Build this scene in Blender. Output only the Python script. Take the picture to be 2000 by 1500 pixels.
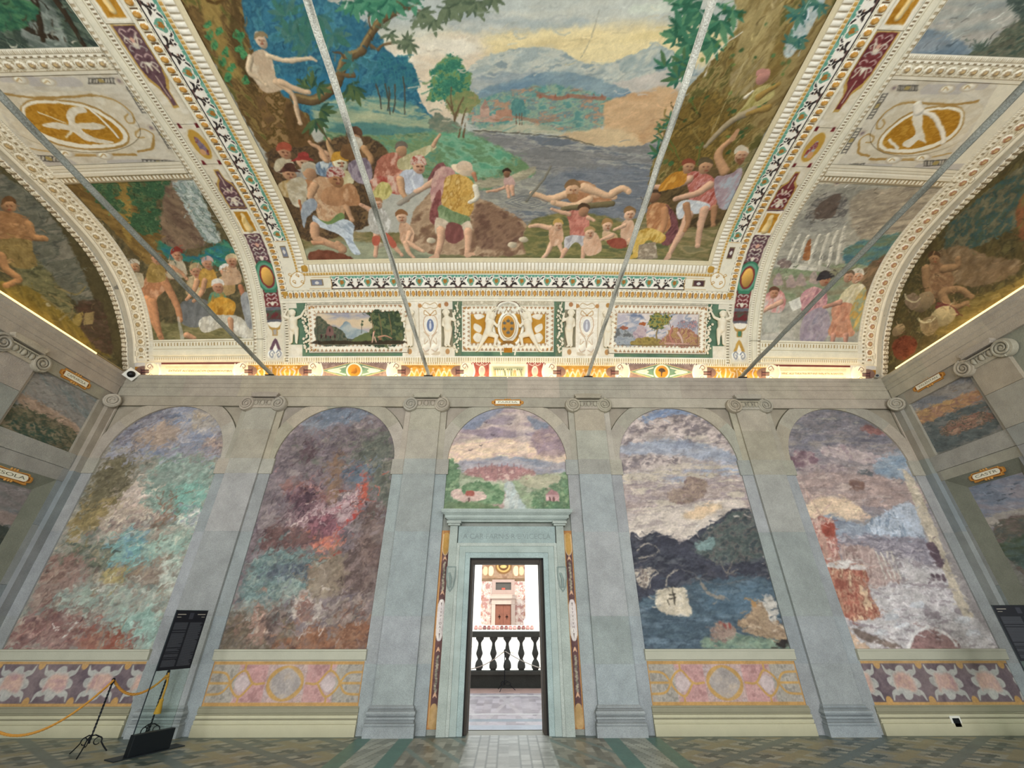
"""A frescoed palace hall seen from its window side: stone pilasters and painted arches on the end wall,
a painted and stuccoed barrel vault above, a doorway open to a sunlit courtyard gallery."""
import bpy, bmesh, math, random
import numpy as np
from mathutils import Vector, Matrix
for o in list(bpy.data.objects): bpy.data.objects.remove(o, do_unlink=True)
SC = bpy.context.scene
# ------------------------------------------------------------------ camera
cd = bpy.data.cameras.new('camera'); cd.sensor_width = 36; cd.lens = 14.532; cd.clip_start = .05; cd.clip_end = 300
cam = bpy.data.objects.new('camera', cd); SC.collection.objects.link(cam); SC.camera = cam
cam.location = (0, 0, 1.6); cam.rotation_euler = (math.radians(90+29.454), 0, math.radians(-.578))
# ------------------------------------------------------------------ daylight
wd = bpy.data.worlds.new('sky'); SC.world = wd; wd.use_nodes = True
wb = wd.node_tree.nodes['Background']; wb.inputs['Color'].default_value = (.86, .94, 1, 1); wb.inputs['Strength'].default_value = 1.7
sd_ = bpy.data.lights.new('sun', 'SUN'); sd_.energy = 3.6; sd_.angle = .02; sd_.color = (1, .95, .86)
sun = bpy.data.objects.new('sun', sd_); SC.collection.objects.link(sun); sun.rotation_euler = (math.radians(40), 0, math.radians(14))
# soft daylight falling in through the five tall windows behind the camera
for k in range(5):
    ld = bpy.data.lights.new('window_daylight', 'AREA'); ld.shape = 'RECTANGLE'; ld.size = 2.4; ld.size_y = 4.4; ld.energy = 235; ld.color = (.98, .99, 1)
    lo = bpy.data.objects.new('window_daylight', ld); SC.collection.objects.link(lo); lo.location = ((k-2)*3.585, -4.35, 3.0); lo.rotation_euler = (math.radians(90), 0, 0)
vs = SC.view_settings; SC.display_settings.display_device = 'sRGB'; vs.view_transform = 'Standard'; vs.look = 'None'; vs.exposure = 0.24; vs.gamma = 1.0; vs.use_curve_mapping = False
SC.cycles.max_bounces = 6; SC.cycles.diffuse_bounces = 4; SC.cycles.use_denoising = True
# ------------------------------------------------------------------ helpers
RNG = random.Random(7)
def L3(c):                                   # sRGB hex / 0-1 triple -> linear numpy triple
    if isinstance(c, str):
        c = [int(c[i:i+2], 16)/255 for i in (0, 2, 4)]
    c = np.asarray(c, float)
    return np.where(c <= .04045, c/12.92, ((c+.055)/1.055)**2.4)
def S3(h): return np.array([int(h[i:i+2], 16)/255 for i in (0, 2, 4)])

def tag(o, label=None, cat=None, group=None, kind=None):
    if label: o['label'] = label
    if cat: o['category'] = cat
    if group: o['group'] = group
    if kind: o['kind'] = kind
    return o
def link(o, parent=None):
    SC.collection.objects.link(o)
    if parent is not None:
        o.parent = parent
        o.matrix_parent_inverse = parent.matrix_basis.inverted()
    return o
def empty(name, loc, label, cat, group=None):
    o = bpy.data.objects.new(name, None); o.empty_display_size = .1
    o.location = loc; link(o); return tag(o, label, cat, group)

# --- materials: colour comes from the mesh's own "Col" attribute, grain and wear from noise nodes
def mat(name, rough=.85, bump=.15, bscale=60., speck=.06, sscale=220., blotch=.10, metallic=0., spec=.3, col=None, emit=None, alpha=None, trans=0.):
    m = bpy.data.materials.new(name); m.use_nodes = True
    nt = m.node_tree; N = nt.nodes; bs = N['Principled BSDF']
    bs.inputs['Roughness'].default_value = rough; bs.inputs['Metallic'].default_value = metallic
    bs.inputs['Specular IOR Level'].default_value = spec
    def new(t, **k):
        n = N.new(t)
        for a, b in k.items(): setattr(n, a, b)
        return n
    geo = new('ShaderNodeNewGeometry')
    if emit:
        bs.inputs['Base Color'].default_value = (*L3(col or 'ffffff'), 1)
        bs.inputs['Emission Color'].default_value = (*L3(emit[0]), 1); bs.inputs['Emission Strength'].default_value = emit[1]
        return m
    if trans:
        bs.inputs['Transmission Weight'].default_value = trans; bs.inputs['IOR'].default_value = 1.2
        bs.inputs['Base Color'].default_value = (*L3(col), 1)
        return m
    if col is None:
        at = new('ShaderNodeAttribute', attribute_name='Col'); src = at.outputs['Color']
    else:
        rgb = new('ShaderNodeRGB'); rgb.outputs[0].default_value = (*L3(col), 1); src = rgb.outputs[0]
    n1 = new('ShaderNodeTexNoise'); n1.inputs['Scale'].default_value = sscale; n1.inputs['Detail'].default_value = 2
    n2 = new('ShaderNodeTexNoise'); n2.inputs['Scale'].default_value = 3.1; n2.inputs['Detail'].default_value = 5; n2.inputs['Roughness'].default_value = .65
    for n in (n1, n2): nt.links.new(geo.outputs['Position'], n.inputs['Vector'])
    def mul(src, fac_out, amt):
        mr = new('ShaderNodeMapRange'); mr.inputs['From Min'].default_value = .3; mr.inputs['From Max'].default_value = .7
        mr.inputs['To Min'].default_value = 1-amt; mr.inputs['To Max'].default_value = 1+amt
        nt.links.new(fac_out, mr.inputs['Value'])
        mx = new('ShaderNodeVectorMath', operation='SCALE'); nt.links.new(src, mx.inputs[0]); nt.links.new(mr.outputs[0], mx.inputs['Scale'])
        return mx.outputs[0]
    src = mul(src, n1.outputs[0], speck); src = mul(src, n2.outputs[0], blotch)
    nt.links.new(src, bs.inputs['Base Color'])
    if bump:
        n3 = new('ShaderNodeTexNoise'); n3.inputs['Scale'].default_value = bscale; n3.inputs['Detail'].default_value = 4
        nt.links.new(geo.outputs['Position'], n3.inputs['Vector'])
        b = new('ShaderNodeBump'); b.inputs['Strength'].default_value = bump; b.inputs['Distance'].default_value = .02
        nt.links.new(n3.outputs[0], b.inputs['Height']); nt.links.new(b.outputs[0], bs.inputs['Normal'])
    return m
M_STONE = mat('peperino_stone', .8, .35, 45, .17, 110, .15)
M_FRESCO = mat('fresco_paint', .85, .12, 70, .05, 120, .05, spec=.2)
M_STUCCO = mat('stucco', .75, .15, 60, .03, 150, .05)
M_FLOOR = mat('glazed_floor_tiles', .38, .08, 40, .07, 90, .10, spec=.5)
M_IRON = mat('wrought_iron', .5, .2, 80, .1, 200, .1, metallic=.6)
M_ROD = mat('painted_iron_rod', .6, .4, 50, .25, 60, .2)
M_WOOD = mat('old_wood', .6, .3, 60, .12, 90, .15)
M_ROPE = mat('twisted_rope', .8, .3, 200, .1, 300, .05)
M_PLAS = mat('satin_plastic', .45, 0, 1, .01, 50, .02)
M_GLASS = mat('clear_acrylic', .03, 0, trans=1., col='e6f3ec')
M_LED = mat('led_strip_glow', emit=('ffdca0', 19.), col='fff0d0')
M_LEDV = mat('led_tape_glow', emit=('ffdc8c', 1.4), col='fff0d0')

# --- mesh builder
class MB:
    def __init__(s): s.v = []; s.f = []; s.c = []; s.cur = np.array([.5, .5, .5])
    def use(s, col): s.cur = L3(col) if isinstance(col, str) else np.asarray(col, float); return s
    def add(s, vs, fs):
        n = len(s.v); s.v += [tuple(map(float, v)) for v in vs]; s.f += [tuple(i+n for i in f) for f in fs]; s.c += [s.cur]*len(vs); return s
    def box(s, x0, x1, y0, y1, z0, z1):
        return s.add([(x0,y0,z0),(x1,y0,z0),(x1,y1,z0),(x0,y1,z0),(x0,y0,z1),(x1,y0,z1),(x1,y1,z1),(x0,y1,z1)],
                     [(0,3,2,1),(4,5,6,7),(0,1,5,4),(1,2,6,5),(2,3,7,6),(3,0,4,7)])
    def sweep(s, prof, path_fn, n, close=False, caps=True):     # prof: list of (a,b); path_fn(i,a,b)->xyz
        m = len(prof); vs = [path_fn(i, a, b) for i in range(n) for a, b in prof]; fs = []
        for i in range(n-1 if not close else n):
            j = (i+1) % n
            for k in range(m): fs.append((i*m+k, i*m+(k+1) % m, j*m+(k+1) % m, j*m+k))
        if caps and not close: fs += [tuple(range(m))[::-1], tuple((n-1)*m+k for k in range(m))]
        return s.add(vs, fs)
    def extx(s, prof, x0, x1, mitre0=0, mitre1=0):              # extrude a (y,z) outline along x
        m = len(prof); vs = [(x0, y, z) for y, z in prof]+[(x1, y, z) for y, z in prof]
        return s.add(vs, [(k, (k+1) % m, m+(k+1) % m, m+k) for k in range(m)]+[tuple(range(m))[::-1], tuple(range(m, 2*m))])
    def exty(s, prof, y0, y1):                                  # extrude an (x,z) outline along y
        m = len(prof); vs = [(x, y0, z) for x, z in prof]+[(x, y1, z) for x, z in prof]
        return s.add(vs, [(k, (k+1) % m, m+(k+1) % m, m+k) for k in range(m)]+[tuple(range(m))[::-1], tuple(range(m, 2*m))])
    def lathe(s, prof, c, n=24, axis='z'):                      # prof: (r, h)
        vs = []
        for r, h in prof:
            for i in range(n):
                a = 2*math.pi*i/n; p = (r*math.cos(a), r*math.sin(a), h)
                if axis == 'y': p = (p[0], -p[2], p[1])
                if axis == 'x': p = (p[2], p[0], p[1])
                vs.append((c[0]+p[0], c[1]+p[1], c[2]+p[2]))
        fs = [(j*n+i, j*n+(i+1) % n, (j+1)*n+(i+1) % n, (j+1)*n+i) for j in range(len(prof)-1) for i in range(n)]
        fs += [tuple(range(n))[::-1], tuple((len(prof)-1)*n+i for i in range(n))]
        return s.add(vs, fs)
    def tube(s, pts, r, n=10, r1=None):
        pts = [Vector(p) for p in pts]; N = len(pts); vs = []; up = None
        for i, p in enumerate(pts):
            d = (pts[min(i+1, N-1)]-pts[max(i-1, 0)]).normalized()
            if up is None: up = d.orthogonal().normalized()
            up = (up-d*up.dot(d)).normalized(); sd = d.cross(up)
            rr = (r[i] if isinstance(r, (list, tuple)) else (r if r1 is None else r+(r1-r)*i/(N-1)))
            for k in range(n):
                a = 2*math.pi*k/n; vs.append(p+(up*math.cos(a)+sd*math.sin(a))*rr)
        fs = [(i*n+k, i*n+(k+1) % n, (i+1)*n+(k+1) % n, (i+1)*n+k) for i in range(N-1) for k in range(n)]
        fs += [tuple(range(n))[::-1], tuple((N-1)*n+k for k in range(n))]
        return s.add(vs, fs)
    def ball(s, c, rx, ry=None, rz=None, n=12, m=8):
        ry = ry or rx; rz = rz or rx; vs = [(c[0], c[1], c[2]-rz)]
        for j in range(1, m):
            t = math.pi*j/m-math.pi/2
            vs += [(c[0]+rx*math.cos(t)*math.cos(2*math.pi*i/n), c[1]+ry*math.cos(t)*math.sin(2*math.pi*i/n), c[2]+rz*math.sin(t)) for i in range(n)]
        vs.append((c[0], c[1], c[2]+rz)); e = len(vs)-1; fs = [(0, 1+(i+1) % n, 1+i) for i in range(n)]
        for j in range(m-2):
            for i in range(n): fs.append((1+j*n+i, 1+j*n+(i+1) % n, 1+(j+1)*n+(i+1) % n, 1+(j+1)*n+i))
        fs += [(e, 1+(m-2)*n+i, 1+(m-2)*n+(i+1) % n) for i in range(n)]
        return s.add(vs, fs)
    def build(s, name, material, parent=None, col=None, smooth=False, bevel=0., colfn=None):
        me = bpy.data.meshes.new(name); me.from_pydata(s.v, [], s.f); me.update()
        bm = bmesh.new(); bm.from_mesh(me); bmesh.ops.recalc_face_normals(bm, faces=bm.faces[:]); bm.to_mesh(me); bm.free()
        if True:
            P = np.array(s.v); A = np.ones((len(P), 4), np.float32)
            A[:, :3] = colfn(P) if colfn is not None else (L3(col) if col is not None else np.array(s.c))
            ca = me.color_attributes.new('Col', 'FLOAT_COLOR', 'POINT'); ca.data.foreach_set('color', A.ravel())
        if smooth:
            me.polygons.foreach_set('use_smooth', [True]*len(me.polygons))
            try: me.set_sharp_from_angle(angle=math.radians(40))
            except Exception: pass
        me.materials.append(material); o = bpy.data.objects.new(name, me); link(o, parent)
        if bevel:
            b = o.modifiers.new('bevel', 'BEVEL'); b.width = bevel; b.segments = 2; b.limit_method = 'ANGLE'; b.angle_limit = math.radians(40)
        return o

def grid_obj(name, P, C, material, parent=None, mask=None, flip=False):    # P (H,W,3) points, C (H,W,3) linear colours
    H, W = P.shape[:2]; idx = np.arange(H*W).reshape(H, W)
    q = np.stack([idx[:-1, :-1], idx[:-1, 1:], idx[1:, 1:], idx[1:, :-1]], -1).reshape(-1, 4)
    if flip: q = q[:, ::-1]
    if mask is not None:
        mk = mask.ravel(); q = q[mk[q].sum(1) >= 3]
        used = np.zeros(H*W, bool); used[q.ravel()] = True; mp = np.cumsum(used)-1
        q = mp[q]; V = P.reshape(-1, 3)[used]; CC = C.reshape(-1, 3)[used]
    else: V = P.reshape(-1, 3); CC = C.reshape(-1, 3)
    me = bpy.data.meshes.new(name); me.vertices.add(len(V)); me.vertices.foreach_set('co', np.ascontiguousarray(V, np.float32).ravel())
    me.loops.add(q.size); me.loops.foreach_set('vertex_index', np.ascontiguousarray(q, np.int32).ravel())
    me.polygons.add(len(q)); me.polygons.foreach_set('loop_start', np.arange(0, q.size, 4, dtype=np.int32))
    me.polygons.foreach_set('use_smooth', np.ones(len(q), bool)); me.update(calc_edges=True)
    A = np.ones((len(V), 4), np.float32); A[:, :3] = CC
    ca = me.color_attributes.new('Col', 'FLOAT_COLOR', 'POINT'); ca.data.foreach_set('color', A.ravel())
    me.materials.append(material); o = bpy.data.objects.new(name, me); return link(o, parent)

# --- noise and the fresco painter (colours are laid on the surface itself, in metres along the surface)
_T = np.random.RandomState(3).rand(256, 256)
def vnoise(x, y, seed=0):
    x = x+seed*17.31; y = y+seed*9.77; xi = np.floor(x).astype(int); yi = np.floor(y).astype(int); fx = x-xi; fy = y-yi
    fx = fx*fx*(3-2*fx); fy = fy*fy*(3-2*fy); a = _T[yi & 255, xi & 255]; b = _T[yi & 255, (xi+1) & 255]; c = _T[(yi+1) & 255, xi & 255]; d = _T[(yi+1) & 255, (xi+1) & 255]
    return (a*(1-fx)+b*fx)*(1-fy)+(c*(1-fx)+d*fx)*fy
def fbm(x, y, seed=0, o=4):
    r = 0; a = .5; n = 0
    for i in range(o): r = r+a*vnoise(x*2**i, y*2**i, seed+i); n += a; a *= .55
    return r/n
def smooth_pts(P, k=6, closed=False):
    P = np.asarray(P, float)
    if len(P) < 3: return P
    Q = np.vstack([P[-1:], P, P[:2]]) if closed else np.vstack([2*P[0]-P[1], P, 2*P[-1]-P[-2]])
    out = []
    for i in range(1, len(Q)-2):
        p0, p1, p2, p3 = Q[i-1:i+3]
        for t in np.linspace(0, 1, k, endpoint=False):
            out.append(.5*(2*p1+(p2-p0)*t+(2*p0-5*p1+4*p2-p3)*t*t+(3*p1-p0-3*p2+p3)*t**3))
    if not closed: out.append(P[-1])
    return np.array(out)
class Cv:
    def __init__(s, x0, y0, x1, y1, res, base='c8c0ac', seed=1):
        s.x0, s.y0, s.x1, s.y1, s.res = x0, y0, x1, y1, res
        s.W = int(round((x1-x0)/res))+1; s.Hn = int(round((y1-y0)/res))+1
        s.xs = np.linspace(x0, x1, s.W); s.ys = np.linspace(y0, y1, s.Hn)
        s.X, s.Y = np.meshgrid(s.xs, s.ys); s.C = np.ones((s.Hn, s.W, 3))*S3(base); s.H = np.zeros((s.Hn, s.W)); s.seed = seed
    def under(s, rows, warp=.0):                 # rows of hex colours, first row = top
        G = np.array([[S3(h) for h in r.split()] for r in rows][::-1]); gh, gw = G.shape[:2]
        u = (s.X-s.x0)/(s.x1-s.x0); v = (s.Y-s.y0)/(s.y1-s.y0)
        if warp:
            u = u+warp*(fbm(s.X*3, s.Y*3, s.seed+40)-.5); v = v+warp*(fbm(s.X*3, s.Y*3, s.seed+50)-.5)
        u = np.clip(u, 0, 1)*(gw-1); v = np.clip(v, 0, 1)*(gh-1); i = np.minimum(u.astype(int), gw-2); j = np.minimum(v.astype(int), gh-2); fu = (u-i)[..., None]; fv = (v-j)[..., None]
        s.C = (G[j, i]*(1-fu)+G[j, i+1]*fu)*(1-fv)+(G[j+1, i]*(1-fu)+G[j+1, i+1]*fu)*fv
        return s
    def sl(s, P, m):
        P = np.asarray(P); a = [int(max(0, math.floor((P[:, k].min()-m-o)/s.res))) for k, o in ((0, s.x0), (1, s.y0))]
        b = [int(math.ceil((P[:, k].max()+m-o)/s.res))+1 for k, o in ((0, s.x0), (1, s.y0))]
        return slice(a[1], max(a[1], b[1])), slice(a[0], max(a[0], b[0]))
    @staticmethod
    def segd(X, Y, a, b):
        dx, dy = b[0]-a[0], b[1]-a[1]; L = dx*dx+dy*dy+1e-12; t = np.clip(((X-a[0])*dx+(Y-a[1])*dy)/L, 0, 1)
        return np.hypot(X-a[0]-t*dx, Y-a[1]-t*dy), t
    def sd(s, X, Y, P):
        d = np.full(X.shape, 1e9); ins = np.zeros(X.shape, bool)
        for a, b in zip(P, np.roll(P, -1, 0)):
            d = np.minimum(d, s.segd(X, Y, a, b)[0])
            c = ((a[1] > Y) != (b[1] > Y)); ins ^= c & (X < (b[0]-a[0])*(Y-a[1])/(b[1]-a[1]+1e-12)+a[0])
        return np.where(ins, d, -d)
    def put(s, w, m, col):
        s.C[w] = s.C[w]*(1-m[..., None])+col*m[..., None]
    def T(s, P, cols, soft=.01, rag=0., sc=.1, asp=1., ang=0., con=2.2, alpha=1., round_=True):
        P = np.asarray(P, float)
        if round_ and len(P) > 3: P = smooth_pts(P, 4, True)
        w = s.sl(P, soft+rag); X = s.X[w]; Y = s.Y[w]
        if X.size == 0: return
        s.seed += 1; d = s.sd(X, Y, P)
        if rag: d = d+rag*2*(fbm(X/(sc*.9), Y/(sc*.9), s.seed, 3)-.5)
        m = np.clip(d/soft+.5, 0, 1)*alpha
        C = np.array([S3(c) for c in cols])
        if len(C) == 1: col = C[0]+.06*(fbm(X/sc, Y/sc, s.seed+5)-.5)[..., None]
        else:
            ca, sa = math.cos(ang), math.sin(ang); U = (X*ca+Y*sa)/(sc*asp); V = (-X*sa+Y*ca)/sc
            t = np.clip((fbm(U, V, s.seed+5)-.5)*con+.5, 0, 1)*(len(C)-1); i = np.minimum(t.astype(int), len(C)-2); f = (t-i)[..., None]; col = C[i]*(1-f)+C[i+1]*f
        s.put(w, m, col)
    def L(s, P, col, w0, w1=None, shade=0., soft=None, alpha=1.):
        w1 = w0 if w1 is None else w1; P = smooth_pts(P, 5); n = len(P)-1; wm = max(w0, w1); w = s.sl(P, wm+s.res); X = s.X[w]; Y = s.Y[w]
        if X.size == 0: return
        best = np.full(X.shape, 1e9); side = np.zeros(X.shape); soft = soft or s.res*.9
        for i in range(n):
            d, t = s.segd(X, Y, P[i], P[i+1]); wd = w0+(w1-w0)*(i+t)/n; r = d-wd
            k = r < best; best = np.where(k, r, best)
            if shade:
                # lit from the upper left, dark towards the lower right
                cx = P[i][0]+t*(P[i+1][0]-P[i][0]); cy = P[i][1]+t*(P[i+1][1]-P[i][1])
                side = np.where(k, ((X-cx)*.6-(Y-cy)*.8)/(wd+1e-9), side)
        m = np.clip(-best/soft+.5, 0, 1)*alpha; c = S3(col) if isinstance(col, str) else col
        if shade: c = np.clip(c*((1.04-shade*np.clip(side, -1, 1))*(1-.16*np.clip(1+best/(wm+1e-9), 0, 1)**3))[..., None], 0, 1)
        s.put(w, m, c)
    def E(s, c, rx, ry, col, ang=0., shade=0., soft=None, alpha=1.):
        P = np.array([c]); w = s.sl(P, max(rx, ry)*1.1+s.res); X = s.X[w]-c[0]; Y = s.Y[w]-c[1]
        if X.size == 0: return
        ca, sa = math.cos(ang), math.sin(ang); U = (X*ca+Y*sa)/rx; V = (-X*sa+Y*ca)/ry; r = np.hypot(U, V); soft = (soft or s.res)/min(rx, ry)
        m = np.clip((1-r)/soft+.5, 0, 1)*alpha; k = S3(col)
        if shade: k = np.clip(k*(1-shade*np.clip((X*.6-Y*.8)/max(rx, ry), -1, 1))[..., None], 0, 1)
        s.put(w, m, k)
    def run(s, ops, u=.005):                    # stored brush work; whole numbers are steps of u metres on the surface
        for ln in ops.strip().split('\n'):
            h, _, t = ln.partition('|'); h = h.split(); v = np.cumsum(np.array([int(q) for q in t.split()], float).reshape(-1, 2), 0)*u; k, col = h[0], h[1]; h = [float(q) for q in h[2:]]
            if k == 'T':
                h += [1, 0, 2.2, 1, 1][len(h)-3:]; s.T(v, col.split(','), h[0]*u, h[1]*u, h[2]*u, h[3], math.radians(h[4]), h[5], h[6], h[7] > 0)
            elif k == 'L': h += [0, 1][len(h)-2:]; s.L(v, col, h[0]*u, h[1]*u, h[2], alpha=h[3])
            else: h += [0, 0, 1][len(h)-2:]; s.E(v[0], h[0]*u, h[1]*u, col, math.radians(h[2]), h[3], alpha=h[4])
        return s
    def warp(s, amp, sc, o=4):                   # loosen the outlines as a worn brush would
        dx = (fbm(s.X/sc, s.Y/sc, s.seed+11, o)-.5)*2*amp/s.res; dy = (fbm(s.X/sc, s.Y/sc, s.seed+23, o)-.5)*2*amp/s.res
        j, i = np.indices(s.X.shape); fi = np.clip(i+dx, 0, s.W-1.001); fj = np.clip(j+dy, 0, s.Hn-1.001); a, b = fi.astype(int), fj.astype(int); u, v = (fi-a)[..., None], (fj-b)[..., None]
        s.C = (s.C[b, a]*(1-u)+s.C[b, a+1]*u)*(1-v)+(s.C[b+1, a]*(1-u)+s.C[b+1, a+1]*u)*v; return s
    def dabs(s, n, ln, w, ang=0., aj=1.0, disp=.08, jit=.12, box=None, alpha=.85):   # short brush marks picking up the colours round about
        r = np.random.RandomState(s.seed+101); src = s.C.copy(); x0, y0, x1, y1 = box or (s.x0, s.y0, s.x1, s.y1)
        for k in range(n):
            x, y = r.uniform(x0, x1), r.uniform(y0, y1); a = ang+r.normal()*aj; dx, dy = r.normal(size=2)*disp
            i = int(np.clip((x+dx-s.x0)/s.res, 0, s.W-1)); j = int(np.clip((y+dy-s.y0)/s.res, 0, s.Hn-1)); c = np.clip(src[j, i]*(1+r.normal()*jit), 0, 1); h = ln*r.uniform(.5, 1.3)*.5; b = r.uniform(-.4, .4)*h
            ca, sa = math.cos(a)*h, math.sin(a)*h; s.L([(x-ca, y-sa), (x-b*sa/h, y+b*ca/h), (x+ca, y+sa)], c, w*r.uniform(.6, 1.2), w*.4, alpha=alpha)
        return s
    def soften(s, sat=.85, grain=.2, sc=10.):     # faded, blotchy pigment
        g = s.C.mean(-1, keepdims=True); s.C = g+(s.C-g)*sat; a = math.radians(25)
        U, V = s.X*math.cos(a)+s.Y*math.sin(a), -s.X*math.sin(a)+s.Y*math.cos(a); q = fbm(U*sc+1.5*fbm(U*sc*.5, V*sc*.5, 3), V*sc*1.6, s.seed+31, 5)-.5
        s.C = np.clip(s.C*(1+2*grain*q[..., None]), 0, 1); return s
    def age(s, amt=.05, worn=.0, wc='b8b0a0'):
        n = fbm(s.X*7, s.Y*7, s.seed+70, 5)[..., None]-.5; s.C = np.clip(s.C*(1+amt*2*n), 0, 1)
        n = vnoise(s.X*55, s.Y*55, s.seed+80)[..., None]-.5; s.C = np.clip(s.C*(1+amt*1.2*n), 0, 1)
        if worn:
            m = np.clip((fbm(s.X*2.3, s.Y*2.3, s.seed+90, 5)-.56)*6, 0, 1)[..., None]*worn; s.C = s.C*(1-m)+S3(wc)*m
        return s
    def lin(s, gain=1.):
        return np.clip(L3(np.clip(s.C, 0, 1))/np.asarray(gain), 0, .95)
# ------------------------------------------------------------------ measures (metres)
WY = 8.26                       # face of the painted end wall
BAY = 3.585; XC = -.016         # arcade rhythm
XL, XR = -8.735, 8.70           # side walls
G_WALL = (.98, 1., .97)         # white point used when the wall colours are turned into albedo
def bays(k): return XC+(k-2.5)*BAY
def stone(x, z, i=0, dark=1.):   # colour of one ashlar block
    r = random.Random(int(x*31)*7919+int(z*13)*104729+i*31)
    t = min(1, max(0, (z-3.1)/1.9+r.uniform(-.3, .3)))
    c = (1-t)*np.array([151, 157, 157])+t*np.array([169, 161, 145]); c = c*r.uniform(.96, 1.04)+np.array([r.uniform(-3, 4), 0, r.uniform(-3, 3)])
    return L3(np.clip(c*dark/255, 0, 1))
COURSES = [0, .93, 1.62, 3.02, 4.14, 4.457, 5.1, 5.62]

# ------------------------------------------------------------------ the room shell
b = MB().use('8d9088'); b.box(-9.4, -.69, 8.30, 8.72, -.1, 6.38).box(.66, 9.4, 8.30, 8.72, -.1, 6.38).box(-.69, .66, 8.30, 8.72, 2.557, 6.38)
b.box(-9.4, 9.4, 8.40, 8.80, 6.38, 10)
tag(b.build('wall_end', M_STONE), kind='structure')
b = MB().use('83837a'); b.box(-9.4, XL-.17, -4.5, 8.30, -.1, 6.38).box(-9.6, -8.93, -4.5, 8.4, 6.38, 10)
tag(b.build('wall_left', M_STONE), kind='structure')
b = MB().use('83837a'); b.box(XR+.17, 9.4, -4.5, 8.30, -.1, 6.38).box(8.93, 9.6, -4.5, 8.4, 6.38, 10)
tag(b.build('wall_right', M_STONE), kind='structure')
b = MB().use('b5b2a4')
for k in range(6):
    x = (k-2.5)*3.585; b.box(max(-9.4, x-.59), min(9.4, x+.59), -4.9, -4.5, .6, 5.4)
b.box(-9.4, 9.4, -4.9, -4.5, -.1, .6).box(-9.4, 9.4, -4.9, -4.5, 5.4, 10)
tag(b.build('wall_back', M_STONE), kind='structure')

# floor: glazed brick in the middle walk, green stripes, big lozenges on either side
fl = Cv(-8.72, 5.6, 8.72, 8.30, .02, '80827a', 11)
def floor_pattern(f):
    X, Y = f.X, f.Y; A = np.abs(X-.03); C = f.C
    rnd = lambda i, j: _T[(j.astype(int)*7) & 255, (i.astype(int)*13) & 255]
    def setc(m, c): C[m] = S3(c) if isinstance(c, str) else c[m]
    u = np.floor((X-.03)/.145); row = np.floor(Y/.07+.5*(u % 2)); shade = rnd(u+50, row)
    mid = A < .62
    tint = S3('a9aba4')+(shade[..., None]-.5)*.16; setc(mid, tint)
    setc(mid & (np.abs(((X-.03)/.145) % 1-.5) > .46), '6d716a')
    # brown and ochre brickwork beside it
    u2 = np.floor(X/.10); r2 = np.floor(Y/.22+.5*(u2 % 2)); s2 = rnd(u2+90, r2)
    br = (A >= .62) & (A < 1.45)
    setc(br, S3('827f6f')+(s2[..., None]-.5)*.24)
    dg = np.abs(((X+Y*.55) / .46) % 1-.5) > .40; setc(br & dg, '6f7d74')
    lt = (A >= 1.67) & (A < 2.08); u3 = np.floor((A+Y*.32)/.13); r3 = np.floor(Y/.24+.5*(u3 % 2)); s3 = rnd(u3+20, r3+7)
    setc(lt, S3('94988c')+(s3[..., None]-.5)*.2)
    setc(lt & (np.abs(((A+Y*.32)/.13) % 1-.5) > .44), '75786b')
    setc(((A >= 1.45) & (A < 1.67)) | ((A >= 2.08) & (A < 2.30)), '4d7468')
    # lozenge field
    o = A >= 2.30; p = (A-2.30)/1.5; q = (8.3-Y)/.62
    a = np.abs((p+q*.55) % 1-.5)*2; c2 = np.abs((p-q*.55) % 1-.5)*2
    setc(o, S3('8b8c7e')+(rnd(np.floor(X/.17), np.floor(Y/.11))[..., None]-.5)*.16)
    setc(o & ((a > .84) | (c2 > .84)), '8a8468'); setc(o & (((a > .42) & (a < .62) & (c2 < .66)) | ((c2 > .42) & (c2 < .56) & (a < .7))), '46544f')
    setc(o & (np.minimum(a, c2) < .16), '5f6c68')
    setc((Y > 8.13) & (A > .66), '5a6863')
floor_pattern(fl); fl.age(.07)
P = np.stack([fl.X, fl.Y, 0*fl.X], -1)
b = MB().use('85826f'); b.box(-9.4, 9.4, -4.9, 8.72, -.3, -.006)
flo = tag(b.build('floor', M_FLOOR), kind='structure')
tag(grid_obj('floor', P, fl.lin(), M_FLOOR), kind='structure')

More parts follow.
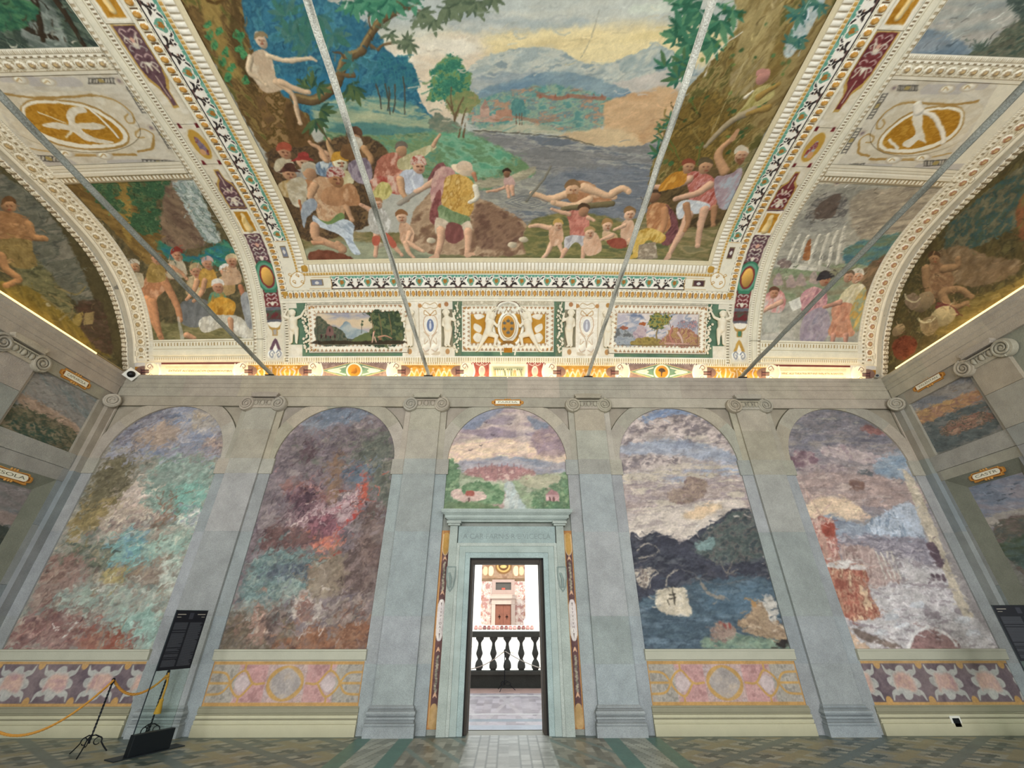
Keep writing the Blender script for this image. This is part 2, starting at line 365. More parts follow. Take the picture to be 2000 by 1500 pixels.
# ------------------------------------------------------------------ end wall: arcade, entablature, skirting
R_A = 1.24; Z_SP = 4.42
b = MB()
def arch_bay(b, xc, first, last):
    xs0, xs1 = xc-BAY/2+.3237, xc+BAY/2-.3237
    if first: xs0 = XL
    if last: xs1 = XR
    for sx0, sx1 in ((xs0, xc-R_A), (xc+R_A, xs1)):             # uprights, block by block
        for z0, z1 in zip(COURSES[:-2], COURSES[1:-1]):
            if z0 >= 4.45: continue
            b.use(stone(sx0, z0, 1)); imp = z0 == 4.14; d = .018 if imp else 0; e = .03 if imp else 0
            ex0, ex1 = (sx0, sx1+e) if sx1 < xc else (sx0-e, sx1)
            b.box(ex0, ex1, WY-d, 8.31, z0+.0005, z1-.0005)
    n = 40                                                          # thin recessed field over the arch
    b.use(stone(xc, 5.3, 3, .90))  # stone colour lowered to stand in for shade in the recess
    for i in range(n):
        a0, a1 = math.pi*i/n, math.pi*(i+1)/n; x0, x1 = xc+R_A*math.cos(a0), xc+R_A*math.cos(a1); z0, z1 = Z_SP+R_A*math.sin(a0), Z_SP+R_A*math.sin(a1)
        b.exty([(x0, z0), (x0, 5.9), (x1, 5.9), (x1, z1)][::-1], WY+.03, 8.31)
    b.box(xs0, xc-R_A, WY+.03, 8.31, Z_SP, 5.9).box(xc+R_A, xs1, WY+.03, 8.31, Z_SP, 5.9)
    for i in range(n):                                              # archivolt ring, stones of differing tone
        a0, a1 = math.pi*i/n, math.pi*(i+1)/n; b.use(stone(xc+(i//8)*.7, 5.0, 5))
        ro0 = min(R_A+.27, (xc-xs0)/max(1e-6, abs(math.cos(a0)))); ro1 = min(R_A+.27, (xc-xs0)/max(1e-6, abs(math.cos(a1))))
        cap = lambda a: 1.245/max(.05, math.sin(a))
        ro0, ro1 = max(R_A+.004, min(ro0, cap(a0) if a0 > .3 and a0 < 2.84 else ro0)), max(R_A+.004, min(ro1, cap(a1) if a1 > .3 and a1 < 2.84 else ro1))
        q = [(xc+R_A*math.cos(a0), Z_SP+R_A*math.sin(a0)), (xc+ro0*math.cos(a0), Z_SP+ro0*math.sin(a0)), (xc+ro1*math.cos(a1), Z_SP+ro1*math.sin(a1)), (xc+R_A*math.cos(a1), Z_SP+R_A*math.sin(a1))]
        b.exty(q, WY-.009, WY+.036)
    # thin dark tubes standing in for the shadow lines round the spandrel triangles
    b.use('5f5b4c')
    for s in (-1, 1):
        xe = (xs0+.13 if s < 0 else xs1-.13); th = math.acos(min(1, abs(xe-xc)/(R_A+.27))); A0 = math.asin(min(1, 1.245/(R_A+.27)))
        arc = [(xc+s*(R_A+.275)*math.cos(t), Z_SP+(R_A+.275)*math.sin(t)) for t in np.linspace(th, A0, 14)]
        b.tube([(x, WY+.028, z) for x, z in arc], .011, 5); b.tube([(xe, WY+.028, arc[0][1]), (xe, WY+.028, 5.668)], .010, 5); b.tube([(xe, WY+.028, 5.666), (arc[-1][0], WY+.028, 5.666)], .010, 5)
    b.use(stone(xc, 5.7, 7)); b.box(xs0, xs1, WY-.016, WY+.034, 5.672, 5.9)
    for x0, x1 in ((xs0, xs0+.13), (xs1-.13, xs1)): b.use(stone(x0, 5.3, 9)).box(x0, x1, WY-.013, WY+.035, 4.457, 5.675)
for k in range(5): arch_bay(b, XC+(k-2)*BAY, k == 0, k == 4)
tag(b.build('wall_end', M_STONE), kind='structure')

def entab(b, f, lo, hi, step=1.6):                                 # stepped fascia; f(off, z) -> base point
    prof = [(.13, 5.9), (.035, 5.9), (.035, 6.0), (.028, 6.005), (.028, 6.11), (.045, 6.118), (.045, 6.205), (.06, 6.215), (.06, 6.31), (.09, 6.335), (.10, 6.40), (.13, 6.40)]
    prof[0] = (-.12, 5.9); prof[-1] = (-.12, 6.40)
    x = lo
    while x < hi-.01:
        x1 = min(hi, x+step*RNG.uniform(.7, 1.3)); b.use(stone(x, 6.1, 2)); n = len(prof)
        pts = [f(o, z, x+.0006) for o, z in prof]+[f(o, z, x1-.0006) for o, z in prof]
        b.add(pts, [(k, (k+1) % n, n+(k+1) % n, n+k) for k in range(n)]+[tuple(range(n))[::-1], tuple(range(n, 2*n))]); x = x1
b = MB(); entab(b, lambda o, z, t: (t, WY-o, z), XL-.02, XR+.02)
tag(b.build('trim_1', M_STONE), kind='structure')
b = MB(); entab(b, lambda o, z, t: (XL+o, t, z), -4.4, 8.20); tag(b.build('trim_2', M_STONE), kind='structure')
b = MB(); entab(b, lambda o, z, t: (XR-o, t, z), -4.4, 8.20); tag(b.build('trim_3', M_STONE), kind='structure')

SK = [(8.31, 0), (8.20, 0), (8.20, .150), (8.226, .152), (8.226, .164), (8.210, .168), (8.210, .205), (8.238, .208), (8.238, .220), (8.222, .226), (8.222, .262), (8.25, .268), (8.25, .285), (8.234, .292), (8.234, .352), (8.25, .356), (8.25, .372), (8.31, .372)]
RAIL = [(8.31, .968), (8.252, .968), (8.252, .978), (8.212, .99), (8.208, 1.105), (8.198, 1.11), (8.198, 1.137), (8.31, 1.137)]
for n, k in enumerate((0, 1, 3, 4)):
    xc = XC+(k-2)*BAY; x0, x1 = xc-R_A-.02, xc+R_A+.02
    if k == 0: x0 = XL+.28
    if k == 4: x1 = XR-.28
    b = MB().use('c1bd9f'); b.extx(SK, x0, x1); tag(b.build('baseboard_end', M_STUCCO, colfn=lambda P: L3('bdb99c')*np.where(P[:, 1:2] >= 8.232, .55, 1)*np.where(P[:, 2:3] < .05, .8, 1)), kind='structure')  # groove vertices darkened: shade painted into the moulding colour
    b = MB().use('b3b2a0'); b.extx(RAIL, x0, x1); tag(b.build('trim_%d' % (4+n), M_STUCCO), kind='structure')

# ------------------------------------------------------------------ pilasters
def spiral(b, c, R, depth, turns=2.2, w=.3, flip=1, axis='y'):     # raised volute band winding inwards, on a round backing
    n = 56; prof = []
    for i in range(n+1):
        t = i/n; a = flip*(math.pi/2-2*math.pi*turns*t); r = R*(1-.80*t); prof.append((c[0]+r*math.cos(a), c[2]+r*math.sin(a)))
    pts = [((x, c[1]-depth*.55, z) if axis == 'y' else (c[0]+(depth*.55)*axis, c[1]+(x-c[0]), z)) for x, z in prof]
    b.tube(pts, [R*.16*(1-.5*i/n) for i in range(n+1)], 6)
def capital_parts(root, x, y, f):                                    # f: local (u,d,z)->world; u along the wall, d out of the wall
    b = MB().use(stone(x, 5.85, 11)); hw = .30
    b.exty([(-hw, 0), (-hw+.03, .02), (-hw, .06), (-hw, .10), (-.07, .115), (.07, .115), (hw, .10), (hw, .06), (hw-.03, .02), (hw, 0)], -.14, .0)
    b.v = [f(u, -d, z+5.845) for u, d, z in b.v]; b.build('abacus', M_STONE, root, bevel=.008)
    b = MB().use(stone(x, 5.75, 12)); b.box(-.36, .36, -.085, .0, 5.60, 5.80); b.v = [f(u, -d, z) for u, d, z in b.v]; b.build('echinus', M_STONE, root)
    for s in (-1, 1):
        b = MB().use(stone(x+s, 5.7, 13)); b.lathe([(.165, 0), (.172, .06), (.160, .105), (.12, .11), (.11, .095), (.0001, .095)], (0, 0, 0), 32, 'y')
        b.v = [(u+s*.345, d, z+5.695) for u, d, z in b.v]; spiral(b, (s*.345, -.10, 5.695), .15, .03, flip=s)
        b.lathe([(.03, 0), (.028, .03), (.0001, .035)], (s*.345, -.095, 5.695), 12, 'y'); b.v = [f(u, -d, z) for u, d, z in b.v]; b.build('volute', M_STONE, root, smooth=True)
    b = MB().use(stone(x, 5.7, 14))
    for k in range(3): b.ball(((k-1)*.145, -.09, 5.715), .045, .04, .062)
    for k in range(4):
        u = (k-1.5)*.145
        b.tube([(u-.02, -.09, 5.775), (u, -.115, 5.71), (u-.012, -.09, 5.655)], .010, 6).tube([(u+.02, -.09, 5.775), (u, -.115, 5.71), (u+.012, -.09, 5.655)], .010, 6)
    b.box(-.24, .24, -.125, -.08, 5.775, 5.80); b.v = [f(u, -d, z) for u, d, z in b.v]; b.build('egg_and_dart', M_STONE, root, smooth=True)
def base_parts(root, x, f, hw=.3237):
    prof = [(.09, 0.0), (.09, .134), (.075, .14), (.085, .155), (.085, .17), (.06, .18), (.06, .214), (.075, .225), (.075, .245), (.055, .256), (.072, .272), (.085, .295), (.072, .322), (.05, .33), (.05, .345), (.03, .352), (.03, .376), (.0, .395)]
    b = MB(); ring = []
    for o, z in prof: ring.append([(-hw-o*.75, 0, z), (-hw-o*.75, .055+o, z), (hw+o*.75, .055+o, z), (hw+o*.75, 0, z)])
    b.use(stone(x, .2, 21, .98)); m = 4; vs = [p for r in ring for p in r]
    b.add(vs, [(j*m+k, j*m+k+1, (j+1)*m+k+1, (j+1)*m+k) for j in range(len(ring)-1) for k in range(3)])
    b.c = [c*(.72 if d < .125 and .1 < z < .37 and d > .01 else 1) for c, (u, d, z) in zip(b.c, b.v)]; b.v = [f(u, d, z) for u, d, z in b.v]; b.build('base', M_STONE, root)  # set-back steps get a darker colour as painted crease shade
PIL = ['stone pilaster behind the black information stand at the left', 'stone pilaster left of the doorway', 'stone pilaster right of the doorway', 'stone pilaster between the shipwreck fresco and the snowy ruins fresco']
for k in range(4):
    x = bays(k+1)
    root = empty('pilaster', (x, WY, 0), PIL[k], 'pilaster', 'pilasters of the end wall')
    f = lambda u, d, z, x=x: (x+u, WY-d, z)
    b = MB()
    for z0, z1 in zip(COURSES[:-1], COURSES[1:]):
        b.use(stone(x, z0, 31)); b.box(x-.3237, x+.3237, WY-.055, 8.31, z0+.0005, z1-.0005)
    b.build('shaft', M_STONE, root)
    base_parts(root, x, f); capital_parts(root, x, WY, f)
# corner pilasters: a narrow return on each wall and one diagonal volute
for s, X0, lab in ((-1, XL, 'narrow stone corner pilaster in the left corner of the hall'), (1, XR, 'narrow stone corner pilaster in the right corner of the hall')):
    root = empty('corner_pilaster', (X0, WY, 0), lab, 'pilaster')
    b = MB()
    for z0, z1 in zip(COURSES[:-1], COURSES[1:]):
        b.use(stone(X0, z0, 41, .93)); xa, xb = sorted((X0-s*.10, X0+s*.06)); b.box(xa, xb, 8.10, 8.31, z0+.0005, z1-.0005)
    b.build('shaft', M_STONE, root)
    b = MB().use(stone(X0, 5.7, 43)); b.lathe([(.15, 0), (.16, .05), (.148, .085), (.11, .09), (.10, .075), (.0001, .075)], (0, 0, 0), 28, 'y'); spiral(b, (0, -.075, 0), .135, .03, flip=-s)
    R_ = Matrix.Rotation(-s*math.radians(40), 3, 'Z'); b.v = [tuple(R_ @ Vector(v)+Vector((X0-s*.10, 8.12, 5.70))) for v in b.v]
    b.build('volute', M_STONE, root, smooth=True)

# ------------------------------------------------------------------ doorway
dw = empty('door_surround', (0, 8.25, 0), 'grey stone door surround with projecting cornice and cut inscription', 'door surround')
DX = -.015
b = MB().use('a9b3ae')
for i, (o0, o1, y) in enumerate(((0, .09, 8.215), (.09, .20, 8.20), (.20, .255, 8.185))):
    b.use(['9fb0ae', 'a4b1ac', 'adb5ae'][i])
    b.box(-.69-o1+DX*0, -.69-o0, y, 8.31, 0, 2.557+o1).box(.66+o0, .66+o1, y, 8.31, 0, 2.557+o1).box(-.69-o0, .66+o0, y, 8.31, 2.557+o0, 2.557+o1)
b.build('architrave', M_STONE, dw, bevel=.004)
b = MB().use('97a6a4'); b.box(-.93, .90, 8.215, 8.31, 2.812, 3.115); b.build('frieze_panel', M_STONE, dw)
b = MB()
for s in (-1, 1):
    b = MB().use('a3aca5'); xa, xb = sorted((DX+s*.93, DX+s*1.075)); b.box(xa, xb, 8.175, 8.31, 0, 3.12)
    b.build('jamb', M_STONE, dw, bevel=.004)
    c = DX+s*1.0
    b = MB().use('a6aea7'); b.box(c-.115, c+.115, 8.12, 8.31, 3.115, 3.15).box(c-.135, c+.135, 8.09, 8.31, 3.15, 3.20); b.build('bracket_capital', M_STONE, dw, bevel=.006)
    b = MB().use('8a9894'); pts = [(c-.075, 8.17, 2.40), (c-.075, 8.165, 2.22), (c-.05, 8.165, 2.08), (c, 8.165, 2.0), (c+.05, 8.165, 2.08), (c+.075, 8.165, 2.22), (c+.075, 8.17, 2.40), (c-.075, 8.17, 2.40)]
    b.tube(pts, .012, 6); b.tube([(c-.03, 8.165, 2.3), (c, 8.15, 2.2), (c, 8.165, 2.06)], .02, 6); b.build('drop_ornament', M_STONE, dw, smooth=True)
b = MB().use('a4afa9')
cp = [(8.31, 3.19), (8.17, 3.19), (8.165, 3.215), (8.13, 3.235), (8.12, 3.25), (8.10, 3.25), (8.10, 3.30), (8.085, 3.31), (8.045, 3.345), (8.03, 3.385), (8.03, 3.405), (8.31, 3.42)]
for (y, z), (y2, z2) in zip(cp[:-1], cp[1:]):
    o, o2 = 8.31-y, 8.31-y2; w = .97
    b.add([(DX-w-o, y, z), (DX+w+o, y, z), (DX+w+o2, y2, z2), (DX-w-o2, y2, z2), (DX-w-o, 8.31, z), (DX-w-o2, 8.31, z2), (DX+w+o, 8.31, z), (DX+w+o2, 8.31, z2)], [(0, 1, 2, 3), (4, 0, 3, 5), (1, 6, 7, 2)])
b.build('cornice', M_STONE, dw)
def text(name, s, size, loc, rot, colr, parent=None, width=None, m=None, ext=.002, align='CENTER'):
    cu = bpy.data.curves.new(name, 'FONT'); cu.body = s; cu.size = size; cu.align_x = align; cu.align_y = 'CENTER'; cu.extrude = ext
    o = bpy.data.objects.new(name, cu); SC.collection.objects.link(o)
    bpy.context.view_layer.update(); dg = bpy.context.evaluated_depsgraph_get(); me = bpy.data.meshes.new_from_object(o.evaluated_get(dg)); bpy.data.objects.remove(o)
    o = bpy.data.objects.new(name, me)
    if width:
        xs = [v.co.x for v in me.vertices]; k = width/(max(xs)-min(xs)+1e-9)
        for v in me.vertices: v.co.x *= k
    A = np.ones((len(me.vertices), 4), np.float32); A[:, :3] = L3(colr); me.color_attributes.new('Col', 'FLOAT_COLOR', 'POINT').data.foreach_set('color', A.ravel())
    me.materials.clear(); me.materials.append(m or M_FRESCO)
    Mx = Matrix.Translation(loc) @ rot.to_4x4(); me.transform(Mx); me.update()
    return link(o, parent)
RW_ = Matrix(((1, 0, 0), (0, 0, -1), (0, 1, 0)))                          # text standing on the end wall, facing the room
text('inscription', 'A·CAR·FARN·S·R·E·VICECLA', .13, (DX, 8.214, 2.93), RW_, '84918f', dw, 1.66, M_STONE)
# wooden frame standing in the opening
df = MB().use('3a332b'); df.box(-.70, -.628, 8.30, 8.56, 0, 2.56).box(.588, .66, 8.30, 8.56, 0, 2.56).box(-.63, .60, 8.30, 8.56, 2.47, 2.56)
df.use('171412').box(-.70, -.672, 8.285, 8.32, 0, 2.56).box(.634, .665, 8.285, 8.32, 0, 2.56).box(-.69, .66, 8.285, 8.32, 2.53, 2.56)
df.use('5c5145').box(-.635, -.618, 8.48, 8.60, 0, 2.5).box(.578, .595, 8.48, 8.60, 0, 2.5)
tag(df.build('door_1', M_WOOD, bevel=.003), kind='structure')
# ------------------------------------------------------------------ side walls: raised stone bands round painted fields
def side(s):
    X0 = XL if s < 0 else XR
    return lambda d, y, z: (X0-s*d, y, z)                     # d = distance out of the wall into the room
def sbox(b, g, y0, y1, z0, z1, d0=-.17, d1=0.):
    p = [g(d, y, z) for z in (z0, z1) for y in (y0, y1) for d in (d0, d1)]
    return b.add(p, [(0, 1, 3, 2), (4, 6, 7, 5), (0, 4, 5, 1), (2, 3, 7, 6), (0, 2, 6, 4), (1, 5, 7, 3)])
NICHE = {}
for s, nm, yo0, yo1, zo, yi0, yi1, zi, yp0, yp1, zt in ((-1, 'wall_left', 6.80, 7.97, 3.92, 7.02, 7.72, 3.66, 6.62, 7.95, 5.66), (1, 'wall_right', 6.66, 8.03, 3.98, 6.82, 7.75, 3.76, 6.63, 7.95, 5.63)):
    g = side(s); b = MB()
    for k, (z0, z1) in enumerate(((-.0, 1.0), (1.0, 2.1), (2.1, 3.1), (3.1, zo), (zo, 4.46))):
        b.use(stone(s*9, z0, 51, .93)); sbox(b, g, yo1, 8.10, z0, z1-.004)
    b.use(stone(s*9, 4.2, 52, .95)); sbox(b, g, 6.56, yo1, zo, 4.16).use(stone(s*9, 4.3, 53, .97)); sbox(b, g, 6.56, yo1+.1, 4.165, 4.46, -.17, .012)
    b.use(stone(s*9, 5.0, 54, .94)); sbox(b, g, yp1, 8.10, 4.46, 5.9); b.use(stone(s*9, 5.8, 55, .95)); sbox(b, g, 6.56, yp1, zt, 5.9)
    b.use(stone(s*9, 3.0, 56, .93)); sbox(b, g, 6.56, yo0, -.0, zo); b.use(stone(s*9, 5.2, 57, .94)); sbox(b, g, 6.53, yp0, 4.46, zt)
    b.use('8c8d7e'); sbox(b, g, 2.2, 5.95, 0, 5.9, -.17, -.02)
    # splayed reveal of the lower field
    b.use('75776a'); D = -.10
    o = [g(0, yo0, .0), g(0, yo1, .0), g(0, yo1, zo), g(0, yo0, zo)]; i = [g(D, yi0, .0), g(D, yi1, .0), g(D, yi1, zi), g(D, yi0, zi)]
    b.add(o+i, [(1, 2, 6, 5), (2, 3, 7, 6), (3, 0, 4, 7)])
    tag(b.build(nm, M_STONE), kind='structure'); NICHE[s] = (yi0, yi1, zi, yp0, yp1, zt)
    # the pilaster that frames the field
    lab = 'stone pilaster with ionic capital on the left side wall' if s < 0 else 'stone pilaster with ionic capital on the right side wall'
    yc = 6.225; X0 = XL if s < 0 else XR
    root = empty('pilaster', (X0, yc, 0), lab, 'pilaster')
    f = lambda u, d, z, X0=X0, s=s, yc=yc: (X0-s*d, yc+s*u, z)
    b = MB()
    for z0, z1 in zip(COURSES[:-1], COURSES[1:]):
        b.use(stone(s*8, z0, 61, .96)); q = MB(); q.cur = b.cur; q.box(-.3237, .3237, -.055, .15, z0+.002, z1-.002); b.add([f(u, -d, z) for u, d, z in q.v], q.f)
    b.build('shaft', M_STONE, root, bevel=.005); base_parts(root, s*8.4, f); capital_parts(root, s*8.4, yc, f)

# ------------------------------------------------------------------ led strips along the cornice ledges
def led(name, lab, boxes):
    t = empty(name, (boxes[0][0], boxes[0][2], 6.40), lab, 'led strip', 'led strips on the cornice ledge')
    b = MB(); b.box(*boxes[0]); b.build('light_tape', M_LED, t)
    return t
t = led('led_strip', 'hidden led strip lying on the cornice ledge of the end wall', [(-8.3, 8.3, 8.178, 8.205, 6.401, 6.410)])
t = led('led_strip', 'glowing yellow led strip along the top of the left wall cornice', [(XL-.13, XL-.11, 3.2, 7.3, 6.401, 6.411)])
MB().box(XL-.05, XL-.015, 3.2, 7.42, 6.40, 6.50).build('diffuser', M_LEDV, t)
t = led('led_strip', 'glowing yellow led strip along the top of the right wall cornice', [(XR+.11, XR+.13, 3.2, 7.8, 6.401, 6.411)])
MB().box(XR+.015, XR+.05, 3.2, 7.85, 6.40, 6.50).build('diffuser', M_LEDV, t)

# ------------------------------------------------------------------ iron tie rods
RODS = ['leftmost iron tie rod, running over the crowd fresco from the cornice', 'iron tie rod with peeling paint crossing the left part of the big ceiling fresco', 'iron tie rod with peeling paint crossing the right part of the big ceiling fresco', 'rightmost iron tie rod, running over the temple fresco from the cornice']
for k in range(4):
    x = (-5.44, -1.83, 1.83, 5.39)[k]
    t = empty('tie_rod', (x, 8.2, 6.45), RODS[k], 'tie rod', 'iron tie rods under the vault')
    b = MB().use('a9aba0'); n = 40; pts = [(x+.004*math.sin(i*1.7), 8.42-i*(12.6/n), 6.452+.004*math.sin(i*2.3)) for i in range(n+1)]
    b.tube(pts, .041, 8)
    r = np.random.RandomState(k); b.c = [L3('6f7067' if r.rand() < .12 else ('d0d0c6' if k in (1, 2) else '8e918a')) for _ in b.v]
    b.build('rod', M_ROD, t, smooth=True)
    b = MB().use('2b2622'); b.box(x-.10, x+.10, 8.13, 8.30, 6.401, 6.413); b.build('anchor_plate', M_IRON, t)

# ------------------------------------------------------------------ little fittings
t = empty('security_camera', (-8.50, 8.08, 6.36), 'white square security camera with black dome in the left corner of the cornice', 'camera')
Rm = Vector((.66, -.66, -.36)).to_track_quat('-Y', 'Z').to_matrix() @ Matrix.Rotation(math.radians(22), 3, 'Y')
q = MB().use('dedbd0'); q.box(-.115, .115, -.04, .05, -.115, .115); q.v = [tuple(Rm @ Vector(v)+Vector((-8.50, 8.09, 6.372))) for v in q.v]; q.build('housing', M_PLAS, t, bevel=.012)
q = MB().use('0c0c0d'); q.lathe([(.075, 0), (.073, .02), (.055, .045), (.03, .058), (.001, .062)], (0, -.04, 0), 24, 'y'); q.v = [tuple(Rm @ Vector(v)+Vector((-8.50, 8.09, 6.372))) for v in q.v]; q.build('dome', M_PLAS, t, smooth=True)
q = MB().use('3c3a36'); q.tube([(-8.50, 8.13, 6.37), (-8.6, 8.2, 6.40), (-8.66, 8.24, 6.38)], .02, 8); q.build('bracket', M_PLAS, t)
t = empty('security_camera', (8.47, 8.1, 6.40), 'small grey bullet camera in the right corner of the cornice', 'camera')
q = MB().use('8f918e'); q.tube([(8.40, 8.02, 6.395), (8.50, 8.17, 6.43)], .04, 16); q.build('housing', M_PLAS, t, smooth=True)
q = MB().use('0b0b0c'); q.tube([(8.397, 8.015, 6.394), (8.392, 8.008, 6.392)], .026, 14); q.build('lens', M_PLAS, t)
q = MB().use('cfcdc4'); q.tube([(8.50, 8.17, 6.43), (8.545, 8.235, 6.405)], .015, 8).box(8.52, 8.57, 8.20, 8.28, 6.40, 6.41); q.build('bracket', M_PLAS, t)
t = empty('wall_socket', (7.08, 8.215, .16), 'small black wall socket with pale plaster rim low on the right skirting', 'socket')
q = MB().use('d8d8cc'); q.box(7.0, 7.165, 8.208, 8.222, .075, .245); q.build('plaster_rim', M_STUCCO, t, bevel=.004)
q = MB().use('15191c'); q.box(7.03, 7.135, 8.20, 8.21, .105, .215); q.build('socket_plate', M_PLAS, t, bevel=.003)

# ------------------------------------------------------------------ information stands: clear sheet, black text panel, weighted foot
def info_stand(A, dirv, label, zt, zb, w=.47):
    A = Vector((A[0], A[1], 0)); u = Vector((dirv[0], dirv[1], 0)).normalized(); n = Vector((u.y, -u.x, 0))    # n faces the reader
    t = empty('information_stand', A+u*(w/2), label, 'information stand', 'black information stands')
    def bx(b, u0, u1, n0, n1, z0, z1):
        P = [A+u*a+n*c+Vector((0, 0, z)) for z in (z0, z1) for c in (n0, n1) for a in (u0, u1)]
        return b.add(P, [(0, 1, 3, 2), (4, 6, 7, 5), (0, 4, 5, 1), (2, 3, 7, 6), (0, 2, 6, 4), (1, 5, 7, 3)])
    bx(MB(), 0, w, -.004, .004, .03, zt).build('clear_sheet', M_GLASS, t)
    bx(MB().use('2a3338'), -.006, .004, -.006, .006, .03, zt).build('edge_strip', M_PLAS, t)
    b = bx(MB().use('14161d'), .004, w-.004, .005, .009, zb, zt-.004); pn = b.build('text_panel', M_PLAS, t)
    b = MB().use('4d5056'); r = random.Random(3); H = zt-zb
    for c0, c1 in ((.03, w*.47), (w*.53, w-.03)):
        z = zt-H*.22
        while z > zb+H*.05:
            if r.random() < .09: z -= .012
            bx(b, c0, c1-(r.uniform(0, .05) if r.random() < .25 else .0), .0092, .0098, z-.004, z); z -= .0095
    b.use('8f8a80'); bx(b, .03, .15, .0092, .0098, zt-H*.085, zt-H*.07); bx(b, w-.15, w-.03, .0092, .0098, zt-H*.085, zt-H*.07); bx(b, .03, .09, .0092, .0098, zt-H*.13, zt-H*.12); bx(b, w-.08, w-.03, .0092, .0098, zt-H*.13, zt-H*.12)
    b.build('printed_lines', M_PLAS, t)
    b = bx(MB().use('30323a'), w/2-.03, w/2+.03, .0092, .0098, zt-H*.16, zt-H*.05); b.build('emblem', M_PLAS, t)
    b = bx(MB().use('12181c'), -.02, w+.02, -.02, .075, .012, .235); b.build('weight_block', M_PLAS, t, bevel=.004)
    b = bx(MB().use('20272b'), -.19, w+.20, -.10, .12, 0, .012); b.build('foot_plate', M_PLAS, t)
info_stand((-4.99, 7.17), (.20, .41), 'black information stand with text panel before the left pilaster', 1.70, .935)
info_stand((7.31, 7.0), (.47, -.10), 'black information stand with text panel before the right side wall', 1.765, 1.06, .60)

# ------------------------------------------------------------------ stanchions and ropes
def stanchion(x, y, h, label, rot=0., tassel=False, s=1.):
    t = empty('rope_stanchion', (x, y, 0), label, 'stanchion', 'wrought iron rope stanchions')
    b = MB().use('23262a'); n = 60
    for ph in (0, math.pi):
        b.tube([(x+.006*math.cos(i*.9+ph), y+.006*math.sin(i*.9+ph), .12+(h-.14)*i/n) for i in range(n+1)], .0075, 6)
    b.build('twisted_post', M_IRON, t, smooth=True)
    b = MB().use('1f2226'); b.ball((x, y, h-.005), .022).tube([(x+.022*math.cos(a), y, h-.03+.022*math.sin(a)) for a in np.linspace(0, 6.28, 14)], .006, 6); b.build('top_ring', M_IRON, t, smooth=True)
    for k in range(3):
        a = rot+k*2*math.pi/3; c, sn = math.cos(a), math.sin(a); prof = []
        for i in range(26):
            q = i/25
            if q < .5:
                ang = math.pi*1.9*(1-q/.5)-.4; rr = .035+.012*(q/.5); prof.append((.085+rr*math.cos(ang)*s, .135+rr*math.sin(ang)))
            else:
                v = (q-.5)/.5; prof.append((.125+.075*v*s+.03*v*v, .118-.118*v**1.1+.008))
        pts = [(x, y, .20), (x+.04*c, y+.04*sn, .205)]+[(x+r*c, y+r*sn, z) for r, z in prof[10:]]
        b = MB().use('1f2226'); b.tube(pts, .008, 6); b.tube([(x+r*c, y+r*sn, z) for r, z in prof[:14]], .006, 6); b.build('leg', M_IRON, t, smooth=True)
    return t
stanchion(-5.63, 7.29, .83, 'dark iron stanchion with twisted post left of the black information stand', .9)
stanchion(-5.36, 8.0, .86, 'dark iron stanchion behind the clear sheet of the left information stand', .3)
def rope(P, Q, sag, label, name='barrier_rope', r=.017, col='c08a3c'):
    P, Q = Vector(P), Vector(Q); n = 70; b = MB().use(col); ln = (Q-P).length
    side_ = (Q-P).cross(Vector((0, 0, 1))).normalized()
    for ph in (0, 2.09, 4.19):
        pts = []
        for i in range(n+1):
            q = i/n; c = P.lerp(Q, q)+Vector((0, 0, -4*sag*q*(1-q))); a = q*ln*48+ph
            pts.append(c+side_*(r*.45*math.cos(a))+Vector((0, 0, r*.45*math.sin(a))))
        b.tube(pts, r*.62, 6)
    return tag(b.build(name, M_ROPE, smooth=True), label, 'rope', 'golden barrier ropes')
rope((-5.61, 7.27, .82), (-7.6, 7.2, .85), .62, 'golden barrier rope sagging away to the left edge')
rope((-5.64, 7.31, .82), (-5.36, 7.98, .80), .20, 'golden barrier rope hanging between the two stanchions')
t = empty('tassel', (-5.30, 7.97, .8), 'golden rope tassel hanging from the rear stanchion', 'tassel')
MB().use('c9953f').tube([(-5.34, 7.98, .84), (-5.30, 7.965, .70), (-5.30, 7.965, .50)], .014, 8).tube([(-5.37, 7.98, .80), (-5.31, 7.96, .79), (-5.35, 7.98, .76)], .018, 8).build('cord', M_ROPE, t, smooth=True)
MB().use('cd9a3a').lathe([(.012, .02), (.03, 0), (.026, -.03), (.04, -.10), (.048, -.17), (.02, -.172)], (-5.30, 7.965, .50), 14).build('fringe', M_ROPE, t, smooth=True)

# ------------------------------------------------------------------ beyond the door: gallery, balustrade, courtyard and the range opposite
gal = Cv(-3, 8.66, 3, 13.2, .025, 'a39492', 77)
X, Y = gal.X, gal.Y; u = np.floor(X/.16); rr = np.floor(Y/.30+.5*(u % 2)); sh = _T[(rr.astype(int)*5) & 255, (u.astype(int)*11) & 255]
gal.C = S3('a09496')+(sh[..., None]-.5)*.16
gal.C[(np.abs(((X+.2*Y)/.9) % 1-.5) < .05) | (np.abs(((X-.2*Y)/.9) % 1-.5) < .05)] = S3('aba09f')
for y0, y1, c in ((8.66, 9.0, '9a9fa6'), (9.28, 9.5, '7f898f'), (9.9, 9.98, 'c4c0ba'), (12.0, 12.1, 'cfc9c0'), (12.4, 13.2, 'b8968a')): gal.C[(Y > y0) & (Y < y1)] = S3(c)
gal.age(.06)
b = MB().use('9a9089'); b.box(-30, 30, 8.72, 13.5, -.35, -.008); tag(b.build('floor', M_FLOOR), kind='structure')
tag(grid_obj('floor', np.stack([X, Y, 0*X], -1), gal.lin(1.), M_FLOOR), kind='structure')
bal = empty('balustrade', (0, 13.35, 0), 'dark stone balustrade of the gallery seen through the door', 'balustrade')
MB().use('4c4a44').box(-5, 5, 13.24, 13.48, 1.125, 1.265).build('handrail', M_STONE, bal, bevel=.02)
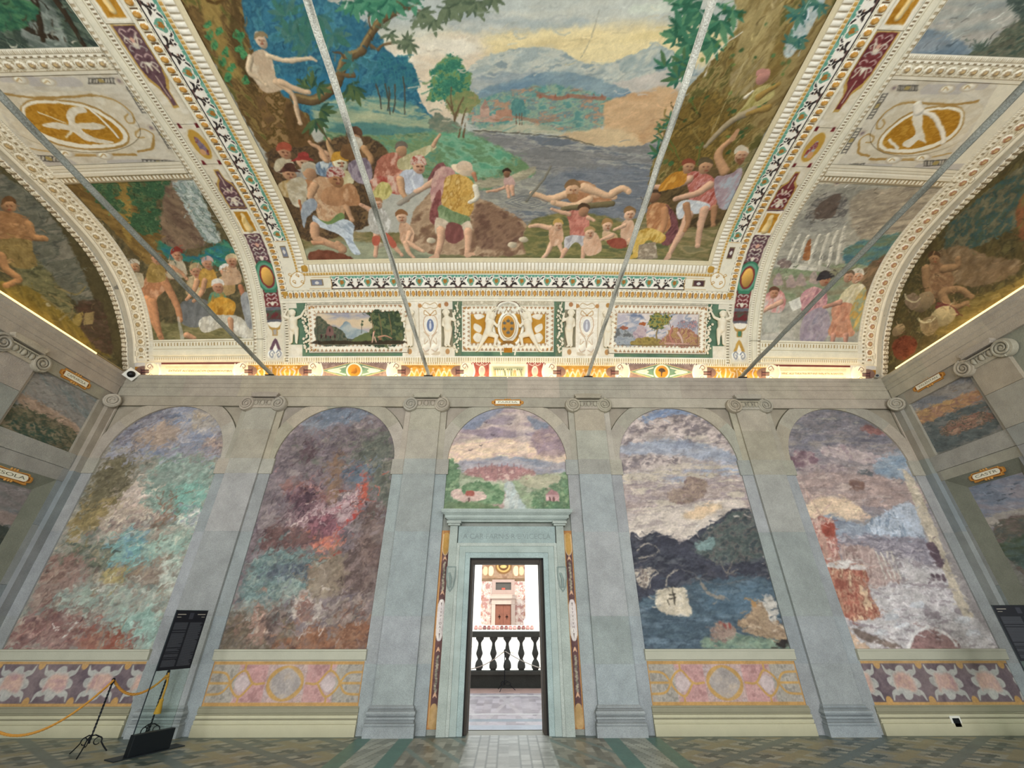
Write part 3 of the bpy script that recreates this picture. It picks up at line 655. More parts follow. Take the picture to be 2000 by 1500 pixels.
MB().use('4a4843').box(-5, 5, 13.24, 13.48, .275, .37).build('bottom_rail', M_STONE, bal, bevel=.012)
MB().use('3e3d39').box(-5, 5, 13.28, 13.50, -.35, .28).build('plinth_wall', M_STONE, bal)
bp = [(.075, 0), (.075, .03), (.10, .05), (.108, .10), (.095, .17), (.07, .215), (.045, .245), (.042, .26), (.06, .30), (.088, .36), (.085, .41), (.06, .48), (.042, .56), (.040, .61), (.052, .64), (.085, .68), (.11, .71), (.11, .75)]
for k in range(13): MB().use('4a4843').lathe([(r, .367+h*1.012) for r, h in bp], (.008+(k-6)*.3782, 13.36, 0), 18).build('baluster', M_STONE, bal, smooth=True)
stanchion(-.06, 12.8, .86, 'dark iron stanchion on the gallery floor beyond the door', 0.1, s=1.6)
rope((-.06, 12.8, .84), (-2.0, 12.6, .74), .34, 'pale rope left of the gallery stanchion, seen through the door', r=.012, col='b9a79a')
rope((-.06, 12.8, .84), (1.9, 12.7, .40), .16, 'pale rope right of the gallery stanchion, seen through the door', r=.012, col='c9bdb0')
b = MB().use('e8e2d4'); b.box(-12, 12, 30, 30.5, -8, .93); b.box(-12, 12, 29.9, 30, .10, .22).box(-12, 12, 29.92, 30, -.25, -.12).box(-12, 12, 29.9, 30.02, .86, .93)
for k in range(9): b.use('efe9dc').box(-11+k*2.6, -10+k*2.6, 29.93, 30, -7, -.3)
cy = b.build('courtyard_front', M_STUCCO); tag(cy, 'sunlit white courtyard facade below the opposite gallery', 'facade')
t = empty('parapet', (0, 30.2, .93), 'pale parapet with dark carved knobs along the opposite gallery', 'parapet')
MB().use('e9e2d3').box(-12, 12, 30.05, 30.45, .93, 1.17).build('parapet_rail', M_STUCCO, t)
for k in range(14):
    c = ('b9837b', 'c08d84', '7d5450', '8a5a54')[k % 4]
    MB().use(c).lathe([(.05, 0), (.11, .03), (.12, .10), (.06, .15), (.09, .18), (.03, .2)], (-1.95+k*.27, 30.0, .955), 12).build('knob', M_STUCCO, t, smooth=True)
for x0, x1, lab in ((-2.62, -1.66, 'white stone pier at the left of the opposite gallery'), (1.05, 2.25, 'white stone pier at the right of the opposite gallery')):
    t = empty('pier', ((x0+x1)/2, 30.3, .93), lab, 'pier', 'piers of the opposite gallery')
    MB().use('f0ebdf').box(x0+.12, x1-.06, 30.1, 30.6, 1.5, 7.0).build('shaft', M_STUCCO, t, bevel=.02)
    MB().use('f0ebdf').box(x0, x1, 30.03, 30.7, 1.17, 1.45).box(x0+.05, x1-.02, 30.06, 30.65, 1.45, 1.53).build('pedestal', M_STUCCO, t, bevel=.02)
fw = Cv(-4.5, .0, 4.5, 7.0, .035, 'd8bda6', 91)
fw.T([(-4.5, 0), (4.5, 0), (4.5, 7), (-4.5, 7)], ['d8c8bc', 'cbb0a0', 'b8958a', 'dccfc4', 'a87f76'], sc=.22, con=3.5, round_=False)
fw.T([(-4.5, 3.95), (4.5, 3.95), (4.5, 7), (-4.5, 7)], ['93755a', 'a0836a', '836550'], sc=.4, round_=False)
fw.T([(-4.5, 3.95), (4.5, 3.95), (4.5, 4.15), (-4.5, 4.15)], ['6f5844', '80684f'], sc=.4, round_=False)
fw.E((-.30, 4.95), .62, .52, '7d5a36'); fw.E((-.30, 4.98), .5, .42, 'c39a5e'); fw.E((-.30, 5.0), .38, .32, '5b4128'); fw.E((-.3, 4.95), .25, .12, 'c9a86c')
for sx in (-1, 1):
    fw.E((-.3+sx*.95, 4.65), .22, .35, 'e3c49c'); fw.E((-.3+sx*1.35, 4.65), .2, .3, 'd7b48c'); fw.E((-.3+sx*1.7, 4.85), .16, .16, '6f3a2c'); fw.L([(-.3+sx*1.15, 4.3), (-.3+sx*1.15, 5.0)], '8a6440', .03)
    for i in range(5):
        fw.E((-.3+sx*1.65, 1.3+i*.52), .10+.08*(i % 2), .14, ('a8776b', '9a6a5c', 'c48a6a', '8e5a50', 'b98f76')[i]); fw.L([(-.3+sx*1.45, 1.2+i*.5), (-.3+sx*1.65, 1.45+i*.5), (-.3+sx*1.9, 1.2+i*.5)], 'b78a74', .03)
fw.age(.05)
grid_obj('gallery_wall', np.stack([fw.X, 34+0*fw.X, fw.Y], -1), fw.lin(1.05), M_FRESCO)
tag(bpy.data.objects['gallery_wall'], 'painted wall of the opposite gallery seen through the door', 'wall', kind='structure')
t = empty('gallery_door', (-.29, 33.9, 0), 'distant brown double door in pale stone surround across the courtyard', 'door')
MB().use('bca698').box(-1.14, .56, 33.8, 34.0, 2.42, 2.78).box(-1.14, -.86, 33.8, 34, .0, 2.42).box(.28, .56, 33.8, 34, .0, 2.42).box(-1.26, .68, 33.7, 34, 2.78, 2.98).box(-1.14, .56, 33.75, 34, 2.98, 3.05).build('stone_surround', M_STUCCO, t, bevel=.02)
MB().use('a89084').box(-1.12, .54, 33.85, 34, 3.05, 3.36).box(-1.12, .54, 33.85, 34, 3.86, 4.05).box(-1.12, -.86, 33.85, 34, 3.36, 3.86).box(.28, .54, 33.85, 34, 3.36, 3.86).build('transom_surround', M_STUCCO, t)
MB().use('55504a').box(-.86, .28, 33.93, 33.98, 3.36, 3.86).build('transom_window', M_PLAS, t)
MB().use('b05a4a').box(-.42, -.16, 33.88, 33.93, 3.37, 3.5).build('red_notice', M_PLAS, t)
for sx in (-1, 1):
    c = -.29+sx*.285
    d = MB().use('80503f').box(c-.28, c+.28, 33.9, 33.96, 0, 2.40).build('door_leaf', M_WOOD, t, bevel=.01)
    MB().use('33201b').box(c-.02-sx*.02, c+.02-sx*.02, 33.87, 33.9, 1.5, 1.78).box(c-.09-sx*.02, c+.09-sx*.02, 33.87, 33.9, 1.62, 1.68).build('lily_ornament', M_IRON, d)
# ------------------------------------------------------------------ the vault: X across the hall, S measured along the curve from the springing
_pr = [(8.36, 6.40), (8.31, 6.5), (8.12, 6.80), (7.86, 7.22), (7.53, 7.61), (7.18, 7.94), (6.73, 8.24), (6.2, 8.46), (5.57, 8.58), (4.78, 8.64), (4.0, 8.66), (3, 8.66), (2, 8.66), (0, 8.66), (-3, 8.66), (-4.9, 8.66)]
def _cr(P, n=24):
    P = np.array(P); out = []; Q = np.vstack([2*P[0]-P[1], P, 2*P[-1]-P[-2]])
    for i in range(1, len(Q)-2):
        p0, p1, p2, p3 = Q[i-1:i+3]; t0 = 0; t1 = np.linalg.norm(p1-p0)**.5; t2 = t1+np.linalg.norm(p2-p1)**.5; t3 = t2+np.linalg.norm(p3-p2)**.5
        for t in np.linspace(t1, t2, n, endpoint=False):
            A1 = (t1-t)/(t1-t0)*p0+(t-t0)/(t1-t0)*p1; A2 = (t2-t)/(t2-t1)*p1+(t-t1)/(t2-t1)*p2; A3 = (t3-t)/(t3-t2)*p2+(t-t2)/(t3-t2)*p3
            B1 = (t2-t)/(t2-t0)*A1+(t-t0)/(t2-t0)*A2; B2 = (t3-t)/(t3-t1)*A2+(t-t1)/(t3-t1)*A3; out.append((t2-t)/(t2-t1)*B1+(t-t1)/(t2-t1)*B2)
    out.append(P[-1]); return np.array(out)
VT = _cr(_pr); VS = np.concatenate([[0], np.cumsum(np.linalg.norm(np.diff(VT, axis=0), axis=1))])
def vault(X, S, off=0.):
    def base(X, S):
        Y = np.interp(S, VS, VT[:, 0]); g = (np.interp(S, VS, VT[:, 1])-6.4)/2.26
        return np.stack([X+0*Y, Y, 6.4+g*(2.26+.4*(1-(X/8.87)**2)+.0085*(X-8.87))], -1)
    P = base(X, S); e = .03; dX = base(X+e, S)-base(X-e, S); dS = base(X, np.minimum(S+e, VS[-1]))-base(X, np.maximum(S-e, 0))
    N = np.cross(dS, dX); N /= np.linalg.norm(N, axis=-1, keepdims=True)+1e-12; N *= np.where(N[..., 2:3] > 0, -1, 1)
    return P+N*np.asarray(off)[..., None] if np.ndim(off) else P+N*off
def cut(cv, x0, x1, y0, y1, name, parent=None, off=.01, mat_=None, gain=1., mask=None, place=vault):
    i0, i1 = [int(round((v-cv.x0)/cv.res)) for v in (x0, x1)]; j0, j1 = [int(round((v-cv.y0)/cv.res)) for v in (y0, y1)]
    i0, j0 = max(0, i0), max(0, j0); w = (slice(j0, min(cv.Hn, j1+1)), slice(i0, min(cv.W, i1+1)))
    P = place(cv.X[w], cv.Y[w], off+cv.H[w])
    sub = np.clip(L3(np.clip(cv.C[w], 0, 1))/np.asarray(gain), 0, .95)
    return grid_obj(name, P, sub, mat_ or M_FRESCO, parent, None if mask is None else mask[w])
xs, ss = np.meshgrid(np.linspace(-8.93, 8.93, 90), np.concatenate([np.linspace(0, 7.3, 110), np.linspace(7.4, VS[-1], 30)]))
tag(grid_obj('ceiling', vault(xs, ss, -.02), np.ones(xs.shape+(3,))*L3('cfc7b0'), M_STUCCO), kind='structure')
GV = (.97, .95, .90)
# ------------------------------------------------------------------ brush work of the frescoes and ornaments (5 mm steps on each surface)
OPS = {}
OPS['ceiling'] = '''
T aeb4ad,b9bdb2,c6c4b2 1.4 0 85.8 6 2 2.6 1 0|-378 1503 1269 14 440 -584 -1895 -32
T c9c6b0,d6cdb0,cfc6ae 42 11 56.6 6 4 2.4|-436 1317 1056 21 40 -86 -686 -51 -442 14
T e2cd93,e8d5a0,d9c48f 31 11 42 7 6|-54 1306 339 25 311 -5 36 -82 -423 1 -111 31 -170 -34
T e3d2b4,dcc8aa,e6dcc4 39 12 45 4 -4|-421 1268 277 38 88 -50 30 -113 -246 -81 -141 125
T a3aca8,b5b8ae,cac8b8 13 13 20.8 5 3 3 0.8|-195 1364 287 -10 176 -12 -263 -26 -176 11
T d6d1bb,c2c3b4 10 6.4 17.9 5 3 2 0.8|-67 1358 244 8 -114 -21
T c9cfba,d2d5c0 7.7 3.9 18 4 2 2 0.8|345 1382 115 -5 -24 -14 -101 1
L 8f8b7a 1.1 1.1 0 0.8|251 1367 -10 -40 -8 -37 -18 -35
T 9fa9a3,b6bbae,c6c5b3,8c9a99 2.2 2.9 17.5 3 12 3|-155 1187 52 55 86 27 99 13 69 -9 58 -26 80 -8 58 18 64 22 18 15 26 -10 28 -17 57 -7 57 -148 -760 -9
T 93a29d,a8b1a8,c2c3b0 1.7 2.9 14.5 2 50|340 1254 66 26 19 16 31 -12 40 -17 -64 -33 -83 -15
T 8d9a9c,a3aaa6,b7b7a8 4.6 6.1 21.4 4 -6|-106 1201 89 12 119 3 114 -13 118 -27 5 -22 -431 3
T d0c6b4,bdb7aa,c9bfb0 4.6 6.2 21.7 3 14|316 1183 92 23 102 29 34 -6 3 -52 -141 -22
T 6f8a98,7f959c,8b9ea0 4.7 6.3 25.2 3 8|-109 1154 100 33 143 30 114 -13 112 -30 31 -27 -161 -41 -343 -11
T 5f8f86,7da08e,96a68a,6a8a8c,b08f72 6.6 8.2 14.8 2 8 3|-128 1119 102 39 131 23 115 -9 70 -19 55 -22 -35 -82 -158 -16 -268 13
L a2674f 4.8 6.4 0 0.75|90 1150 68 -9 49 7 101 -5
L a87a60 5.1 6.8 0 0.7|16 1083 79 -13 70 7
T 94604c 1.3 0 19.2 1 0 2.2 1 0|93 1140 5 16 8 -15
T 94604c 1.3 0 19.2 1 0 2.2 1 0|143 1141 5 15 8 -15
T 94604c 1.3 0 19.2 1 0 2.2 1 0|185 1141 4 16 9 -16
T 94604c 1.3 0 19.3 1 0 2.2 1 0|268 1142 4 16 10 -16
T 94604c 1.3 0 19.3 1 0 2.2 1 0|293 1143 4 15 10 -15
T c9a377,d2ae82,c39a6e 8.7 8.7 41.8 3 3|314 1131 91 28 128 13 63 -180 -144 -12 -112 8 -42 26 31 27
T d8bd91,c9ae86 11 7.2 25.4 4|188 1027 175 23 124 -60 -146 -8 -133 27
T 807f7b,95928a,77787a,a8a598,6f757a 3.9 5.9 17.6 9 -4 3.4|-323 975 153 57 178 -7 182 -12 113 -26 147 4 128 1 90 -274 -262 -74 -394 19 -291 89 58 146
T a9a593,8b8a80,b5b09b 16 16 14.4 5 -10 3 0.8|-127 868 156 31 197 -29 88 -55 -176 -84 -210 21
T 6f757c,7f848a,666e78 21 13 14.7 8 -3 3 0.8|128 869 440 37 52 -167 -331 -40
L a19e94 1.7 1.3 0 0.7|171 760 33 2 128 -7
L 5d6064 1.8 1.3 0 0.7|-100 674 86 -7 19 7
L 6b7078 1.5 1.1 0 0.7|-165 931 32 2 72 -2
L 5d6064 1.8 1.3 0 0.7|14 688 41 2 119 6
L b9b5a6 1.7 1.2 0 0.7|10 823 37 -4 105 -1
L a19e94 1.6 1.2 0 0.7|403 852 74 4 77 8
L 5d6064 1.5 1.2 0 0.7|336 941 58 -5 55 14
L 5d6064 1.6 1.2 0 0.7|96 903 53 -3 39 10
L 5d6064 1.7 1.3 0 0.7|3 787 55 4 61 5
L 6b7078 1.7 1.3 0 0.7|251 787 46 4 67 6
L a19e94 1.5 1.1 0 0.7|330 963 52 1 31 3
L b9b5a6 1.8 1.3 0 0.7|251 681 84 1 74 -8
L a19e94 1.6 1.2 0 0.7|253 844 72 -1 60 7
L b9b5a6 1.6 1.2 0 0.7|34 829 73 -3 39 6
L 5d6064 1.7 1.3 0 0.7|-129 699 47 2 83 -2
L b9b5a6 1.5 1.1 0 0.7|-17 971 58 -3 29 7
L a19e94 1.7 1.3 0 0.7|148 731 63 3 86 1
L b9b5a6 1.7 1.3 0 0.7|316 764 82 3 58 -1
L b9b5a6 1.5 1.2 0 0.7|-44 916 69 0 57 3
L b9b5a6 1.5 1.1 0 0.7|432 959 75 0 24 -5
L b9b5a6 1.6 1.2 0 0.7|491 909 45 -3 53 3
L b9b5a6 1.7 1.3 0 0.7|-64 758 77 1 54 -7
L 5d6064 1.6 1.2 0 0.7|-87 854 30 -2 114 7
L a19e94 1.5 1.1 0 0.7|62 936 29 -2 93 -1
L b9b5a6 1.7 1.3 0 0.7|512 784 66 6 50 1
L 5d6064 1.5 1.1 0 0.7|144 970 40 -5 80 1
T 6d8a5f,7c9467,5f9074,8c9c70,5a7a58 5.7 7.5 22.6 2.4 -15 3|-618 1065 107 12 169 -14 120 -18 104 -34 99 -36 106 -76 -8 -30 -109 -31 -81 -26 -154 46 -193 12 -219 33
T 5f9a78,74a884,86b08c,6b8f66 15 11 16.8 2 -20 3|-259 1032 98 3 97 -42 73 -56 -97 -69 -135 20
T c4b896,9d957c 8 6 16.1 4 10|-128 854 109 14 109 41 -6 -34 -104 -42 -90 -8
T 2f6478,3b7486,2a5a70,4a8490,38707a 2.9 7.2 23.1 1.6 30 2.6|-672 1493 113 0 49 -97 72 -38 41 -31 12 -10 35 -69 39 -33 20 -80 34 -86 -199 -23 -128 38 -177 -14 -109 82
T 2c6f8c,3a7d96 16 9.4 22 2 0 2 0.8|-754 1203 156 -1 130 13 -55 -72 -202 -13
T 5b8a80,7c9c86,a7b08c,4d7f80,6f978c 8.5 8.5 20.3 4 -8 2.6|-646 1121 156 22 161 -16 72 -78 -163 -23 -204 22
T a9ae86,b6b890,8fa080 14 6.8 17.1 6 -4 2 0.8|-659 1090 140 14 181 -22 81 -37 -260 10
T 4f7d78,5f8a7c 7 5.3 15.8 4 -3|-627 1040 113 27 135 -14 121 -11 -127 -17 -159 2
T 2c5f74,3a7080 2 6.8 8.1 1 0 2.6|-471 1343 31 7 31 -21 -17 -36 -36 -12 -25 24
T 2f687a,3b7a7e,2a5b70 2.2 8.7 8.74 1.2 0 2.6|-409 1228 12 25 24 13 19 -15 0 -25 -30 -2
T 2f687a,3b7a7e,2a5b70 2.3 9.1 9.12 1.2 0 2.6|-438 1187 12 25 24 13 18 -15 -1 -25 -29 -2
T 2f687a,3b7a7e,2a5b70 2.2 8.9 8.91 1.2 0 2.6|-375 1202 16 36 34 19 29 -22 0 -37 -43 -3
T 2f687a,3b7a7e,2a5b70 2.3 9.2 9.16 1.2 0 2.6|-363 1175 15 34 32 18 27 -21 1 -35 -40 -3
L 4d4a3c 2.6 1.9|-423 1180 2 -35 -4 -37
L 4d4a3c 2.6 1.9|-395 1179 0 -42 -6 -45
L 4d4a3c 2.6 1.9|-363 1179 -10 -40 -17 -43
L 4d4a3c 2.6 1.9|-333 1201 -6 -53 -14 -56
L 4d4a3c 2.6 1.9|-384 1172 -8 -33 -14 -35
T 35725e,4a8a6a,2f6854,5f9a74,6f8a54 2.3 11 10.7 1.2 0 3|-269 1134 12 45 18 43 41 31 42 5 17 -29 20 -28 -14 -41 -35 -15 -42 -11
T 8a8f5a,7a8a58,9a8f5e 3.2 11 9.74 1.3 0 2.6|-192 1150 75 7 20 -22 -41 -40 -52 -3 -19 27
L 6f5a40 3.6 1.7|-198 1037 11 42 -5 40 3 53
L 6f5a40 3.6 1.6|-187 1076 22 43 14 23
L 6f5a40 3.6 1.6|-192 1103 -15 31
L 6f5a40 3.8 1.7|-179 1014 18 57 19 40
L 6f5a40 3.9 1.8|-163 1014 11 48
T 6a7a68,8a8a72 3.4 8.6 10.3 1.4|-276 1062 26 30 33 -5 48 -38 -37 -21 -53 9
T c3a28c,b89682 1.7 0 10 1 0 2.2 1 0|-129 1066 2 19 28 1 1 25 15 22 15 -25 0 -22 33 0 -1 -20
T a98674 1.3 0 19.6 1 0 2.2 1 0|-95 1108 14 31 13 -31
T b58a70,a87d64 1.7 1.7 10.1 1 0 2.2 1 0|-48 1069 1 33 55 7 3 -39
T b7b396,c2bca0,9da78c 11 7 15.8 5|-126 1032 134 31 106 -9 74 -27 -162 5
L 565448 2.1 1.8|-125 1037 98 -5 143 -9 92 -10 95 -24
T 4f7f7c,5f8f84 2.5 6.6 8.22|8 1088 -1 39 20 13 25 -20 -3 -32
L 6f5040 1.7 1.4|22 1058 0 35
L 6f5040 1.7 1.4|33 1058 -1 35
L 6f5040 1.7 1.4|42 1058 -2 35
T 6b5430,7d6238,574325,8f7442,65602f 3 6 16.6 3 -62 2.8|-827 1502 173 0 -65 -95 -34 -88 -4 -62 5 -82 40 -53 42 -37 -30 -53 18 -44 -119 -26 -71 2 -14 183 -3 137 -10 103
T 93783f,a08648,7d6535 6.9 4.1 12.3 4 -70 2.2 0.85|-794 1447 51 0 -55 -82 -26 -82 1 -65 -31 -14 -13 79 21 82
T 4a3a20,5a4628 5.8 4.3 11.5 4 -70 2 0.8|-745 1397 -4 -44 -38 -96 4 -96 -28 7 -2 89 24 74
L 5a421f 5.2 2.6|-819 1386 17 -6 26 8
T 6e5434,826339,54421f,97774c 5.2 7 14 1.5 30 3|-784 1190 66 -45 35 -71 -13 -86 -105 -26 -45 55
T 4f3b22,5e4629,6d5030 8.9 7.1 12.4 2 70 2 0.8|-729 1122 50 -40 -28 -103 -68 1
T 3d7a4c,58955a,2f6440 1.4 4.1 6.86 1 0 2.6|-862 1333 19 13 7 -6 -12 -12 -11 -3
T 3d7a4c,58955a,2f6440 1.4 4.3 7.2 1 0 2.6|-873 1286 19 13 8 -6 -12 -14 -12 -2
T 3d7a4c,58955a,2f6440 1.5 4.4 7.32 1 0 2.6|-852 1267 19 13 8 -6 -12 -14 -12 -2
T 3d7a4c,58955a,2f6440 1.4 4.2 6.98 1 0 2.6|-796 1309 19 13 8 -6 -11 -13 -12 -2
T 3d7a4c,58955a,2f6440 1.4 4.3 7.25 1 0 2.6|-808 1273 20 13 8 -6 -12 -14 -12 -2
T 3d7a4c,58955a,2f6440 1.6 4.7 7.82 1 0 2.6|-884 1201 21 15 9 -7 -14 -16 -12 -2
T 3d7a4c,58955a,2f6440 1.4 4.2 7.02 1 0 2.6|-788 1303 19 13 8 -6 -11 -13 -12 -2
T 3d7a4c,58955a,2f6440 1.6 4.7 7.85 1 0 2.6|-834 1193 21 15 8 -7 -12 -15 -13 -3
T 3d7a4c,58955a,2f6440 1.4 4.2 6.97 1 0 2.6|-841 1316 19 13 8 -6 -12 -13 -11 -3
T 3d7a4c,58955a,2f6440 1.5 4.6 7.61 1 0 2.6|-857 1228 20 14 8 -7 -12 -14 -13 -3
T 3d7a4c,58955a,2f6440 1.5 4.4 7.34 1 0 2.6|-804 1260 19 14 8 -7 -12 -14 -11 -2
T 3d7a4c,58955a,2f6440 1.4 4.2 7.03 1 0 2.6|-873 1309 19 13 8 -6 -13 -13 -11 -3
T 3d7a4c,58955a,2f6440 1.5 4.5 7.5 1 0 2.6|-875 1244 20 14 8 -7 -12 -14 -12 -2
L 6b5638 16 7.2 0.3|-694 1145 56 -10 55 24 43 28 27 42 26 24 43 15 33 35 47 38 53 23 37 30
L 99804f 4.4 2.2 0 0.8|-683 1151 48 -9 51 22 38 29 24 39 29 26 44 16 33 31 49 40
L 6b5638 4.9 2.8 0.2|-410 1281 17 -9 18 11 31 5
L 5b4a32 2.6 1.6|-395 1320 -7 15 10 23 -7 25
L 5b4a32 4.3 2.2|-499 1253 -8 10 -20 4
L 6b5638 7.6 3 0.2|-530 1208 43 -4 6 6
L 5b4a32 3.1 1.8|-326 1363 46 3 36 -7
T 4f5e48 1.2 0 16.2|-350 1311 13 1 13 7 -15 -1
T 5f6c52 1.2 0 16.3|-350 1311 10 -8 17 -2 -12 9
T 6d7a5c 1.2 0 16.4|-350 1311 -1 -14 10 -14 1 18
T 4f5e48 1.2 0 16.4|-350 1311 -9 -8 -4 -12 11 10
T 5f6c52 1.2 0 16.3|-350 1311 -15 -2 -16 -11 19 4
T 4f5e48 1.2 0 16|-364 1323 -8 6 -13 1 10 -6
T 5f6c52 1.2 0 15.8|-364 1323 4 11 -5 11 -4 -13
T 6d7a5c 1.2 0 15.9|-364 1323 15 6 12 14 -18 -8
T 4f5e48 1.2 0 16|-364 1323 8 -4 14 1 -11 5
T 4f5e48 1.2 0 16.4|-317 1296 14 -2 16 6 -16 1
T 5f6c52 1.2 0 16.6|-317 1296 9 -11 18 -5 -11 12
T 6d7a5c 1.3 0 16.7|-317 1296 -4 -17 8 -17 4 20
T 4f5e48 1.2 0 16.7|-317 1296 -11 -8 -7 -14 14 10
T 5f6c52 1.2 0 16.6|-317 1296 -16 -1 -19 -9 21 1
T 4f5e48 1.3 0 16.7|-296 1287 10 -8 18 -1 -13 9
T 5f6c52 1.3 0 16.8|-296 1287 3 -15 15 -11 -5 17
T 6d7a5c 1.3 0 16.9|-296 1287 -10 -17 4 -21 10 21
T 4f5e48 1.3 0 16.8|-296 1287 -13 -8 -8 -14 15 10
T 5f6c52 1.3 0 16.7|-296 1287 -18 -2 -20 -11 23 3
T 6d7a5c 1.2 0 16.6|-296 1287 -17 8 -26 -2 21 -9
T 4f5e48 1.2 0 16.3|-302 1296 -2 8 -10 6 4 -10
T 5f6c52 1.2 0 16.3|-302 1296 8 10 -1 13 -8 -13
T 6d7a5c 1.2 0 16.3|-302 1296 16 6 12 13 -18 -8
T 4f5e48 1.2 0 16.4|-302 1296 11 -3 13 3 -12 3
T 5f6c52 1.2 0 16.6|-302 1296 6 -10 14 -6 -8 11
T 4f5e48 1.1 0 15.2|-253 1359 19 3 17 12 -22 -4
T 5f6c52 1.1 0 15.3|-253 1359 21 -5 27 6 -26 5
T 6d7a5c 1.2 0 15.5|-253 1359 17 -15 30 -5 -21 17
T 4f5e48 1.2 0 15.5|-253 1359 3 -14 15 -11 -4 17
T 5f6c52 1.2 0 15.6|-253 1359 -7 -17 6 -21 8 22
T 6d7a5c 1.2 0 15.7|-253 1359 -20 -16 -9 -26 24 21
T 4f5e48 1.2 0 15.5|-253 1359 -18 -5 -15 -15 21 8
T 4f5e48 1.2 0 15.7|-220 1341 14 -6 20 1 -17 7
T 5f6c52 1.2 0 15.8|-220 1341 7 -14 20 -10 -10 17
T 6d7a5c 1.2 0 15.9|-220 1341 -5 -19 10 -21 5 24
T 4f5e48 1.2 0 15.8|-220 1341 -12 -10 -5 -16 14 13
T 5f6c52 1.2 0 15.8|-220 1341 -20 -4 -18 -15 24 6
T 6d7a5c 1.2 0 15.6|-220 1341 -21 6 -29 -6 27 -6
T 4f5e48 1.1 0 14.8|-179 1375 17 11 9 19 -20 -14
T 5f6c52 1.1 0 14.8|-179 1375 25 7 20 19 -29 -9
T 6d7a5c 1.1 0 14.9|-179 1375 31 0 32 15 -37 -1
T 4f5e48 1.1 0 15|-179 1375 19 -6 26 4 -24 6
T 5f6c52 1.1 0 15.2|-179 1375 17 -14 31 -4 -23 16
T 6d7a5c 1.1 0 15.3|-179 1375 10 -22 31 -15 -15 26
T 4f5e48 1.1 0 15.3|-179 1375 -1 -17 14 -16 -1 20
T 5f6c52 1.2 0 15.4|-179 1375 -11 -20 6 -24 11 25
T 6d7a5c 1.2 0 15.4|-179 1375 -22 -19 -8 -30 26 25
T 4f5e48 1.1 0 14.7|-128 1390 21 -5 28 6 -27 5
T 5f6c52 1.1 0 14.9|-128 1390 19 -14 34 -4 -25 16
T 6d7a5c 1.1 0 15.1|-128 1390 11 -24 33 -17 -16 29
T 4f5e48 1.1 0 15|-128 1390 -3 -18 14 -19 1 23
T 5f6c52 1.1 0 15.1|-128 1390 -15 -20 3 -27 15 26
T 6d7a5c 1.1 0 15.1|-128 1390 -28 -17 -15 -31 33 23
T 4f5e48 1.1 0 14.9|-128 1390 -23 -5 -21 -16 28 7
T 5f6c52 1.1 0 14.8|-128 1390 -28 3 -32 -11 33 -2
T 4f5e48 1.1 0 14.9|-94 1381 17 -7 23 2 -21 7
T 5f6c52 1.1 0 15.1|-94 1381 12 -15 26 -9 -16 18
T 6d7a5c 1.1 0 15.2|-94 1381 1 -22 20 -21 -3 27
T 4f5e48 1.1 0 15.2|-94 1381 -9 -14 3 -18 10 17
T 5f6c52 1.1 0 15.2|-94 1381 -19 -12 -11 -21 23 15
T 6d7a5c 1.1 0 15.1|-94 1381 -28 -4 -26 -18 34 6
T 4f5e48 1.1 0 14.9|-94 1381 -18 4 -23 -4 22 -5
T 4f5e48 1.1 0 14.7|-51 1395 17 -4 21 4 -21 5
T 5f6c52 1.1 0 14.8|-51 1395 13 -13 25 -7 -17 16
T 6d7a5c 1.1 0 15|-51 1395 1 -20 19 -20 -4 25
T 4f5e48 1.1 0 14.9|-51 1395 -10 -12 1 -17 10 15
T 5f6c52 1.1 0 14.9|-51 1395 -20 -7 -15 -18 24 10
T 6d7a5c 1.1 0 14.7|-51 1395 -26 3 -28 -10 31 -2
T 2f6450 1.1 0 15.2|-431 1380 12 -9 23 -2 -16 10
T 3d7a5c 1.2 0 15.3|-431 1380 5 -17 21 -11 -8 19
T 4f8a68 1.2 0 15.5|-431 1380 -7 -22 10 -23 8 27
T 2f6450 1.2 0 15.4|-431 1380 -13 -13 -4 -19 15 17
T 3d7a5c 1.2 0 15.4|-431 1380 -22 -11 -17 -20 27 13
T 4f8a68 1.1 0 15.3|-431 1380 -28 -3 -30 -18 34 6
T 2f6450 1.1 0 15.1|-431 1380 -16 5 -24 -5 21 -5
T 2f6450 1.1 0 15|-385 1392 14 -11 26 -2 -18 12
T 3d7a5c 1.1 0 15.1|-385 1392 7 -19 26 -12 -11 22
T 4f8a68 1.1 0 15.3|-385 1392 -4 -25 18 -24 2 31
T 2f6450 1.1 0 15.2|-385 1392 -12 -17 2 -20 13 21
T 3d7a5c 1.1 0 15.2|-385 1392 -22 -16 -12 -26 26 21
T 4f8a68 1.1 0 15.2|-385 1392 -32 -12 -27 -26 38 15
T 2f6450 1.1 0 15|-385 1392 -23 -2 -25 -12 28 2
T 3d7a5c 1.1 0 14.9|-385 1392 -24 6 -33 -6 29 -7
T 2f6450 1.1 0 14.8|-329 1394 19 -9 29 2 -24 10
T 3d7a5c 1.1 0 15|-329 1394 15 -17 33 -7 -21 19
T 4f8a68 1.1 0 15.1|-329 1394 6 -25 31 -20 -11 31
T 2f6450 1.1 0 15.1|-329 1394 -4 -19 12 -19 3 23
T 3d7a5c 1.1 0 15.2|-329 1394 -15 -22 2 -28 17 28
T 4f8a68 1.1 0 15.2|-329 1394 -28 -21 -12 -34 32 28
T 2f6450 1.1 0 15.1|-329 1394 -24 -10 -17 -21 27 13
T 3d7a5c 1.1 0 15|-329 1394 -30 -5 -31 -19 37 7
T 4f8a68 1.1 0 14.9|-329 1394 -34 4 -41 -14 41 -3
T 2f6450 1.1 0 14.8|-273 1398 14 -10 25 -1 -18 11
T 3d7a5c 1.1 0 14.9|-273 1398 7 -18 25 -12 -11 21
T 4f8a68 1.1 0 15.1|-273 1398 -6 -23 15 -25 5 29
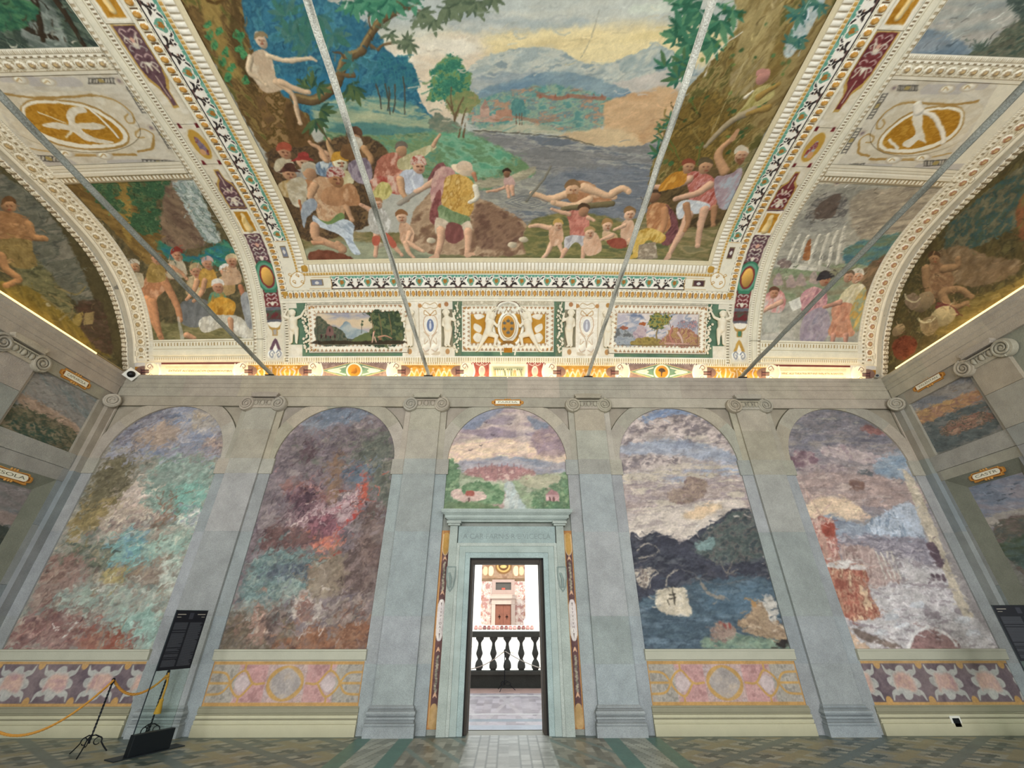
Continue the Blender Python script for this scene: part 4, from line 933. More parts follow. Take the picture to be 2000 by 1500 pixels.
T 2f6450 1.1 0 15|-273 1398 -13 -14 -2 -20 15 18
T 3d7a5c 1.1 0 15|-273 1398 -24 -11 -16 -23 28 15
T 4f8a68 1.1 0 14.9|-273 1398 -31 -3 -31 -19 37 6
T 2f6450 1.1 0 14.7|-273 1398 -19 5 -25 -5 23 -5
T 2f6450 1.2 0 15.5|-373 1361 7 -8 16 -4 -10 10
T 3d7a5c 1.2 0 15.6|-373 1361 -3 -13 8 -14 3 17
T 4f8a68 1.2 0 15.7|-373 1361 -16 -12 -8 -20 19 16
T 2f6450 1.2 0 15.5|-373 1361 -14 -2 -15 -10 17 4
T 3d7a5c 1.2 0 15.4|-373 1361 -13 7 -21 -2 17 -7
T 3a6a66 1.2 0 16|-593 1324 29 4 30 19 -34 -7
T 4a7468 1.2 0 16.2|-593 1324 30 -7 42 12 -37 6
T 3f7060 1.2 0 16.4|-593 1324 23 -21 47 -1 -30 22
T 3a6a66 1.2 0 16.5|-593 1324 4 -21 25 -12 -8 24
T 4a7468 1.3 0 16.7|-593 1324 -10 -28 15 -27 9 34
T 3f7060 1.3 0 16.8|-593 1324 -28 -31 -5 -40 32 39
T 3a6a66 1.2 0 16.6|-593 1324 -27 -16 -17 -28 31 21
T 4a7468 1.2 0 16.6|-593 1324 -36 -10 -35 -28 43 14
T 3a6a66 1.2 0 15.8|-539 1352 15 -12 29 -2 -19 14
T 4a7468 1.2 0 16|-539 1352 3 -22 25 -17 -5 28
T 3f7060 1.2 0 16.2|-539 1352 -15 -29 9 -31 17 36
T 3a6a66 1.2 0 16.1|-539 1352 -20 -16 -10 -25 24 21
T 4a7468 1.2 0 16|-539 1352 -31 -11 -28 -26 38 15
T 3f7060 1.2 0 15.9|-539 1352 -35 1 -44 -19 44 1
T 3a6a66 1.2 0 15.7|-539 1352 -17 10 -31 -2 23 -11
T 3a6a66 1.2 0 16.6|-630 1306 -18 6 -28 -6 22 -6
T 4a7468 1.2 0 16.5|-630 1306 -10 16 -29 6 14 -18
T 3f7060 1.2 0 16.3|-630 1306 4 25 -19 20 -3 -29
T 3a6a66 1.2 0 16.3|-630 1306 14 18 -1 19 -15 -20
T 4a7468 1.2 0 16.2|-630 1306 26 16 15 26 -29 -20
T 3f7060 1.2 0 16.3|-630 1306 34 8 32 25 -39 -11
T 3a6a66 1.2 0 16.5|-630 1306 21 -3 28 9 -26 3
T 3a6a66 1.2 0 16.2|-511 1312 23 3 24 15 -28 -5
T 4a7468 1.2 0 16.4|-511 1312 22 -10 34 6 -28 9
T 3f7060 1.2 0 16.6|-511 1312 9 -23 33 -12 -14 26
T 3a6a66 1.3 0 16.7|-511 1312 -7 -19 8 -19 7 23
T 4a7468 1.3 0 16.8|-511 1312 -23 -19 -10 -28 27 24
T 3f7060 1.3 0 16.7|-511 1312 -34 -10 -32 -27 41 14
T 3a6a66 1.3 0 17.3|-596 1281 -16 -14 -6 -20 18 18
T 4a7468 1.3 0 17.3|-596 1281 -25 -9 -23 -21 30 12
T 3f7060 1.3 0 17.1|-596 1281 -26 3 -36 -13 33 -2
T 3a6a66 1.3 0 16.9|-596 1281 -10 11 -22 2 13 -12
T 4a7468 1.3 0 16.7|-596 1281 2 19 -15 15 -1 -22
T 3f7060 1.2 0 16.6|-596 1281 18 22 1 25 -20 -25
T 3a6a66 1.2 0 15.9|-623 1353 -22 -1 -26 -12 26 2
T 4a7468 1.2 0 15.8|-623 1353 -16 11 -32 -1 21 -12
T 3f7060 1.2 0 15.5|-623 1353 -1 22 -24 15 3 -26
T 3a6a66 1.2 0 15.5|-623 1353 12 16 -2 18 -13 -19
T 4a7468 1.2 0 15.5|-623 1353 25 14 16 24 -29 -18
T 3f7060 1.2 0 15.6|-623 1353 32 4 35 21 -39 -7
T 3a6a66 1.3 0 17.8|-475 1242 -1 -15 11 -13 0 18
T 4a7468 1.3 0 17.9|-475 1242 -16 -16 -6 -23 19 20
T 3f7060 1.3 0 17.8|-475 1242 -26 -6 -27 -20 33 8
T 3a6a66 1.3 0 17.5|-475 1242 -13 7 -22 -3 17 -7
T 4a7468 1.3 0 17.3|-475 1242 -2 17 -17 12 4 -20
T 33503e 1.4 0 19.1|-626 1171 -19 2 -24 -8 22 -2
T 46603f 1.4 0 19|-626 1171 -17 10 -29 -2 21 -11
T 54683f 1.4 0 18.8|-626 1171 -12 18 -28 8 15 -21
T 33503e 1.4 0 18.8|-626 1171 -1 16 -14 12 2 -19
T 46603f 1.4 0 18.7|-626 1171 7 21 -7 20 -8 -24
T 54683f 1.4 0 18.6|-626 1171 17 23 4 28 -20 -28
T 33503e 1.4 0 18.7|-626 1171 17 13 10 21 -19 -17
T 33503e 1.4 0 18.7|-609 1173 18 6 17 15 -21 -8
T 46603f 1.4 0 18.9|-609 1173 19 -2 26 9 -24 2
T 54683f 1.4 0 19.1|-609 1173 14 -13 28 -3 -18 15
T 33503e 1.4 0 19.1|-609 1173 1 -14 12 -11 -2 17
T 46603f 1.4 0 19.3|-609 1173 -10 -18 2 -22 11 24
T 33503e 1.4 0 18.9|-497 1173 13 -13 26 -2 -18 14
T 46603f 1.4 0 19.1|-497 1173 6 -22 24 -15 -10 26
T 54683f 1.4 0 19.3|-497 1173 -7 -29 14 -29 6 35
T 33503e 1.4 0 19.2|-497 1173 -14 -19 -2 -24 15 23
T 46603f 1.4 0 19.2|-497 1173 -24 -18 -17 -29 29 22
T 54683f 1.4 0 19.2|-497 1173 -33 -11 -32 -29 40 15
T 33503e 1.5 0 19.9|-628 1105 20 7 20 17 -24 -9
T 46603f 1.5 0 20|-628 1105 23 0 29 12 -28 0
T 54683f 1.5 0 20.2|-628 1105 21 -11 34 3 -27 12
T 33503e 1.5 0 20.3|-628 1105 7 -13 20 -7 -10 16
T 46603f 1.5 0 20.5|-628 1105 -1 -21 14 -18 0 25
T 54683f 1.5 0 20.6|-628 1105 -13 -25 2 -30 15 32
T 33503e 1.6 0 20.7|-655 1078 15 -10 27 2 -20 11
T 46603f 1.6 0 20.9|-655 1078 8 -20 27 -11 -13 24
T 54683f 1.6 0 21.1|-655 1078 -4 -29 18 -27 2 36
T 33503e 1.6 0 21|-655 1078 -12 -21 0 -24 14 26
T 46603f 1.6 0 21.1|-655 1078 -24 -21 -13 -32 27 28
T 54683f 1.6 0 21.1|-655 1078 -33 -16 -31 -33 40 21
T 33503e 1.4 0 18.6|-511 1180 17 -2 23 8 -21 1
T 46603f 1.4 0 18.9|-511 1180 10 -15 24 -7 -14 17
T 54683f 1.4 0 19.1|-511 1180 -6 -24 10 -24 6 29
T 33503e 1.4 0 19|-511 1180 -15 -13 -9 -20 18 17
T 7a6434,8f7a45,66552c,a08b55,5f5a2e 3.2 6.4 19.3 3 62 2.8|540 1511 277 5 90 -54 0 -260 -19 -140 -7 -128 -48 -61 -174 -5 -89 -65 -35 72 4 125 15 135 40 88 51 92 -13 58
T 9c8a58,b09c68,8a7646,a5946a 7 5.6 15.4 4 70 2.4 0.9|592 1456 119 2 47 -94 25 -96 -24 -106 -59 21 -34 120
T 6d5626,7f662f,594a22,8f7438 11 9.1 14.5 2 60 2.6 0.9|539 1053 94 114 79 -29 80 -96 -14 -130 -146 -24
T 8b7646,9c8755,786238 7.5 6 13.5 4 62 2.2 0.9|814 1306 35 82 27 22 26 -102 -23 -230 -60 15 17 122
T b9c3bd,a5b1ac,c6c8ba 4.1 2.8 13.8|813 1281 -6 84 22 55 27 0 1 -89 -14 -62
T 2f5f58 1.2 0 16.4|806 1367 17 -9 21 -3 -21 10
T 3f6f62 1.2 0 16.5|806 1367 12 -15 24 -15 -16 19
T 4f7a64 1.2 0 16.6|806 1367 -1 -16 14 -22 0 20
T 2f5f58 1.2 0 16.4|806 1367 -11 -5 -3 -13 13 7
T 3f6f62 1.2 0 16.2|806 1367 -21 3 -18 -7 25 -2
T 4f7a64 1.2 0 16.1|806 1367 -23 13 -30 5 28 -14
T 2f5f58 1.2 0 16|846 1394 16 -7 18 -1 -19 7
T 3f6f62 1.2 0 16.1|846 1394 14 -14 23 -11 -18 16
T 4f7a64 1.2 0 16.2|846 1394 3 -16 18 -20 -5 20
T 2f5f58 1.2 0 16|846 1394 -8 -7 1 -13 9 9
T 3f6f62 1.2 0 15.9|846 1394 -18 0 -13 -9 21 1
T 4f7a64 1.2 0 15.8|846 1394 -23 9 -26 1 27 -10
T 2f5f58 1.3 0 17.3|825 1300 -16 7 -18 1 19 -7
T 3f6f62 1.3 0 17.2|825 1300 -14 14 -22 11 17 -16
T 4f7a64 1.3 0 17.1|825 1300 -3 17 -17 19 4 -19
T 2f5f58 1.3 0 17.3|825 1300 7 7 -1 14 -8 -9
T 3f6f62 1.3 0 17.4|825 1300 17 0 13 10 -21 -1
T 4f7a64 1.3 0 17.6|825 1300 23 -10 26 -1 -28 11
T 2f5f58 1.2 0 16.3|820 1379 0 -10 9 -13 0 12
T 3f6f62 1.2 0 16.2|820 1379 -11 -6 -2 -14 12 8
T 4f7a64 1.2 0 16.1|820 1379 -21 2 -17 -8 25 -1
T 2f5f58 1.2 0 16|820 1379 -14 7 -18 3 18 -8
T 3f6f62 1.2 0 15.9|820 1379 -10 13 -20 11 13 -15
T 4f7a64 1.2 0 15.8|820 1379 1 14 -13 17 0 -16
T 2f5f58 1.3 0 17.2|839 1313 12 1 8 7 -14 -2
T 3f6f62 1.3 0 17.3|839 1313 17 -6 18 0 -20 7
T 4f7a64 1.3 0 17.5|839 1313 15 -13 23 -11 -18 16
T 2f5f58 1.3 0 17.4|839 1313 3 -10 11 -12 -4 13
T 3f6f62 1.3 0 17.4|839 1313 -7 -8 3 -14 7 10
T 4f7a64 1.3 0 17.3|839 1313 -17 -1 -11 -10 20 2
T 2f6048 1.2 0 16|526 1371 5 -19 21 -22 -8 24
T 41785a 1.2 0 16|526 1371 -7 -21 12 -29 7 26
T 5a8a62 1.2 0 16|526 1371 -23 -17 -5 -32 26 22
T 386a50 1.2 0 15.8|526 1371 -23 -4 -15 -17 26 7
T 2f6048 1.2 0 15.6|526 1371 -31 5 -31 -10 38 -4
T 41785a 1.2 0 15.4|526 1371 -35 16 -43 2 42 -18
T 5a8a62 1.2 0 15.4|526 1371 -19 16 -30 11 24 -19
T 386a50 1.1 0 15.3|526 1371 -12 23 -31 21 17 -27
T 2f6048 1.1 0 15.2|526 1371 0 26 -23 30 2 -30
T 2f6048 1.2 0 16.6|498 1330 -8 -14 5 -22 9 18
T 41785a 1.2 0 16.5|498 1330 -21 -9 -10 -23 25 13
T 5a8a62 1.2 0 16.4|498 1330 -32 1 -28 -16 39 1
T 386a50 1.2 0 16.2|498 1330 -22 9 -26 -2 27 -9
T 2f6048 1.2 0 16|498 1330 -21 18 -33 10 27 -20
T 41785a 1.2 0 15.9|498 1330 -13 25 -31 23 17 -29
T 5a8a62 1.2 0 16|498 1330 2 17 -13 20 0 -20
T 386a50 1.2 0 16|498 1330 14 15 0 25 -16 -19
T 2f6048 1.3 0 16.8|557 1313 25 -12 30 -1 -30 13
T 41785a 1.3 0 17|557 1313 22 -22 38 -16 -29 27
T 5a8a62 1.3 0 17.2|557 1313 11 -29 35 -32 -17 37
T 386a50 1.3 0 17|557 1313 -5 -18 12 -25 4 23
T 2f6048 1.3 0 17|557 1313 -20 -14 -4 -28 22 19
T 41785a 1.3 0 16.9|557 1313 -34 -4 -25 -22 40 7
T 5a8a62 1.2 0 16.6|557 1313 -26 7 -27 -5 31 -7
T 386a50 1.2 0 16.4|557 1313 -27 18 -38 7 34 -20
T 2f6048 1.2 0 15.4|494 1398 -14 -14 0 -24 16 18
T 41785a 1.2 0 15.3|494 1398 -28 -7 -19 -23 34 11
T 5a8a62 1.1 0 15.1|494 1398 -39 5 -38 -12 47 -5
T 386a50 1.1 0 15|494 1398 -25 12 -32 3 31 -14
T 2f6048 1.1 0 14.8|494 1398 -21 22 -37 15 26 -25
T 41785a 1.1 0 14.6|494 1398 -9 28 -32 28 13 -32
T 5a8a62 1.1 0 14.8|494 1398 7 17 -10 23 -6 -20
T 386a50 1.1 0 14.8|494 1398 22 13 6 26 -24 -17
T 2f6048 1.2 0 16.3|593 1350 25 -12 31 -2 -31 13
T 41785a 1.2 0 16.5|593 1350 23 -22 39 -16 -30 26
T 5a8a62 1.2 0 16.7|593 1350 12 -30 36 -31 -17 37
T 386a50 1.2 0 16.5|593 1350 -4 -18 12 -25 3 23
T 2f6048 1.2 0 16.4|593 1350 -20 -15 -3 -28 22 19
T 41785a 1.2 0 16.3|593 1350 -34 -5 -26 -22 41 7
T 5a8a62 1.2 0 16.1|593 1350 -27 6 -27 -5 32 -7
T 386a50 1.2 0 15.9|593 1350 -28 17 -38 7 34 -20
T 2f6048 1.3 0 17.2|592 1302 19 -16 29 -9 -24 18
T 41785a 1.3 0 17.4|592 1302 10 -23 29 -24 -15 28
T 5a8a62 1.3 0 17.4|592 1302 -7 -24 15 -34 6 31
T 386a50 1.3 0 17.2|592 1302 -17 -9 -6 -20 19 12
T 2f6048 1.3 0 17|592 1302 -28 1 -25 -13 34 0
T 41785a 1.3 0 16.8|592 1302 -33 15 -39 1 39 -16
T 5a8a62 1.3 0 16.7|592 1302 -16 16 -27 13 20 -20
T 2f6048 1.2 0 15.9|618 1373 20 -7 23 2 -25 7
T 41785a 1.2 0 16.1|618 1373 18 -17 30 -12 -23 20
T 5a8a62 1.2 0 16.2|618 1373 4 -22 23 -26 -7 27
T 386a50 1.2 0 16|618 1373 -11 -10 1 -18 11 13
T 2f6048 1.2 0 15.9|618 1373 -23 -1 -19 -12 28 2
T 41785a 1.2 0 15.6|618 1373 -28 12 -34 2 34 -14
T 2f6048 1.3 0 16.9|485 1306 -9 -10 0 -16 10 12
T 41785a 1.3 0 16.8|485 1306 -20 -2 -16 -12 24 3
T 5a8a62 1.2 0 16.6|485 1306 -24 11 -29 0 29 -12
T 386a50 1.2 0 16.5|485 1306 -10 13 -19 10 13 -15
T 2f6048 1.2 0 16.4|485 1306 1 16 -12 19 0 -19
T 41785a 1.2 0 16.4|485 1306 16 11 5 21 -18 -14
T 2f6048 1.3 0 17.2|527 1294 11 -16 23 -15 -15 20
T 41785a 1.3 0 17.3|527 1294 -4 -19 13 -25 3 24
T 5a8a62 1.3 0 17.2|527 1294 -22 -11 -10 -26 26 16
T 386a50 1.3 0 17|527 1294 -21 3 -21 -7 26 -3
T 2f6048 1.3 0 16.7|527 1294 -22 15 -31 7 27 -17
T 41785a 1.2 0 16.5|527 1294 -11 24 -28 23 14 -28
T 2f6048 1.1 0 15.3|472 1384 -19 3 -20 -4 23 -4
T 41785a 1.1 0 15.1|472 1384 -15 15 -26 10 19 -17
T 5a8a62 1.1 0 15|472 1384 3 18 -14 23 -2 -22
T 386a50 1.1 0 15.2|472 1384 15 5 8 13 -17 -7
T 2f6048 1.2 0 15.4|472 1384 22 -8 26 2 -27 8
T 2f6050 1.4 0 18.4|549 1236 0 -18 15 -22 -2 23
T 417858 1.4 0 18.4|549 1236 -11 -17 5 -28 11 23
T 506f48 1.4 0 18.3|549 1236 -24 -11 -11 -28 28 16
T 2f6050 1.4 0 18.1|549 1236 -21 0 -18 -12 25 1
T 417858 1.3 0 17.9|549 1236 -27 9 -29 -4 32 -9
T 506f48 1.3 0 17.7|549 1236 -27 19 -38 9 33 -22
T 2f6050 1.3 0 17.7|549 1236 -13 17 -24 14 16 -20
T 417858 1.3 0 17.6|549 1236 -5 22 -21 23 7 -26
T 2f6050 1.4 0 18.8|528 1208 -7 -14 5 -21 7 18
T 417858 1.4 0 18.7|528 1208 -19 -9 -8 -21 21 12
T 506f48 1.4 0 18.6|528 1208 -28 1 -25 -14 33 0
T 2f6050 1.4 0 18.4|528 1208 -20 9 -23 0 24 -10
T 417858 1.4 0 18.2|528 1208 -18 18 -28 11 22 -20
T 506f48 1.4 0 18.1|528 1208 -9 24 -26 23 12 -28
T 2f6050 1.4 0 18.2|528 1208 3 15 -9 20 -3 -18
T 2f6050 1.3 0 18|479 1235 -19 2 -17 -8 22 -1
T 417858 1.3 0 17.7|479 1235 -19 14 -26 6 22 -16
T 506f48 1.3 0 17.5|479 1235 -7 22 -21 21 8 -25
T 2f6050 1.3 0 17.7|479 1235 8 11 -1 17 -9 -13
T 417858 1.3 0 17.8|479 1235 21 1 17 13 -25 -3
T 2f6050 1.3 0 17.8|528 1252 -14 -1 -11 -8 16 1
T 417858 1.3 0 17.5|528 1252 -15 11 -21 7 18 -14
T 506f48 1.3 0 17.4|528 1252 1 16 -12 19 0 -19
T 2f6050 1.3 0 17.6|528 1252 12 3 8 10 -14 -4
T 2f6050 1.6 0 21.1|548 1078 -2 -11 7 -15 1 14
T 417858 1.6 0 21|548 1078 -13 -5 -7 -15 15 8
T 506f48 1.6 0 20.8|548 1078 -19 7 -21 -4 23 -7
T 2f6050 1.6 0 20.7|548 1078 -9 11 -16 8 12 -13
T 417858 1.5 0 20.6|548 1078 0 15 -10 17 1 -17
T 2f6050 1.6 0 21.5|533 1044 -12 -3 -8 -11 14 4
T 417858 1.6 0 21.3|533 1044 -16 8 -19 -1 20 -8
T 506f48 1.6 0 21.1|533 1044 -11 18 -22 13 15 -20
T 2f6050 1.6 0 21.2|533 1044 2 12 -7 15 -1 -14
T 417858 1.6 0 21.2|533 1044 13 7 7 15 -15 -9
T 2f6050 1.7 0 23|541 963 -12 -6 -7 -15 15 8
T 417858 1.7 0 22.8|541 963 -20 6 -20 -5 23 -6
T 506f48 1.7 0 22.6|541 963 -16 20 -27 13 20 -23
T 2f6050 1.7 0 22.6|541 963 -1 15 -11 18 2 -18
T 417858 1.7 0 22.6|541 963 12 11 4 20 -14 -13
T 2f6050 1.9 0 26|582 760 -14 -1 -11 -11 17 3
T 417858 1.9 0 25.9|582 760 -16 11 -21 3 20 -13
T 506f48 1.9 0 25.7|582 760 -8 21 -21 19 11 -25
T 2f6050 1.9 0 25.8|582 760 5 12 -4 18 -5 -15
T 417858 1.9 0 25.9|582 760 16 4 10 16 -18 -7
T 2f6050 1.7 0 22|529 1018 10 -10 16 -6 -13 11
T 417858 1.7 0 22.2|529 1018 -2 -14 8 -17 2 17
T 506f48 1.7 0 22|529 1018 -16 -3 -12 -14 19 5
T 2f6050 1.6 0 21.8|529 1018 -11 8 -15 4 14 -10
E 35552f 7 5.2 44 0 0.85|595 1079
E 35552f 7.3 5.8 6 0 0.85|689 1280
E 66803f 7.8 5.9 84 0 0.85|647 937
E 35552f 9.8 9.8 61 0 0.85|698 935
E 66803f 5.9 5.9 7 0 0.85|583 1254
E 4f7a48 6 6 50 0 0.85|790 1270
E 35552f 9.6 7.7 53 0 0.85|792 977
E 4f7a48 5.7 7.5 80 0 0.85|673 989
E 66803f 4.7 4.7 14 0 0.85|846 1222
E 35552f 4.3 4.3 20 0 0.85|554 1286
E 66803f 4.5 7.6 85 0 0.85|680 1244
E 3f6a3f 7.4 5.9 46 0 0.85|668 1266
E 3f6a3f 5.6 5.6 53 0 0.85|685 1004
E 54683a 4.6 7.6 72 0 0.85|831 1250
E 35552f 6.7 6.7 31 0 0.85|646 1362
E 3f6a3f 9.8 9.8 3 0 0.85|601 928
E 54683a 6.1 7.6 17 0 0.85|844 1255
E 35552f 7.4 5.5 80 0 0.85|815 1032
E 35552f 6.9 8.6 82 0 0.85|746 1112
E 35552f 8.2 4.9 36 0 0.85|640 1152
E 4f7a48 5.7 4.2 5 0 0.85|613 1303
E 66803f 6.5 6.5 43 0 0.85|709 1167
E 66803f 5.5 9.2 81 0 0.85|768 1029
E 66803f 8.3 8.3 35 0 0.85|790 1154
E 35552f 8.6 5.2 63 0 0.85|772 1110
E 54683a 6.6 8.2 26 0 0.85|591 1143
E 54683a 9.7 9.7 70 0 0.85|578 936
E 3f6a3f 4.1 5.5 68 0 0.85|730 1343
E 4f7a48 6.5 5.2 73 0 0.85|618 1378
E 4f7a48 4.4 4.4 18 0 0.85|812 1289
E 4f7a48 5.2 3.9 50 0 0.85|594 1374
E 35552f 6 9.9 44 0 0.85|779 921
E 4f7a48 6.5 4.8 38 0 0.85|834 1190
E 4f7a48 8.5 8.5 45 0 0.85|819 1127
E 35552f 8.4 5.1 25 0 0.85|833 1141
E 35552f 4 5.4 74 0 0.85|620 1352
E 35552f 6.6 4.9 65 0 0.85|595 1148
E 35552f 9.1 7.3 69 0 0.85|804 1047
E 54683a 8.5 5.1 19 0 0.85|728 1118
E 3f6a3f 5.4 5.4 3 0 0.85|813 1058
E 35552f 4.5 4.5 72 0 0.85|739 1264
E 4f7a48 7.1 5.7 66 0 0.85|610 1293
L 5a6a30 2.9 1.8|544 1066 -26 -24 75 -72
L 5a6a30 3 1.9|567 1013 17 -17 43 -53
L 8a7640 3.1 1.9|738 990 37 -42 39 -24
L 4a3d1c 2.7 1.7|531 1134 35 -45 35 -11
L 3f3a1c 2.8 1.7|603 1118 39 -25 -51 -46
L 3f3a1c 3.2 2|680 942 -7 -53 87 -34
L 8a7640 2.7 1.7|519 1118 8 -27 51 -27
L 8a7640 2.9 1.8|649 1062 -11 -17 63 -54
L 5a6a30 3.3 2|650 920 -8 -22 60 -90
L 8a7640 2.7 1.7|628 1144 1 -44 -1 -7
L 5a6a30 2.7 1.7|589 1149 17 -23 25 -23
L 5a6a30 3.1 1.9|688 1002 -2 -19 20 -75
L d6cfb8 2.2 1.5|607 1210 11 67 52 48
L c0ac74 1.6 1.6 0 0.7|723 1363 -13 -151 -6 -173
T 8a7a50,6f6a42,9c8a60,7a7450 4.4 8.8 26.4 5 -3 2.8|-966 676 201 -28 340 -17 216 -35 331 45 323 27 189 93 187 49 42 162 72 2 53 -515 -1983 -5
T 8f9478,a5a584,7f8468 13 8.9 26.7 5|-899 562 207 40 345 -49 -52 -65 -496 8
T a4886a,b99c7c,8a6c52,7a5c48 4.4 6.6 30.9 1.6 30 2.6|-419 665 83 120 106 36 98 -37 122 -54 87 -67 70 -88 -134 -45 -226 5 -179 18
T 7c5f4a,8f7058,6b4f40 11 6.6 22.1 2 40|-134 752 114 -26 75 -63 -7 -67 -125 -40 -66 40
T 7d7a48,6a6a40,8f8350,5f6440 8.9 6.7 22.3 4|77 663 146 58 215 -20 99 -54 142 -42 -25 -89 -526 -12
T 6f3f2c,84503a 4.5 4.5 17.9|-868 557 79 7 102 -39 -115 -14 -75 11
E c0b295 20 13 0 0.3|-565 582
E c0b295 20 13 0 0.3|-337 597
E c0b295 20 13 0 0.3|62 601
E c0b295 20 13 0 0.3|13 578
T 5a4630,6d5438,46382a,7a6040 6.2 6.2 18.5 1.6 30 2.6|-872 964 154 24 192 38 89 -69 -72 -97 -38 -149 -91 -66 -226 -39 -42 113
T 5c4c30,6f5a38,4a3d28 8.6 8.6 19.3 2 40 2.4|541 759 46 87 77 63 151 4 85 -100 -27 -134 -170 -6
'''
